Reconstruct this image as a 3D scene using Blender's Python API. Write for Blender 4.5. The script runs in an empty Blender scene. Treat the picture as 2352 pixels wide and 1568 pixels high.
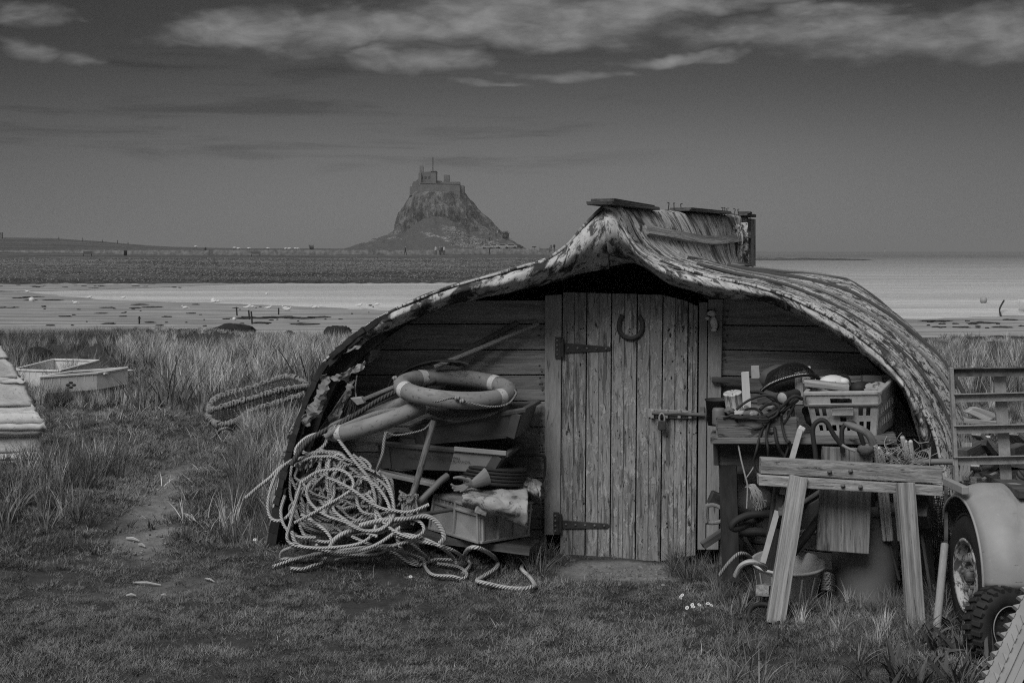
import bpy, bmesh, math, random
import numpy as np
from mathutils import Vector, Matrix, noise as mnoise
random.seed(7); rng = np.random.default_rng(7)
SC = bpy.context.scene
COL = SC.collection
# ------------------------------------------------------------------ camera
F, CX, HY, H = 3267.0, 1176.0, 580.0, 1.675      # focal length, picture centre and horizon in units of a 2352 x 1568 frame; eye height
cd = bpy.data.cameras.new('camera'); cam = bpy.data.objects.new('camera', cd); COL.objects.link(cam)
cam.location = (0, 0, H); cam.rotation_euler = (math.pi/2, 0, 0)
cd.sensor_width = 36.0; cd.lens = 36.0*F/2352.0
cd.shift_y = -(784-HY)/2352.0
cd.clip_start = 0.1; cd.clip_end = 80000
SC.camera = cam
# ------------------------------------------------------------------ view
SC.view_settings.view_transform = 'Standard'; SC.view_settings.look = 'None'
SC.view_settings.exposure = 0.74; SC.view_settings.gamma = 1.0
SC.view_settings.use_curve_mapping = False
SC.cycles.max_bounces = 4; SC.cycles.diffuse_bounces = 2; SC.cycles.use_adaptive_sampling = True; SC.cycles.adaptive_threshold = 0.02; SC.cycles.use_denoising = False; SC.cycles.filter_width = 1.15; SC.cycles.glossy_bounces = 2
SC.cycles.transparent_max_bounces = 8; SC.cycles.caustics_reflective = False; SC.cycles.caustics_refractive = False
# ------------------------------------------------------------------ world
SUN = Vector((-0.34, -0.62, 0.80)).normalized()
wd = bpy.data.worlds.new('World'); SC.world = wd; wd.use_nodes = True
nt = wd.node_tree; nt.nodes.clear()
class NG:
    "small helper to write node maths as expressions"
    def __init__(s, nt): s.nt = nt
    def n(s, typ, **kw):
        nd = s.nt.nodes.new(typ)
        for k, v in kw.items(): setattr(nd, k, v)
        return nd
    def put(s, sock, v):
        if hasattr(v, 'links') or hasattr(v, 'is_linked'): s.nt.links.new(v, sock)
        else: sock.default_value = v
    def m(s, op, a, b=0.0, c=0.0, clamp=False):
        nd = s.n('ShaderNodeMath', operation=op); nd.use_clamp = clamp
        s.put(nd.inputs[0], a); s.put(nd.inputs[1], b)
        if op in ('MULTIPLY_ADD',): s.put(nd.inputs[2], c)
        return nd.outputs[0]
    def vm(s, op, a, b=(0,0,0)):
        nd = s.n('ShaderNodeVectorMath', operation=op)
        s.put(nd.inputs[0], a); s.put(nd.inputs[1], b)
        return nd.outputs[0]
    def ss(s, v, e0, e1, o0=0.0, o1=1.0, kind='SMOOTHSTEP'):
        nd = s.n('ShaderNodeMapRange', interpolation_type=kind, clamp=True)
        for i, x in enumerate((v, e0, e1, o0, o1)): s.put(nd.inputs[i], x)
        return nd.outputs[0]
    def noise(s, vec, scale=1.0, detail=4.0, rough=0.55, dist=0.0):
        nd = s.n('ShaderNodeTexNoise')
        s.put(nd.inputs['Vector'], vec); nd.inputs['Scale'].default_value = scale
        nd.inputs['Detail'].default_value = detail; nd.inputs['Roughness'].default_value = rough
        nd.inputs['Distortion'].default_value = dist
        return nd.outputs['Fac']
    def mix(s, f, a, b):
        nd = s.n('ShaderNodeMix', data_type='FLOAT')
        s.put(nd.inputs[0], f); s.put(nd.inputs[2], a); s.put(nd.inputs[3], b)
        return nd.outputs[0]
    def xyz(s, v):
        nd = s.n('ShaderNodeSeparateXYZ'); s.put(nd.inputs[0], v); return nd.outputs
    def cmb(s, x, y, z=0.0):
        nd = s.n('ShaderNodeCombineXYZ')
        for i, v in enumerate((x, y, z)): s.put(nd.inputs[i], v)
        return nd.outputs[0]
g = NG(nt)
sky = g.n('ShaderNodeTexSky', sky_type='NISHITA'); sky.sun_disc = False
sky.sun_elevation = math.asin(SUN.z); sky.sun_rotation = math.atan2(SUN.x, SUN.y)
sky.air_density = 1.0; sky.dust_density = 1.6; sky.ozone_density = 1.0
D = g.vm('NORMALIZE', g.n('ShaderNodeTexCoord').outputs['Generated'])
dx, dy, dz = g.xyz(D)
nt.links.new(g.vm('NORMALIZE', g.cmb(dx, dy, g.m('MAXIMUM', dz, 0.07))), sky.inputs[0])
red = g.n('ShaderNodeSeparateColor'); nt.links.new(sky.outputs[0], red.inputs[0])   # black and white film behind a red filter
base = g.m('MULTIPLY', g.m('POWER', red.outputs[0], 1.0), 0.265)
az = g.m('ARCTAN2', dx, dy); el = g.m('ARCSINE', dz)
base = g.m('MULTIPLY', base, g.ss(el, 0.0, 0.17, 1.0, 0.36, 'SMOOTHERSTEP'))
base = g.m('MULTIPLY', base, g.ss(g.m('ABSOLUTE', g.m('ADD', az, 0.02)), 0.08, 0.42, 1.0, 0.74))
wisp = g.noise(g.cmb(g.m('MULTIPLY', az, 7.0), g.m('MULTIPLY', el, 75.0), 3.3), 1.0, 5, 0.6, 0.4)
wispb = g.m('MULTIPLY', g.ss(wisp, 0.47, 0.70), g.m('MULTIPLY', g.ss(el, 0.045, 0.07), g.ss(az, 0.16, -0.04)))
base = g.m('MULTIPLY', base, g.m('SUBTRACT', 1.0, g.m('MULTIPLY', wispb, 0.36)))
n1 = g.noise(g.cmb(g.m('MULTIPLY', az, 9.0), g.m('MULTIPLY', el, 26.0), 0.0), 1.0, 4, 0.58, 0.5)
n2 = g.noise(g.cmb(g.m('MULTIPLY', az, 30.0), g.m('MULTIPLY', el, 80.0), 5.0), 1.0, 5, 0.6, 0.3)
warp = g.m('MULTIPLY', g.m('SUBTRACT', n1, 0.5), 2.4)
w1 = g.noise(g.cmb(g.m('MULTIPLY', az, 14.0), g.m('MULTIPLY', el, 34.0), 9.0), 1.0, 3, 0.65, 0.3)
w2 = g.noise(g.cmb(g.m('MULTIPLY', az, 14.0), g.m('MULTIPLY', el, 34.0), 2.0), 1.0, 3, 0.65, 0.3)
azw = g.m('ADD', az, g.m('MULTIPLY', g.m('SUBTRACT', w1, 0.5), 0.11)); elw = g.m('ADD', el, g.m('MULTIPLY', g.m('SUBTRACT', w2, 0.5), 0.028))
M = None
for (bx, by, rx, ry, am) in [(520,68,120,28,.8),(640,78,200,42,.9),(800,62,200,38,.9),(960,135,100,30,.8),(900,60,220,30,.7),(1150,40,240,55,1.0),
                             (1370,40,170,55,1.0),(1240,85,160,26,.9),(1520,8,220,22,.9),(1900,72,260,36,.85),(2150,88,250,44,.95),(2320,70,140,60,1.0),
                             (1910,26,110,20,.8),(1545,134,105,15,.85),(1310,166,75,11,.75),(30,116,55,22,.7),(1130,193,45,8,.5),(50,34,50,20,.45),
                             (160,140,60,14,.45),(2560,60,230,70,1.0)]:
    a0 = math.atan((bx-CX)/F); e0 = math.atan((HY-by)/F*math.cos(a0))
    qx = g.m('MULTIPLY', g.m('SUBTRACT', azw, a0), F/rx/1.2)
    qy = g.m('MULTIPLY', g.m('SUBTRACT', elw, e0), F/ry/1.0)
    d2 = g.m('ADD', g.m('MULTIPLY', qx, qx), g.m('MULTIPLY', qy, qy))
    v = g.m('MULTIPLY', g.m('SUBTRACT', 1.15, d2), am)
    M = v if M is None else g.m('MAXIMUM', M, v)
M = g.m('MAXIMUM', M, g.ss(el, 0.18, 0.32, -1.5, 0.55))        # the cloud layer goes on overhead
M = g.m('MAXIMUM', M, -1.2)
cl = g.ss(g.m('ADD', g.m('ADD', M, warp), g.m('MULTIPLY', g.m('SUBTRACT', n2, 0.5), 1.2)), -0.75, 2.0)
clb = g.m('ADD', 0.06, g.m('MULTIPLY', n2, 0.165))
clb = g.m('MULTIPLY', clb, g.ss(el, 0.17, 0.5, 1.0, 2.2))
tot = g.mix(cl, base, g.m('MULTIPLY', clb, 10.0))
tot = g.m('MULTIPLY', tot, 1.0)
bg = g.n('ShaderNodeBackground'); bg.inputs['Strength'].default_value = 0.1
nt.links.new(tot, bg.inputs['Color'])
wo = g.n('ShaderNodeOutputWorld'); nt.links.new(bg.outputs[0], wo.inputs[0])
# ------------------------------------------------------------------ sun
sl = bpy.data.lights.new('sun', 'SUN'); sl.energy = 1.5; sl.angle = math.radians(34); sl.color = (1, 0.997, 0.99)
so = bpy.data.objects.new('sun', sl); COL.objects.link(so)
so.rotation_euler = SUN.to_track_quat('Z', 'Y').to_euler(); so.location = (-6, -8, 14)

# ------------------------------------------------------------------ places
def P(x, y, Y): return Vector(((x-CX)/F*Y, Y, H-(y-HY)/F*Y))
T_ = 0.2; NT = math.sqrt(1+T_*T_); CW = 7.8009
WN = Vector((-T_, -1, 0))/NT; WU = Vector((1, -T_, 0))/NT; UP = Vector((0, 0, 1))
def W(x, y, d=0.0):
    "a point of the shed's front wall (d metres out from it)"
    u = (x-CX)/F; return P(x, y, (CW-d*NT)/(1+T_*u))
def sst(a, b, x):
    t = min(1, max(0, (x-a)/(b-a))); return t*t*(3-2*t)
def path_d(X, Y):
    "distance from the trodden path"
    pts = [(-1.55,6.4),(-1.97,7.6),(-2.33,9.4),(-2.85,12.5),(-3.6,17)]
    best = 9
    for (a, b), (c, d) in zip(pts, pts[1:]):
        t = min(1, max(0, ((X-a)*(c-a)+(Y-b)*(d-b))/((c-a)**2+(d-b)**2)))
        best = min(best, math.hypot(X-a-t*(c-a), Y-b-t*(d-b)))
    return best
def gz(X, Y):
    z = 0.02*math.sin(X*2.1+0.4)*math.sin(Y*1.7) + 0.012*math.sin(X*5.3+Y*3.1)
    z += 0.10*mnoise.noise((X*0.33, Y*0.33, 1.0))*sst(8.5, 14, Y)
    z += 0.14*math.exp(-((X+0.85)**2/0.7+(Y-7.62)**2/0.14))
    z += 0.14*math.exp(-((X+2.0)**2/0.25+(Y-9.6)**2/2.5))
    z += 0.20*math.exp(-((X+3.1)**2/0.6+(Y-8.9)**2/1.2))
    pd = path_d(X, Y)
    z -= 0.06*math.exp(-(pd/0.22)**2)*sst(6.6, 7.6, Y)
    z += 0.25*math.exp(-((Y-24)/4.0)**2)*(0.5+mnoise.noise((X*0.25, 3, 0)))
    z -= 2.75*sst(27, 37, Y)
    return z

def Gp(x, y, lift=0.0):
    "where the sight line through (x, y) meets the ground"
    Y = (H)*F/max(40, y-HY)
    for _ in range(12):
        X = (x-CX)/F*Y; Y = 0.5*Y+0.5*(H-gz(X, Y)-lift)*F/(y-HY)
    return P(x, y, Y)
# ------------------------------------------------------------------ mesh builder
def spl(pts, n=8, closed=False):
    "Catmull-Rom through points"
    P_ = [Vector(p) for p in pts]; out = []
    m = len(P_)
    if m < 3:
        return [P_[0].lerp(P_[-1], i/n) for i in range(n+1)]
    rngi = range(m) if closed else range(m-1)
    for i in rngi:
        if closed: a, b, c, d = P_[(i-1) % m], P_[i], P_[(i+1) % m], P_[(i+2) % m]
        else: a, b, c, d = P_[max(0, i-1)], P_[i], P_[i+1], P_[min(m-1, i+2)]
        for k in range(n):
            t = k/n
            out.append(0.5*((2*b)+(c-a)*t+(2*a-5*b+4*c-d)*t*t+(3*b-a-3*c+d)*t*t*t))
    if not closed: out.append(P_[-1].copy())
    return out
def basis(x, up=UP):
    x = x.normalized(); up = Vector(up)
    y = up.cross(x)
    if y.length < 1e-4: y = Vector((0, 1, 0)).cross(x)
    if y.length < 1e-4: y = Vector((1, 0, 0)).cross(x)
    y.normalize(); return x, y, x.cross(y)
class MB:
    def __init__(s): s.v = []; s.f = []; s.g = []; s.sm = []
    def add(s, vs, fs, gs=None, sm=False):
        o = len(s.v); s.v += [tuple(v) for v in vs]
        if gs is None:
            r = random.random()*20; gs = [(v[0]+r, v[1]+r, v[2]+r) for v in vs]
        s.g += [tuple(q) for q in gs]
        s.f += [tuple(o+i for i in f) for f in fs]; s.sm += [sm]*len(fs)
        return s
    def hexa(s, c8, along=0):
        "box from 8 corners: index bits x=1, y=2, z=4; x is the grain axis"
        r = random.random()*20
        c8 = [Vector(c) for c in c8]
        L = (c8[1]-c8[0]).length; B = (c8[2]-c8[0]).length; C = (c8[4]-c8[0]).length
        gg = [(((i & 1) > 0)*L+r, ((i & 2) > 0)*B+r, ((i & 4) > 0)*C+r) for i in range(8)]
        vs, gs, fs = [], [], []
        for q in ((0,2,3,1),(4,5,7,6),(0,1,5,4),(2,6,7,3),(0,4,6,2),(1,3,7,5)):
            o = len(vs); vs += [c8[i] for i in q]; gs += [gg[i] for i in q]; fs.append((o, o+1, o+2, o+3))
        return s.add(vs, fs, gs)
    def box(s, c, size, R=None, taper=None):
        c = Vector(c); hx, hy, hz = size[0]/2, size[1]/2, size[2]/2
        pts = []
        for i in range(8):
            k = 1.0 if not (i & 4) or taper is None else taper
            p = Vector((hx*k if i & 1 else -hx*k, hy*k if i & 2 else -hy*k, hz if i & 4 else -hz))
            pts.append(c+(R @ p if R else p))
        return s.hexa(pts)
    def beam(s, p0, p1, w, h, up=UP, w1=None, h1=None, jit=0.0):
        "bar from p0 to p1, w across, h along up"
        p0, p1 = Vector(p0), Vector(p1); x, y, z = basis(p1-p0, up)
        w1 = w if w1 is None else w1; h1 = h if h1 is None else h1; pts = []
        for i in range(8):
            e = i & 1; b = p1 if e else p0; ww = w1 if e else w; hh = h1 if e else h
            q = b+y*(ww/2 if i & 2 else -ww/2)+z*(hh/2 if i & 4 else -hh/2)
            if jit: q += Vector((random.uniform(-jit, jit), random.uniform(-jit, jit), random.uniform(-jit, jit)))
            pts.append(q)
        return s.hexa(pts)
    def prism(s, poly, vec, gax=None):
        "closed polygon pushed along vec"
        poly = [Vector(p) for p in poly]; vec = Vector(vec); n = len(poly)
        if gax is None:
            e = max(((poly[(i+1) % n]-poly[i]) for i in range(n)), key=lambda q: q.length); gax = e
        a = Vector(gax).normalized(); c = vec.normalized(); b = c.cross(a)
        r = random.random()*20
        G_ = lambda p: (p.dot(a)+r, p.dot(b)+r, p.dot(c)+r)
        vs = poly+[p+vec for p in poly]; gs = [G_(p) for p in vs]; fs = [tuple(range(n)), tuple(range(2*n-1, n-1, -1))]
        vv = list(vs); gg = list(gs)
        for i in range(n):
            j = (i+1) % n; o = len(vv)
            vv += [vs[i], vs[n+i], vs[n+j], vs[j]]; gg += [gs[i], gs[n+i], gs[n+j], gs[j]]
            fs.append((o, o+1, o+2, o+3))
        return s.add(vv, fs, gg)
    def tube(s, pts, r, n=8, closed=False, caps=True, flat=1.0, up=None):
        pts = [Vector(p) for p in pts]; m = len(pts)
        rr = r if isinstance(r, (list, tuple)) else [r]*m
        tg = []
        for i in range(m):
            a = pts[(i-1) % m] if closed or i > 0 else pts[i]; b = pts[(i+1) % m] if closed or i < m-1 else pts[i]
            t = b-a; tg.append(t.normalized() if t.length > 1e-9 else Vector((0, 0, 1)))
        nv = up and Vector(up) or (Vector((0, 0, 1)) if abs(tg[0].z) < 0.9 else Vector((1, 0, 0)))
        vs, gs, fs = [], [], []; L = random.random()*9; sd = random.random()*20
        for i in range(m):
            nv = nv-tg[i]*nv.dot(tg[i])
            if nv.length < 1e-6: nv = Vector((1, 0, 0)).cross(tg[i])
            nv.normalize(); bv = tg[i].cross(nv)
            if i: L += (pts[i]-pts[i-1]).length
            for k in range(n+1):
                a = 2*math.pi*k/n
                vs.append(pts[i]+nv*math.cos(a)*rr[i]+bv*math.sin(a)*rr[i]*flat); gs.append((L, k/n, sd))
        w = n+1
        for i in range(m if closed else m-1):
            j = (i+1) % m
            for k in range(n): fs.append((i*w+k, i*w+k+1, j*w+k+1, j*w+k))
        s.add(vs, fs, gs, True)
        if caps and not closed:
            for i in (0, m-1):
                ring = vs[i*w:i*w+n]; s.add(ring, [tuple(range(n)) if i else tuple(range(n-1, -1, -1))], gs[i*w:i*w+n])
        return s
    def lathe(s, prof, n=24, M=None, a0=0.0, a1=2*math.pi):
        "profile of (r, z) turned about z"
        vs, gs, fs = [], [], []; M = M or Matrix.Identity(4); full = abs(a1-a0-2*math.pi) < 1e-6
        sd = random.random()*20; L = 0
        for i, (r, z) in enumerate(prof):
            if i: L += math.hypot(r-prof[i-1][0], z-prof[i-1][1])
            for k in range(n+1):
                a = a0+(a1-a0)*k/n
                vs.append(M @ Vector((r*math.cos(a), r*math.sin(a), z))); gs.append((L+sd, a/(2*math.pi), sd))
        w = n+1
        for i in range(len(prof)-1):
            for k in range(n): fs.append((i*w+k, i*w+k+1, (i+1)*w+k+1, (i+1)*w+k))
        return s.add(vs, fs, gs, True)
    def ball(s, c, r, R=None, nu=12, nv=8, jit=0.0, seed=0):
        c = Vector(c); r = Vector(r) if hasattr(r, '__len__') else Vector((r, r, r)); vs, fs, gs = [], [], []
        sd = random.random()*20
        for i in range(nv+1):
            th = math.pi*i/nv
            for k in range(nu):
                ph = 2*math.pi*k/nu
                d = Vector((math.sin(th)*math.cos(ph), math.sin(th)*math.sin(ph), math.cos(th)))
                q = 1+jit*mnoise.noise(d*2.2+Vector((seed, seed*0.7, 0)))+jit*0.6*mnoise.noise(d*5+Vector((seed, 3, 0)))
                p = Vector((d.x*r.x, d.y*r.y, d.z*r.z))*q
                vs.append(c+(R @ p if R else p)); gs.append((p.x+sd, p.y+sd, p.z+sd))
        for i in range(nv):
            for k in range(nu):
                fs.append((i*nu+k, (i+1)*nu+k, (i+1)*nu+(k+1) % nu, i*nu+(k+1) % nu))
        return s.add(vs, fs, gs, True)
    def grid(s, fn, nu, nv, sm=True):
        "fn(u, v) -> point, grain point"
        vs, gs, fs = [], [], []
        for i in range(nu+1):
            for j in range(nv+1):
                p, q = fn(i/nu, j/nv); vs.append(p); gs.append(q)
        w = nv+1
        for i in range(nu):
            for j in range(nv): fs.append((i*w+j, (i+1)*w+j, (i+1)*w+j+1, i*w+j+1))
        return s.add(vs, fs, gs, sm)
    def mesh(s, name, off=Vector((0, 0, 0))):
        me = bpy.data.meshes.new(name)
        v = np.array(s.v, dtype=np.float64)-np.array(off)
        me.from_pydata(v.tolist(), [], s.f)
        me.polygons.foreach_set('use_smooth', s.sm)
        at = me.attributes.new('gc', 'FLOAT_VECTOR', 'POINT')
        at.data.foreach_set('vector', np.array(s.g, dtype=np.float32).ravel())
        me.update(); return me
    def build(s, name, mat, parent=None, bevel=0.0, solid=0.0, kind=None, loc=None, label=None):
        if parent is not None:
            off = Vector((0, 0, 0)); q = parent
            while q is not None: off += q.location; q = q.parent
        elif loc is not None: off = Vector(loc)
        else:
            a = np.array(s.v); off = Vector(((a[:, 0].min()+a[:, 0].max())/2, (a[:, 1].min()+a[:, 1].max())/2, a[:, 2].min()))
        me = s.mesh(name, off); o = bpy.data.objects.new(name, me); COL.objects.link(o)
        me.materials.append(mat)
        if parent is not None: o.parent = parent
        else: o.location = off
        if solid:
            m = o.modifiers.new('solid', 'SOLIDIFY'); m.thickness = solid; m.offset = 0
        if bevel:
            m0 = o.modifiers.new('weld', 'WELD'); m0.merge_threshold = 1e-5
            m = o.modifiers.new('bevel', 'BEVEL'); m.width = bevel; m.segments = 2; m.limit_method = 'ANGLE'; m.angle_limit = 0.6
        if kind: o['kind'] = kind
        if label: o['label'] = label
        return o
def tag(o, label, cat, group=None):
    o['label'] = label; o['category'] = cat
    if group: o['group'] = group
    return o
def thing(name, label, cat, loc, group=None):
    o = bpy.data.objects.new(name, None); COL.objects.link(o); o.location = Vector(loc); o.empty_display_size = 0.1
    return tag(o, label, cat, group)
def one(mb, name, mat, label, cat, group=None, **kw):
    return tag(mb.build(name, mat, **kw), label, cat, group)
def dup(root, loc, label, rz=0.0, scale=1.0, group=None):
    "copy of a thing with its parts"
    def cp(o, par):
        c = o.copy(); COL.objects.link(c); c.parent = par
        for ch in o.children: cp(ch, c)
        return c
    r = cp(root, None); r.location = Vector(loc); r.rotation_euler[2] = rz; r.scale = (scale,)*3
    r['label'] = label
    if group: r['group'] = group
    return r
# ------------------------------------------------------------------ materials (a black and white world: greys only)
def gv(v): return (v, v, v, 1)
def mat(name, lo, hi, sc=(5, 5, 5), rough=0.85, bump=0.25, blots=(), spec=0.25, var=0.0, metal=0.0, det=5.0, bd=0.01, dist=0.3, fine=0.0):
    m = bpy.data.materials.new(name); m.use_nodes = True; t = m.node_tree; g = NG(t)
    b = t.nodes['Principled BSDF']
    at = g.n('ShaderNodeAttribute'); at.attribute_name = 'gc'; v = at.outputs['Vector']
    nz = g.noise(g.vm('MULTIPLY', v, sc), 1.0, det, 0.6, dist)
    c = g.ss(nz, 0.3, 0.7, lo, hi, 'LINEAR'); hgt = nz
    for (bsc, thr, val, soft) in blots:
        q = g.noise(g.vm('ADD', g.vm('MULTIPLY', v, bsc), (7.3, 1.1, 4.2)), 1.0, 5, 0.65, 0.6)
        f = g.ss(q, thr-soft, thr+soft); c = g.mix(f, c, val); hgt = g.m('ADD', hgt, g.m('MULTIPLY', f, -0.5))
    if fine:
        q = g.noise(g.vm('MULTIPLY', v, (sc[0]*6, sc[1]*6, sc[2]*6)), 1.0, 3, 0.7)
        c = g.m('MULTIPLY', c, g.ss(q, 0.3, 0.7, 1-fine, 1+fine, 'LINEAR'))
    if var:
        oi = g.n('ShaderNodeObjectInfo'); c = g.m('MULTIPLY', c, g.m('MULTIPLY_ADD', oi.outputs['Random'], 2*var, 1-var))
    cc = g.n('ShaderNodeCombineColor')
    for i in range(3): t.links.new(c, cc.inputs[i])
    t.links.new(cc.outputs[0], b.inputs['Base Color'])
    b.inputs['Roughness'].default_value = rough; b.inputs['Specular IOR Level'].default_value = spec; b.inputs['Metallic'].default_value = metal
    if bump:
        bn = g.n('ShaderNodeBump'); bn.inputs['Strength'].default_value = bump; bn.inputs['Distance'].default_value = bd
        t.links.new(hgt, bn.inputs['Height']); t.links.new(bn.outputs[0], b.inputs['Normal'])
    return m
def rope_mat(name, lo, hi, pitch=0.05, strands=3):
    m = bpy.data.materials.new(name); m.use_nodes = True; t = m.node_tree; g = NG(t); b = t.nodes['Principled BSDF']
    at = g.n('ShaderNodeAttribute'); at.attribute_name = 'gc'; x, y, z = g.xyz(at.outputs['Vector'])
    ph = g.m('ADD', g.m('MULTIPLY', x, 1.0/pitch), g.m('MULTIPLY', y, float(strands)))
    s = g.m('ABSOLUTE', g.m('SINE', g.m('MULTIPLY', ph, math.pi)))
    nz = g.noise(g.vm('MULTIPLY', at.outputs['Vector'], (3.5, 2, 1)), 1.0, 6, 0.7)
    c = g.ss(nz, 0.34, 0.66, lo, hi, 'LINEAR')
    c = g.m('MULTIPLY', c, g.ss(s, 0.0, 0.5, 0.45, 1.0))
    cc = g.n('ShaderNodeCombineColor')
    for i in range(3): t.links.new(c, cc.inputs[i])
    t.links.new(cc.outputs[0], b.inputs['Base Color']); b.inputs['Roughness'].default_value = 0.9; b.inputs['Specular IOR Level'].default_value = 0.15
    bn = g.n('ShaderNodeBump'); bn.inputs['Strength'].default_value = 0.9; bn.inputs['Distance'].default_value = 0.006
    t.links.new(s, bn.inputs['Height']); t.links.new(bn.outputs[0], b.inputs['Normal'])
    return m
MT = {}
MT['wood_grey'] = mat('weathered grey timber', .15, .40, (2.0, 60, 60), .9, .8, [((1.5, 12, 12), .66, .07, .05), ((3, 90, 90), .66, .06, .04)], var=.14, fine=.25)
MT['wood_dark'] = mat('dark timber', .05, .12, (2.5, 30, 30), .9, .5, var=.2, fine=.2)
MT['wood_wall'] = mat('creosoted wall board', .12, .27, (2.0, 34, 34), .9, .4, [((3, 12, 12), .70, .04, .05)], var=.16, fine=.3)
MT['door_paint'] = mat('flaking door paint', .19, .30, (3, 20, 20), .8, .6, [((16, 34, 34), .56, .34, .02), ((3, 40, 40), .58, .12, .04), ((14, 60, 60), .64, .05, .02), ((2, 5, 5), .64, .13, .08)], var=.14, fine=.3)
MT['post_paint'] = mat('worn post paint', .20, .29, (3, 26, 26), .85, .4, [((4, 26, 26), .66, .08, .04)], var=.1, fine=.2)
MT['iron'] = mat('black iron', .02, .05, (20, 20, 20), .6, .3, spec=.4)
MT['rust'] = mat('rusty steel', .08, .2, (14, 14, 14), .8, .4, [((9, 9, 9), .6, .04, .08)], spec=.3)
MT['steel'] = mat('galvanised steel', .22, .34, (30, 30, 30), .55, .15, [((6, 6, 6), .68, .1, .08)], spec=.4, fine=.2)
MT['canvas'] = mat('tarred canvas', .30, .60, (5, 5, 5), .8, .6, [((4.2, 5.5, 4.2), .545, .03, .05), ((15, 15, 15), .58, .08, .04), ((45, 45, 45), .62, .10, .04)], det=6, bd=.02)
MT['canvas_streak'] = mat('streaked canvas', .30, .64, (14, 3, 3), .8, .5, [((5, 1.6, 3), .56, .06, .06), ((34, 6, 9), .56, .09, .05), ((70, 12, 9), .62, .08, .05), ((9, 9, 9), .62, .05, .04)], det=6, bd=.015)
MT['strake'] = mat('weathered strake', .32, .62, (5, 14, 5), .85, .8, [((7, 9, 5), .575, .05, .04), ((22, 30, 9), .57, .07, .03), ((2.5, 90, 9), .62, .08, .05), ((60, 60, 9), .60, .06, .04), ((1.2, 3, 2), .62, .18, .08)], var=.10, det=6, bd=.015)
MT['canvas_rag'] = mat('torn canvas', .13, .30, (9, 9, 9), .85, .5, [((12, 12, 12), .64, .06, .05)], det=6)
MT['tar'] = mat('tarred timber', .015, .045, (6, 20, 20), .75, .5, [((9, 9, 9), .68, .14, .05)], var=.2)
# ================================================================== setting
def gmat(name, fn, rough=.95, spec=.1, bump=None):
    "material from world position: fn(g, position) -> grey, optional height"
    m = bpy.data.materials.new(name); m.use_nodes = True; t = m.node_tree; g = NG(t); b = t.nodes['Principled BSDF']
    pos = g.n('ShaderNodeNewGeometry').outputs['Position']
    c, h = fn(g, pos)
    cc = g.n('ShaderNodeCombineColor')
    for i in range(3): t.links.new(c, cc.inputs[i])
    t.links.new(cc.outputs[0], b.inputs['Base Color']); b.inputs['Roughness'].default_value = rough; b.inputs['Specular IOR Level'].default_value = spec
    if h is not None and bump:
        bn = g.n('ShaderNodeBump'); bn.inputs['Strength'].default_value = bump[0]; bn.inputs['Distance'].default_value = bump[1]
        t.links.new(h, bn.inputs['Height']); t.links.new(bn.outputs[0], b.inputs['Normal'])
    return m
def f_soil(g, pos):
    at = g.n('ShaderNodeAttribute'); at.attribute_name = 'dirt'
    n = g.noise(pos, 9.0, 6, .65); n2 = g.noise(pos, 60.0, 4, .7)
    grass = g.ss(n, .3, .7, .035, .075, 'LINEAR')
    dirt = g.m('MULTIPLY', g.ss(n, .3, .7, .13, .24, 'LINEAR'), g.ss(n2, .3, .7, .75, 1.25, 'LINEAR'))
    return g.mix(at.outputs['Fac'], grass, dirt), n2
MT['soil'] = gmat('lawn soil', f_soil, bump=(.6, .02))
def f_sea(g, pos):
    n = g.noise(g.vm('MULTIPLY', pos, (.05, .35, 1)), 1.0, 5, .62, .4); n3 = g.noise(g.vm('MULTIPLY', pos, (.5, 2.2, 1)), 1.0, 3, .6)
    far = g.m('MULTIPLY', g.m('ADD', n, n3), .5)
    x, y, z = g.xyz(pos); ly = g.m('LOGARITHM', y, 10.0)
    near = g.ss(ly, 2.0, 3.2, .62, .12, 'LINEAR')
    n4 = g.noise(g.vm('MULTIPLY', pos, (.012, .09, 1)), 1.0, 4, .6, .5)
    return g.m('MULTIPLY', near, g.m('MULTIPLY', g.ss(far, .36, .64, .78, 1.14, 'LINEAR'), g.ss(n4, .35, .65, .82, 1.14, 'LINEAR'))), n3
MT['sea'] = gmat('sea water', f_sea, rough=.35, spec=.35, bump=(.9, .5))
def f_sand(g, pos):
    n = g.noise(g.vm('MULTIPLY', pos, (.10, .9, 1)), 1.0, 6, .65, .6); n2 = g.noise(g.vm('MULTIPLY', pos, (.6, 3.0, 1)), 1.0, 5, .65)
    c = g.ss(n, .36, .64, .17, .38); return g.m('MULTIPLY', c, g.ss(n2, .3, .7, .70, 1.25, 'LINEAR')), n2
MT['sand'] = gmat('wet sand', f_sand, rough=.6, spec=.3, bump=(.3, .1))
def f_peb(g, pos):
    n = g.noise(g.vm('MULTIPLY', pos, (.03, .12, 1)), 1.0, 5, .6); n2 = g.noise(g.vm('MULTIPLY', pos, (1.1, .7, 1.1)), 1.0, 4, .75)
    x, y, z = g.xyz(pos); c = g.m('MULTIPLY', g.ss(n, .35, .65, .05, .14), g.ss(z, -2.5, .2, .55, 1.15)); return g.m('MULTIPLY', c, g.ss(n2, .35, .65, .4, 1.7, 'LINEAR')), n2
MT['pebble'] = gmat('shingle', f_peb, bump=(.6, .4))
def f_field(g, pos):
    n = g.noise(g.vm('MULTIPLY', pos, (.02, .05, .1)), 1.0, 6, .65); n2 = g.noise(g.vm('MULTIPLY', pos, (.35, .2, .35)), 1.0, 4, .7)
    return g.m('MULTIPLY', g.ss(n, .35, .65, .06, .11), g.ss(n2, .3, .7, .7, 1.3, 'LINEAR')), n2
MT['field'] = gmat('far pasture', f_field)
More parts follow.
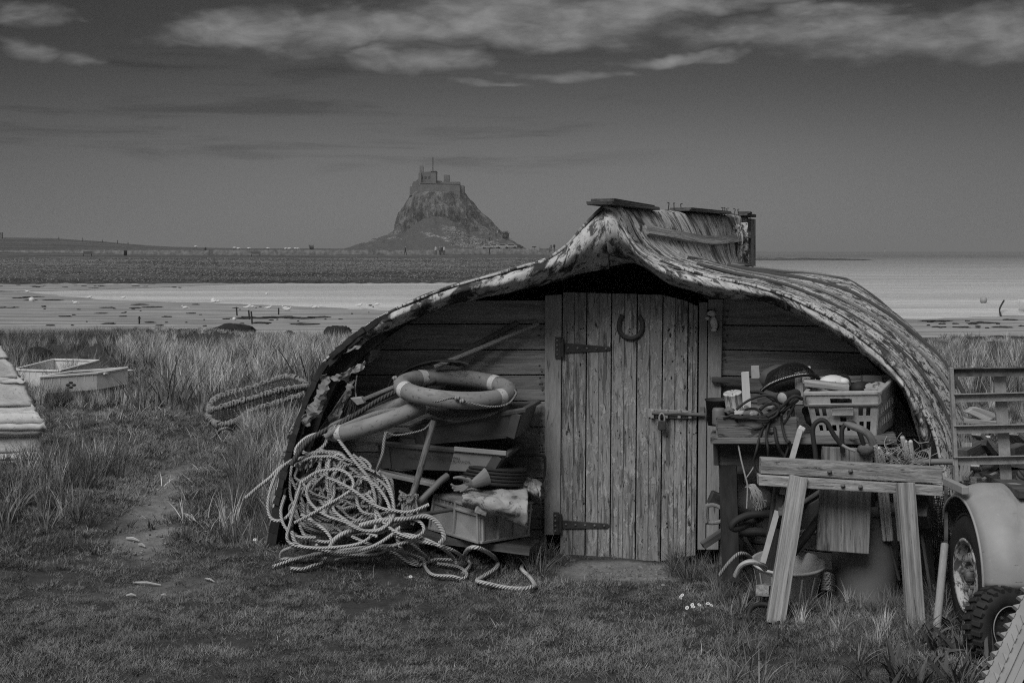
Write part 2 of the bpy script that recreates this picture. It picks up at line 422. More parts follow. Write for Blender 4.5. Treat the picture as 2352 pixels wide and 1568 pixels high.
def f_rock(g, pos):
    n = g.noise(g.vm('MULTIPLY', pos, (.22, .22, .10)), 1.0, 6, .7, .8); n2 = g.noise(g.vm('MULTIPLY', pos, (.8, .8, .35)), 1.0, 5, .75)
    c = g.ss(n, .40, .60, .075, .185); return g.m('MULTIPLY', c, g.ss(n2, .35, .65, .5, 1.5, 'LINEAR')), n2
MT['rock'] = gmat('whinstone rock', f_rock, bump=(1.0, 1.5))
def f_mound(g, pos):
    n = g.noise(g.vm('MULTIPLY', pos, (.05, .05, .12)), 1.0, 5, .65, .5); n2 = g.noise(g.vm('MULTIPLY', pos, (.9, .9, .7)), 1.0, 4, .75)
    gr = g.m('MULTIPLY', .085, g.ss(n2, .3, .7, .8, 1.2, 'LINEAR')); rk = g.ss(n2, .42, .58, .07, .30)
    x, y, z = g.xyz(pos)
    low = g.ss(z, 4, 24, 1.0, .25)
    return g.mix(g.m('MULTIPLY', g.ss(n, .53, .60), low), gr, rk), n2
MT['mound'] = gmat('grassy slope', f_mound, bump=(.5, .6))
def f_cast(g, pos):
    n = g.noise(pos, .3, 5, .6); n2 = g.noise(pos, 1.6, 4, .7)
    return g.m('MULTIPLY', g.ss(n, .3, .7, .115, .17, 'LINEAR'), g.ss(n2, .3, .7, .85, 1.15, 'LINEAR')), n2
MT['castle'] = gmat('castle masonry', f_cast, bump=(.3, .2))
MT['weed'] = mat('dark seaweed', .012, .04, (3, 3, 3), .7, .6, spec=.3)

def struct(mb, name, m, **kw):
    return mb.build(name, m, kind='structure', loc=(0, 0, 0), **kw)
# ground: lawn, path and the bank down to the beach, one sheet
xs = np.unique(np.concatenate([np.linspace(-30, -5, 50), np.linspace(-5, 4, 150), np.linspace(4, 30, 50)]))
ys = np.unique(np.concatenate([np.linspace(2.5, 11, 140), np.linspace(11, 40, 110)]))
def dirt_at(X, Y):
    pd = path_d(X, Y)+0.10*mnoise.noise((X*3, Y*3, 5))+0.05*mnoise.noise((X*9, Y*9, 2))
    d = (1-sst(.09, .24, pd))*sst(7.4, 8.0, Y)*(1-sst(10.6, 12, Y))
    q = ((X-.62)/.42)**2+((Y-7.42)/.20)**2+0.8*mnoise.noise((X*5, Y*5, 1))
    d = max(d, 1-sst(.6, 1.5, q))
    e = ((X+1.7)/.40)**2+((Y-7.1)/.22)**2+1.6*mnoise.noise((X*4, Y*7, 9))
    return max(d, .45*(1-sst(.2, 1.1, e)))
mb = MB(); vv = []; dd = []
for X in xs:
    for Y in ys:
        vv.append((X, Y, gz(X, Y))); dd.append(dirt_at(X, Y) if abs(X) < 6 and Y < 18 else 0.0)
w = len(ys); ff = [(i*w+j, (i+1)*w+j, (i+1)*w+j+1, i*w+j+1) for i in range(len(xs)-1) for j in range(w-1)]
mb.add(vv, ff, vv, True); ground = struct(mb, 'ground', MT['soil'])
at = ground.data.attributes.new('dirt', 'FLOAT', 'POINT'); at.data.foreach_set('value', np.array(dd, dtype=np.float32))
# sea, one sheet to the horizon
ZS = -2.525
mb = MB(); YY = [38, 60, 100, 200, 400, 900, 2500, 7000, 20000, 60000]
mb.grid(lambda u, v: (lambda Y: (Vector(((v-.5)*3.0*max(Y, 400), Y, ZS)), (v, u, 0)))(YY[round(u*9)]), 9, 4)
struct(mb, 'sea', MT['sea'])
# sand flats left bare by the tide
def on_level(x, y, z): Y = (H-z)*F/(y-HY); return Vector(((x-CX)/F*Y, Y, z))
edge = [(-700,662),(-300,664),(-60,667),(47,670),(109,676),(206,685),(312,691),(469,695),(600,700),(735,705),(870,712),(1100,722),(1400,732),(1700,738),(2000,736),(2180,730),(2352,724),(2600,722),(3000,722)]
mb = MB(); far = spl([on_level(x, y, ZS+.03) for x, y in edge], 5)
far = [p+Vector((0, 2.0*mnoise.noise((i*.7, 0, 0)), 0)) for i, p in enumerate(far)]
near = [Vector((p.x*35/p.y, 35, ZS+.03)) for p in far]
mb.add(far+near, [(i, i+1, len(far)+i+1, len(far)+i) for i in range(len(far)-1)], None)
struct(mb, 'sand_flat', MT['sand'])
up_ = [(-700,649),(0,651),(200,652),(325,652),(470,650),(600,648)]; lo_ = [(-700,672),(-100,670),(60,669),(330,661),(470,655),(610,650)]
a = spl([on_level(x, y, ZS+.03) for x, y in up_], 5); b = spl([on_level(x, y, ZS+.03) for x, y in lo_], 5)
mb = MB(); mb.add(a+b, [(i, i+1, len(a)+i+1, len(a)+i) for i in range(len(a)-1)], None); struct(mb, 'sand_strip', MT['sand'])
# shingle bank, pasture and hill on the far side
def sheet(name, m, cols, rows, fn):
    mb = MB(); mb.grid(lambda u, v: (lambda p: (p, (p.x, p.y, p.z)))(fn(u, v)), cols, rows); return struct(mb, name, m)
def bank(u, v):
    x = -500+u*2000; yb = 652.5-0.0025*x+2.5*mnoise.noise((x*.01, 0, 0))+1.6*mnoise.noise((x*.05, 7, 0))+.8*mnoise.noise((x*.2, 3, 0)); yb = max(yb, 640 if x < 1000 else 640-(x-1000)*.03)
    Yb = (H-ZS)*F/(yb-HY); Yt = 262; Y = Yb+(Yt-Yb)*v; yt = 593+1.2*mnoise.noise((x*.02, 4, 0))
    zb = ZS-.02; zt = H-(yt-HY)/F*Yt; z = zb+((zt-zb)*v**.9+.12*mnoise.noise((x*.05, v*9, 0))*v)*(1-sst(1290, 1470, x+60*v))-.4*sst(1440, 1500, x)
    return Vector(((x-CX)/F*Y, Y, z))
beach = sheet('pebble_beach', MT['pebble'], 400, 30, bank)
crest = [(-700,536),(0,545),(120,547),(240,555),(330,563),(400,567),(560,570.5),(800,571),(1000,571.5),(1300,573),(1600,577)]
def cy(x):
    for (a, b), (c, d) in zip(crest, crest[1:]):
        if a <= x <= c: return b+(d-b)*(x-a)/(c-a)
    return crest[-1][1]
def pasture(u, v):
    x = -600+u*2100; Y = 262+(640-262)*v; y0 = 593.5; y1 = cy(x)
    z0 = H-(y0-HY)/F*262; z1 = H-(y1-HY)/F*640
    z = z0+(z1-z0)*(v**1.15)+.25*mnoise.noise((x*.02, v*7, 0))*min(1, v*4)*(1-v*.7); k = sst(1300, 1490, x+60*mnoise.noise((v*4, 1, 0)))
    return Vector(((x-CX)/F*Y, Y, z+(ZS-.5-z)*k))
sheet('pasture_field', MT['field'], 160, 26, pasture)
# spit, reef and the far coast on the right
def lens(name, m, x0, x1, yb, yt, Y, dep, amp=.5, cols=80):
    def fn(u, v):
        x = x0+(x1-x0)*u; k = math.sin(math.pi*min(1, max(0, u)))**.35 if x0 > 1500 and name != 'far_coast' else 1.0
        tp = yb+(yt-yb)*k*(1+amp*mnoise.noise((x*.03, 2, 0))); vv = v*3
        prof = [(0, -1.0), (0, 0.0), (.5, 1.0), (1, -.2)][round(vv)]
        yy = yb+(tp-yb)*max(prof[1], -.5)
        q = P(x, yy, Y); return Vector((q.x*(1+dep*prof[0]/Y), Y+dep*prof[0], q.z if prof[1] >= 0 else ZS-.5))
    return sheet(name, m, cols, 3, fn)
lens('shingle_spit', MT['pebble'], 1560, 2010, 600, 592.5, 760, 30)
lens('reef', MT['weed'], 1640, 1815, 623, 619, 330, 8)
lens('far_coast', MT['field'], 1500, 2700, 583.2, 578.0, 5200, 300, .35, 120)
# ------------------------------------------------------------------ the crag
lev = [(572,790,1215),(566,812,1198),(558,838,1186),(550,862,1172),(541,888,1160),(533,902,1150),(520,906,1135),(505,912,1120),(490,919,1107),(475,927,1093),(462,934,1081),(452,939,1074),(446,942,1071),(442,946,1067),(440,960,1050)]
YC = 700.0; pxm = YC/F
def crag(u, v):
    t = (1-u)*(len(lev)-1); i = min(int(t), len(lev)-2); k = t-i
    y, xl, xr = [lev[i][q]+(lev[i+1][q]-lev[i][q])*k for q in range(3)]
    a = v*2*math.pi; c = P((xl+xr)/2, y, YC); hw = (xr-xl)/2*pxm
    rocky = (1-sst(525, 548, y))*(.12+.88*sst(446, 486, y))
    d = Vector((math.cos(a), math.sin(a), 0))
    s1 = mnoise.fractal((d.x*4+3, d.y*4, y*.025), 1.0, 2.0, 5); s2 = mnoise.noise((d.x*16, d.y*16, y*.01))
    s3 = abs(mnoise.noise((d.x*9+5, d.y*9, y*.012))); r = 1+rocky*(.11*s1+.06*s2-.10*s3)*(0.22+.78*abs(d.y))+(1-rocky)*.02*s1
    p = Vector((c.x+d.x*hw*r, YC+d.y*hw*(.85+(.43*(1-sst(446, 545, y)) if d.y < 0 else 0))*r, c.z+rocky*1.3*s1)); return p, (p.x, p.y, p.z)
mb = MB(); mb.grid(crag, 90, 240); mb.v[-1] = mb.v[-1]
struct(mb, 'rocky_hill', MT['rock'])
def mound(u, v):
    "grass slope lying against the crag's near side"
    x = 800+u*400; kx = (x-1010)/205.0
    top = 571-74*max(0, 1-abs((x-1005)/112)**1.7) if 893 < x < 1117 else 571
    top = min(top, {True: 571-38*max(0, 1-abs((x-935)/140)**1.3)}[True], 571-36*max(0, 1-abs((x-1090)/110)**1.4))
    yb = 576; vv = v; Yf = 610; Yb_ = 668-30*abs(kx)
    y = yb+(top-yb)*math.sin(vv*math.pi/2)**1.05; Y = Yf+(Yb_-Yf)*vv
    p = P(x, y, Y); p.z += 1.1*mnoise.fractal((x*.06, vv*5, 0), 1, 2, 5)*min(1, vv*3); return p, (p.x, p.y, p.z)
mb = MB(); mb.grid(mound, 110, 36); struct(mb, 'grassy_slope', MT['mound'])
# ------------------------------------------------------------------ castle on the crag
def cz(zx, zy): return 784+zx*.1875, 336.9+zy*.1875
castle = thing('castle', 'stone castle with chimneys and a flagpole crowning the rocky crag', 'castle', P(1005, 450, YC-12))
MT['cwin'] = mat('castle window', .03, .06, (1, 1, 1), .4, 0)
MT['lead'] = mat('roof lead', .10, .16, (1, 1, 1), .8, 0)
def cbox(name, x0, x1, y0, y1, Yn, dep, m='castle', parent=castle, y1r=None, y0r=None):
    a, b = cz(x0, y0); c, d = cz(x1, y1); dr = cz(0, y1r)[1] if y1r else d; br = cz(0, y0r)[1] if y0r else b
    poly = [P(a, b, Yn), P(c, br, Yn), P(c, dr, Yn), P(a, d, Yn)]
    return MB().prism(poly, (0, dep, 0)).build(name, MT[m], parent)
YF = YC-13
cbox('curtain_wall', 965, 1452, 446, 610, YF, 20, y1r=690, y0r=458)
pw = cbox('parapet', 965, 1452, 441, 449, YF-.3, 1.2, y1r=461, y0r=453)
cbox('bastion', 1452, 1500, 473, 700, YF+4, 15)
cbox('bastion_buttress', 1498, 1530, 585, 650, YF+4, 16, y0r=610)
ub = cbox('upper_lodging', 975, 1100, 308, 450, YF+8, 14)
for k, (x0, x1) in enumerate([(985, 1000), (1018, 1030), (1034, 1046), (1066, 1074), (1077, 1085)]):
    cbox('window', x0, x1, 366, 392, YF+7.85, .5, 'cwin', ub)
cbox('lodging_wing', 945, 978, 320, 480, YF+6, 16)
ch = cbox('chimney_stack', 958, 1006, 250, 325, YF+12, 3)
cbox('chimney_pot', 961, 977, 234, 252, YF+12.2, 2.4, 'castle', ch); cbox('chimney_pot', 986, 1002, 234, 252, YF+12.2, 2.4, 'castle', ch)
tw = cbox('tower', 1095, 1160, 300, 446, YF+6, 12); cbox('tower_cap', 1091, 1164, 297, 303, YF+5.6, 13, 'castle', tw)
cbox('east_range', 1160, 1222, 418, 450, YF+10, 10); cbox('east_roof', 1222, 1450, 432, 456, YF+8, 10, 'lead', y0r=430)
cr = cbox('crenellated_chimney', 1254, 1325, 352, 440, YF+12, 6)
for k in range(5): cbox('merlon', 1254+k*15, 1254+k*15+9, 346, 353, YF+12, 6, 'castle', cr)
cbox('west_battery', 838, 968, 487, 680, YF+4, 12)
cbox('string_course', 834, 900, 592, 598, YF+3, 20)
gb = [cz(868, 490), cz(868, 450), cz(905, 430), cz(945, 392), cz(950, 490)]
MB().prism([P(x, y, YF+9) for x, y in gb], (0, 10, 0)).build('gable', MT['castle'], castle)
cbox('gable_chimney', 878, 908, 424, 470, YF+11, 3)
x0, y0 = cz(1122, 300); x1, y1 = cz(1122, 130)
fp = MB().tube([P(x0, y0, YF+10), P(x1, y1, YF+10)], .22, 6).build('flagpole', MT['iron'], castle)
fx, fy = cz(1119, 150); fx2, fy2 = cz(1126, 205)
MB().prism([P(fx, fy, YF+9.7), P(fx2, fy+1, YF+9.7), P(fx2-.4, fy2, YF+9.7), P(fx+.3, fy2-2, YF+9.7)], (0, .25, 0)).build('flag', MT['iron'], fp)
# ================================================================== the shed: half an upturned boat
def poly_resample(pts, n):
    pts = spl([Vector((p[0], p[1], 0)) for p in pts], 8); L = [0]
    for a, b in zip(pts, pts[1:]): L.append(L[-1]+(b-a).length)
    out = []; j = 0
    for i in range(n+1):
        t = L[-1]*i/n
        while j < len(L)-2 and L[j+1] < t: j += 1
        k = (t-L[j])/max(1e-9, L[j+1]-L[j]); q = pts[j].lerp(pts[j+1], k); out.append((q.x, q.y))
    return out
DF = 0.40
Lo = [(1385,474),(1340,518),(1295,570),(1245,600),(1170,622),(1090,645),(1000,672),(920,705),(850,745),(790,790),(745,832),(716,885),(690,950),(664,1030),(640,1120),(618,1220),(606,1320)]
Ro = [(1385,474),(1406,480),(1424,512),(1444,552),(1478,584),(1535,610),(1630,636),(1740,660),(1840,696),(1930,746),(2010,804),(2075,872),(2125,955),(2155,1050),(2175,1150),(2186,1340)]
Li = [(1400,614),(1345,622),(1290,642),(1230,659),(1165,673),(1090,686),(1000,712),(930,738),(872,766),(815,812),(770,862),(745,910),(722,965),(700,1040),(680,1120),(660,1220),(648,1320)]
Ri = [(1400,614),(1440,606),(1470,609),(1502,630),(1548,657),(1640,680),(1740,691),(1840,726),(1920,772),(1988,818),(2040,860),(2076,908),(2097,962),(2118,1040),(2134,1120),(2142,1210),(2150,1340)]
NS = 60
lo, ro, li, ri = [poly_resample(q, NS) for q in (Lo, Ro, Li, Ri)]
K0 = W(1385, 474, DF); K1 = P(1722, 500, 9.9); KA = K1-K0
def g_s(s):
    if s >= 1: return .015
    return max(.015, (1-s**2.6)*(1+.10*math.sin(math.pi*min(1, s*1.15))))
def hull(side, v, s):
    "point on the hull: v 0 at the keel, 1 on the ground; s 0 at the cut end, 1 at the stern"
    A = ro if side > 0 else lo; t = v*NS; i = min(int(t), NS-1); k = t-i
    x = A[i][0]+(A[i+1][0]-A[i][0])*k; y = A[i][1]+(A[i+1][1]-A[i][1])*k
    c = W(x, y, DF)-K0; u = c.dot(WU); z = c.z
    f_ = np.interp(-z, [0, .15, .235, .50, .70, 2.2], [0, .17, .335, .42, .66, 2.2]); zz = z+(-f_-z)*sst(.08, .55, s)
    return K0+KA*s+WU*u*g_s(s)+UP*zz
def hull_n(side, v, s):
    e = .012; a = hull(side, min(1, v+e), s)-hull(side, max(0, v-e), s); b = hull(side, v, min(1, s+e))-hull(side, v, max(0, s-e))
    n = a.cross(b)*(1 if side < 0 else -1)
    if n.length < 1e-9: return UP.copy()
    return -n.normalized() if n.dot(UP*.6+WU*side) < 0 else n.normalized()
shed = thing('boat_shed', 'shed made from an upturned half boat with a plank door', 'shed', W(1450, 1290, 0))
VJ = .155      # where the deep keel fin meets the planking
def hull_part(side, v0, v1, lap, name, m, nv=6, ns=26, off=0.0, s0=0.0):
    def fn(u, v):
        s = s0+(1-s0)*u; vv = v0+(v1-v0)*v
        p = hull(side, vv, s)+hull_n(side, vv, s)*(off+lap*v)
        p += hull_n(side, vv, s)*.008*mnoise.noise((s*6, vv*30, side))
        return p, (s*2.8, v*.16 if nv < 8 else vv*3.2, side*3+v0*10)
    mb = MB(); mb.grid(fn, ns, nv); return mb.build(name, m, shed, solid=.014)
def hull_band(side, s0, s1, lap, name, m, nv=44, ns=4, off=0.0):
    "one width of planking running from the keel fin down to the ground"
    def fn(u, v):
        s = s0+(s1-s0)*v; vv = VJ-.01+(1.01-VJ)*u; nn = hull_n(side, vv, s)
        p = hull(side, vv, s)+nn*(off+lap*v)+nn*.010*mnoise.noise((s*5, vv*14, side*3+s0*9))
        return p, (vv*2.6, v*(s1-s0)*2.8, side*3+s0*20)
    mb = MB(); mb.grid(fn, nv, ns); return mb.build(name, m, shed, solid=.012)
for side in (1, -1): hull_part(side, .045, .62, 0, 'light_leak_sheet', MT['tar'], 14, 24, off=-.035, s0=.05)  # dark sheet added inside the hull to stop light leaking through the seams
SB = [0, .07, .16, .26, .37, .48, .60, .73, .86, 1.0]
for side in (1, -1):
    hull_part(side, 0, VJ+.03, 0, 'keel_fin_cover', MT['canvas_streak'], 12, 30)
    for k in range(len(SB)-1):
        hull_band(side, SB[k], min(1, SB[k+1]+.012), .014, 'hull_plank', MT['strake'], off=.004)
        if (k in (1, 2, 3, 5, 6, 7)) if side > 0 else k in (3, 6):
            s_ = SB[k]+.004
            pts = [hull(side, v, s_)+hull_n(side, v, s_)*.026 for v in np.linspace(VJ+.03, .97, 40)]
            pts = [p+UP*.006*mnoise.noise((i*.3, k, 0)) for i, p in enumerate(pts)]
            MB().tube(pts, .010 if k % 3 else .014, 5).build('batten', MT['wood_dark'] if k % 2 else MT['wood_grey'], shed)
# battens along the fin, the stern post and the boards lying on the keel
def fin_strip(v, s0, s1, w, name='fin_batten', m='wood_grey', sag=0.0):
    n = 16; q = []
    for i in range(n+1):
        s = s0+(s1-s0)*i/n; vv = v+sag*math.sin(math.pi*i/n)
        q.append((hull(1, vv, s)+hull_n(1, vv, s)*.016, hull_n(1, vv, s)))
    mb = MB(); r = random.random()*9
    vs, gs, fs = [], [], []
    for i, (p, nn) in enumerate(q):
        d = Vector((0, 0, 1)); d = (d-nn*d.dot(nn)).normalized()
        for (a, b) in ((-1, -.014), (1, -.014), (1, .014), (-1, .014)):
            vs.append(p+d*a*w/2+nn*b); gs.append((i*.17+r, a*w/2+r, b+r))
    for i in range(n):
        for k in range(4): fs.append((i*4+k, i*4+(k+1) % 4, i*4+4+(k+1) % 4, i*4+4+k))
    fs += [(0, 1, 2, 3), (n*4+3, n*4+2, n*4+1, n*4)]
    mb.add(vs, fs, gs); mb.build(name, MT[m], shed)
fin_strip(.060, .10, .86, .052, sag=.010); fin_strip(.052, .86, .97, .050)
fin_strip(.128, .17, .72, .050); fin_strip(.124, .70, .90, .045, m='wood_dark')
sp0 = P(1719, 503, 9.85); sp1 = P(1719, 640, 9.85); sp1.z = 0.1
MB().beam(sp0, sp1, .07, .12, up=KA).build('stern_post', MT['wood_grey'], shed)
for k, (xa, xb) in enumerate([(1709, 1700), (1700, 1683), (1693, 1668)]):
    MB().beam(P(xa, 512+k*4, 9.6-k*.12), P(xb+12, 600+k*2, 9.55-k*.12), .05, .03, up=WN).build('stern_plank', MT['strake'], shed)
def slab(x0, y0, Y0, x1, y1, Y1, w, th, lift=.012, name='ridge_board'):
    mb = MB(); a, b = P(x0, y0, Y0), P(x1, y1, Y1)
    n = 4
    for k in range(2):
        up = Vector((0, 0, 1)); dz = UP*(th*k*.55+lift)
        mb.beam(a+dz+WU*.03*k, b+dz-WU*.02*k, w*(1-.12*k), th*.5, up=up, jit=.008)
    return mb.build(name, MT['wood_dark'], shed, bevel=.003)
rb = Vector((0, 0, 0))
def keel(s, dz=0): return K0+KA*s+UP*dz
def ridge(s0, s1, w, th, dz, side=0.0, tilt=0.0):
    mb = MB(); a, b = keel(s0, dz), keel(s1, dz+tilt)
    for k in range(2): mb.beam(a+UP*th*.52*k+WU*(side+.02*k), b+UP*th*.52*k+WU*(side-.02*k), w*(1-.1*k), th*.48, jit=.006)
    mb.build('ridge_board', MT['wood_dark'], shed, bevel=.003)
ridge(-.03, .23, .14, .034, .014, .012, -.012); ridge(.43, .78, .15, .026, .012, .0); ridge(.90, .97, .09, .03, .010, .02)
mb = MB()
for s in (.37, .41, .46, .76, .78, .81, .86, .90): mb.tube([keel(s, 0), keel(s, .050)+WU*random.uniform(-.01, .01)], .003, 5); mb.ball(keel(s, .051), (.007, .007, .003), nu=6, nv=4)
mb.build('roof_nail', MT['iron'], shed, kind='stuff')
# ------------------------------------------------------------------ canvas rolled over the cut edge
def lip(side, i0, i1, name):
    O = ro if side > 0 else lo; I = ri if side > 0 else li
    def fn(u, v):
        t = i0+(i1-i0)*u; i = min(int(t), NS-1); k = t-i
        ox, oy = [O[i][q]+(O[i+1][q]-O[i][q])*k for q in (0, 1)]; ix, iy = [I[i][q]+(I[i+1][q]-I[i][q])*k for q in (0, 1)]
        x = ox+(ix-ox)*v; y = oy+(iy-oy)*v
        b = math.sin(math.pi*min(1, v*1.02))
        wid = math.hypot(ox-ix, oy-iy)*7.4/F
        d = DF-.03*(1-v)+b*min(.11, .5*wid)-.16*v**3
        n1 = mnoise.fractal((t*.22*(1 if side > 0 else .9)+side*5, v*1.4, 0), 1, 2.1, 4); n2 = mnoise.noise((t*1.1+side*9, v*.7, 4))
        d += (.030*n1+.016*n2)*(.4+b)
        y += 5*n1*v; x += 3*n2*v
        if v == 0: p = hull(side, t/NS, .035)+hull_n(side, t/NS, .03)*.02; return p, (t*.06, 0, side*4)
        return W(x, y, d), (t*.06, v*wid+.1, side*4+d)
    mb = MB(); mb.grid(fn, int((i1-i0)*3), 12); return mb.build(name, MT['canvas'], shed, solid=.006)
lip(1, 0, NS, 'canvas_edge'); lip(-1, 0, 30.5, 'canvas_edge')
# bare plank ends where the canvas is torn off on the left
def rim_plank(t0, t1, off, w, dd, m='tar'):
    n = 8; pts = []
    for i in range(n+1):
        t = t0+(t1-t0)*i/n; j = min(int(t), NS-1); k = t-j
        ox, oy = [lo[j][q]+(lo[j+1][q]-lo[j][q])*k for q in (0, 1)]; ix, iy = [li[j][q]+(li[j+1][q]-li[j][q])*k for q in (0, 1)]
        f = off; pts.append(W(ox+(ix-ox)*f, oy+(iy-oy)*f, DF+dd+.01*mnoise.noise((t, off*5, 0))))
    mb = MB()
    for a, b in zip(pts, pts[1:]): mb.beam(a, b+(b-a)*.08, w, .05, up=WN, jit=.004)
    mb.build('rim_plank', MT[m], shed)
rim_plank(27, 34.5, .10, .030, .0); rim_plank(30, 36, .32, .026, -.01); rim_plank(35.5, 44, .12, .032, .01); rim_plank(34, 41, .40, .024, -.02)
rim_plank(44, 52, .15, .034, .01); rim_plank(41.5, 47, .5, .022, -.02); rim_plank(50, 60, .30, .05, .0)
for (a, b, sd) in (((28, 60), .85, -.10), ((34, 60), 1.15, -.2)):
    rim_plank(a[0], a[1], b, .10, sd)
def flap(poly, d, name='canvas_flap', m='canvas_rag', curl=.07, jag=4.2):
    "ragged piece of canvas hanging free; poly in picture units"
    pts = []
    n = len(poly)
    for i in range(n):
        a, b = poly[i], poly[(i+1) % n]; k = max(2, int(math.hypot(b[0]-a[0], b[1]-a[1])/4))
        for j in range(k):
            t = j/k; jx = random.uniform(-jag, jag) if j else 0; jy = random.uniform(-jag, jag) if j else 0
            pts.append((a[0]+(b[0]-a[0])*t+jx, a[1]+(b[1]-a[1])*t+jy))
    bm = bmesh.new(); vs = [bm.verts.new((x, y, 0)) for x, y in pts]
    bm.faces.new(vs); bmesh.ops.triangulate(bm, faces=bm.faces[:])
    bmesh.ops.subdivide_edges(bm, edges=[e for e in bm.edges if e.calc_length() > 9], cuts=2, use_grid_fill=False)
    bmesh.ops.triangulate(bm, faces=bm.faces[:])
    bm.verts.index_update(); V = []; G_ = []
    for v in bm.verts:
        x, y = v.co.x, v.co.y; dd = d+curl*mnoise.noise((x*.035, y*.035, d*9))+.4*curl*mnoise.noise((x*.11, y*.11, 2))
        V.append(W(x, y, dd)); G_.append((x*.0023, y*.0023, d))
    mb = MB(); mb.add(V, [tuple(q.index for q in f.verts) for f in bm.faces], G_, False); bm.free()
    return mb.build(name, MT[m], shed, solid=.003)
for pl, d in (([(757,868),(790,856),(838,828),(835,848),(806,858),(800,876),(776,874)], .44),
              ([(738,862),(757,864),(752,900),(742,930),(733,958),(718,962),(707,980),(692,966),(704,940),(716,925),(728,905)], .46),
              ([(797,880),(812,872),(808,905),(796,925),(780,960),(752,985),(745,1005),(730,1000),(745,978),(775,945),(792,920)], .36),
              ([(842,790),(858,772),(878,760),(880,790),(868,822),(845,835),(850,812)], .26),
              ([(690,968),(668,985),(655,1030),(648,1055),(672,1035),(684,1000)], .34),
              ([(790,812),(812,792),(838,775),(830,795),(806,806)], .40)):
    flap(pl, d)
# ------------------------------------------------------------------ front wall boards
def xlim(side, y):
    A = lo if side < 0 else ro
    for (a, b), (c, d) in zip(A, A[1:]):
        if min(b, d) <= y <= max(b, d) and b != d and (side > 0 or a < 1300): return a+(c-a)*(y-b)/(d-b)
    return A[-1][0]
def board(quad, d, th, name, m, parent=shed, bevel=.003, gax=None):
    pts = [W(x, y, d) for x, y in quad]
    return MB().prism(pts, -WN*th, gax).build(name, MT[m], parent, bevel=bevel)
YL = [690, 745, 804, 862, 922, 981, 1040, 1099, 1158, 1217, 1290]
for i in range(len(YL)-1):
    a, b = YL[i], YL[i+1]-2.2
    x0a = max(xlim(-1, max(a, 640))+26, 610); x0b = max(xlim(-1, max(b, 640))+26, 606)
    j = random.uniform(-.006, .006)
    board([(x0a, a), (1254, a+random.uniform(-.5, .5)), (1254, b), (x0b, b)], -.02+j, .02, 'wall_board', 'wood_wall', gax=WU)
YR = [(684, 684), (748, 753), (804, 816), (864, 880), (925, 944), (985, 1008), (1046, 1072), (1108, 1138), (1170, 1204), (1240, 1300), (1300, 1340)]
for i in range(len(YR)-1):
    (a, ar), (b, br) = YR[i], YR[i+1]; x1a = min(xlim(1, max(a, 660))-30, 2168); x1b = min(xlim(1, b)-30, 2172)
    f = lambda l, r, x: l+(r-l)*(x-1660)/500
    board([(1652, a), (x1a, f(a, ar, x1a)), (x1b, f(b, br, x1b)-2.4), (1652, b-2.4)], -.02+random.uniform(-.006, .006), .02, 'wall_board', 'wood_wall', gax=WU)
# nails beside the door posts
mb = MB()
for y in range(700, 1270, 14):
    for x in (1246, 1240, 1664, 1670):
        if random.random() < .35: mb.ball(W(x+random.uniform(-2, 2), y, .002), (.006, .003, .006), nu=6, nv=4)
mb.build('nail_head', MT['iron'], shed, kind='stuff')
# posts
board([(1252, 678), (1290, 676), (1286, 1228), (1250, 1228)], .012, .05, 'door_post', 'post_paint', gax=UP)
board([(1606, 694), (1625, 694), (1620, 1262), (1602, 1262)], .010, .05, 'door_post', 'post_paint', gax=UP)
board([(1627, 682), (1660, 684), (1650, 1262), (1622, 1262)], .014, .05, 'door_post', 'post_paint', gax=UP)
board([(1612, 678), (1662, 674), (1662, 688), (1622, 688)], .03, .05, 'post_cap', 'tar')
board([(1634, 866), (1706, 868), (1706, 880), (1634, 878)], .05, .03, 'shelf_batten', 'wood_dark')
board([(1290, 1278), (1620, 1284), (1622, 1306), (1290, 1302)], -.06, .05, 'door_sill', 'tar')
# door
door = board([(1300, 740), (1594, 742), (1590, 770), (1298, 768)], -.022, .02, 'door', 'wood_dark')
for (a, b) in ((980, 1010), (1190, 1220)): board([(1298, a), (1592, a+2), (1592, b+2), (1298, b)], -.022, .02, 'ledge', 'wood_dark', door)
ex = [(1292, 1285), (1348, 1343.5), (1405, 1401), (1464, 1459), (1523, 1517), (1581, 1575), (1604, 1599)]
tp = [(671, 672), (672, 674), (674, 675), (676, 677), (677.5, 692), (694, 703)]
bt = [(1279, 1279), (1281, 1283), (1285, 1286), (1287, 1289), (1289, 1278), (1277, 1275)]
for i in range(6):
    (xa, xab), (xb, xbb) = ex[i], ex[i+1]; m_ = 1.3
    xm, xmb = (xa+xb)/2, (xab+xbb)/2
    dd = random.uniform(-.003, .003)
    mb = MB()
    for (p, q, pb, qb, s0, s1) in ((xa+m_, xm-.4, xab+m_, xmb-.4, 0, .5), (xm+.4, xb-m_, xmb+.4, xbb-m_, .5, 1)):
        t0 = tp[i][0]+(tp[i][1]-tp[i][0])*s0; t1 = tp[i][0]+(tp[i][1]-tp[i][0])*s1; b0 = bt[i][0]+(bt[i][1]-bt[i][0])*s0; b1 = bt[i][0]+(bt[i][1]-bt[i][0])*s1
        rag = [(qb+(pb-qb)*k/5, b1+(b0-b1)*k/5+random.uniform(-1.5, 1.5)) for k in range(6)]
        mb.prism([W(x, y, dd) for x, y in [(p, t0), (q, t1)]+rag], -WN*.022, UP)
    mb.build('door_plank', MT['door_paint'], door, bevel=.0022)
mb = MB()
for yy in (752, 760, 992, 1000, 1202, 1208):
    for i in range(6):
        for f_ in (.25, .75):
            if random.random() < .7: mb.ball(W(ex[i][0]+(ex[i+1][0]-ex[i][0])*f_-(yy-680)*.009+random.uniform(-3, 3), yy+random.uniform(-4, 4), .001), (.0045, .002, .0045), nu=6, nv=4)
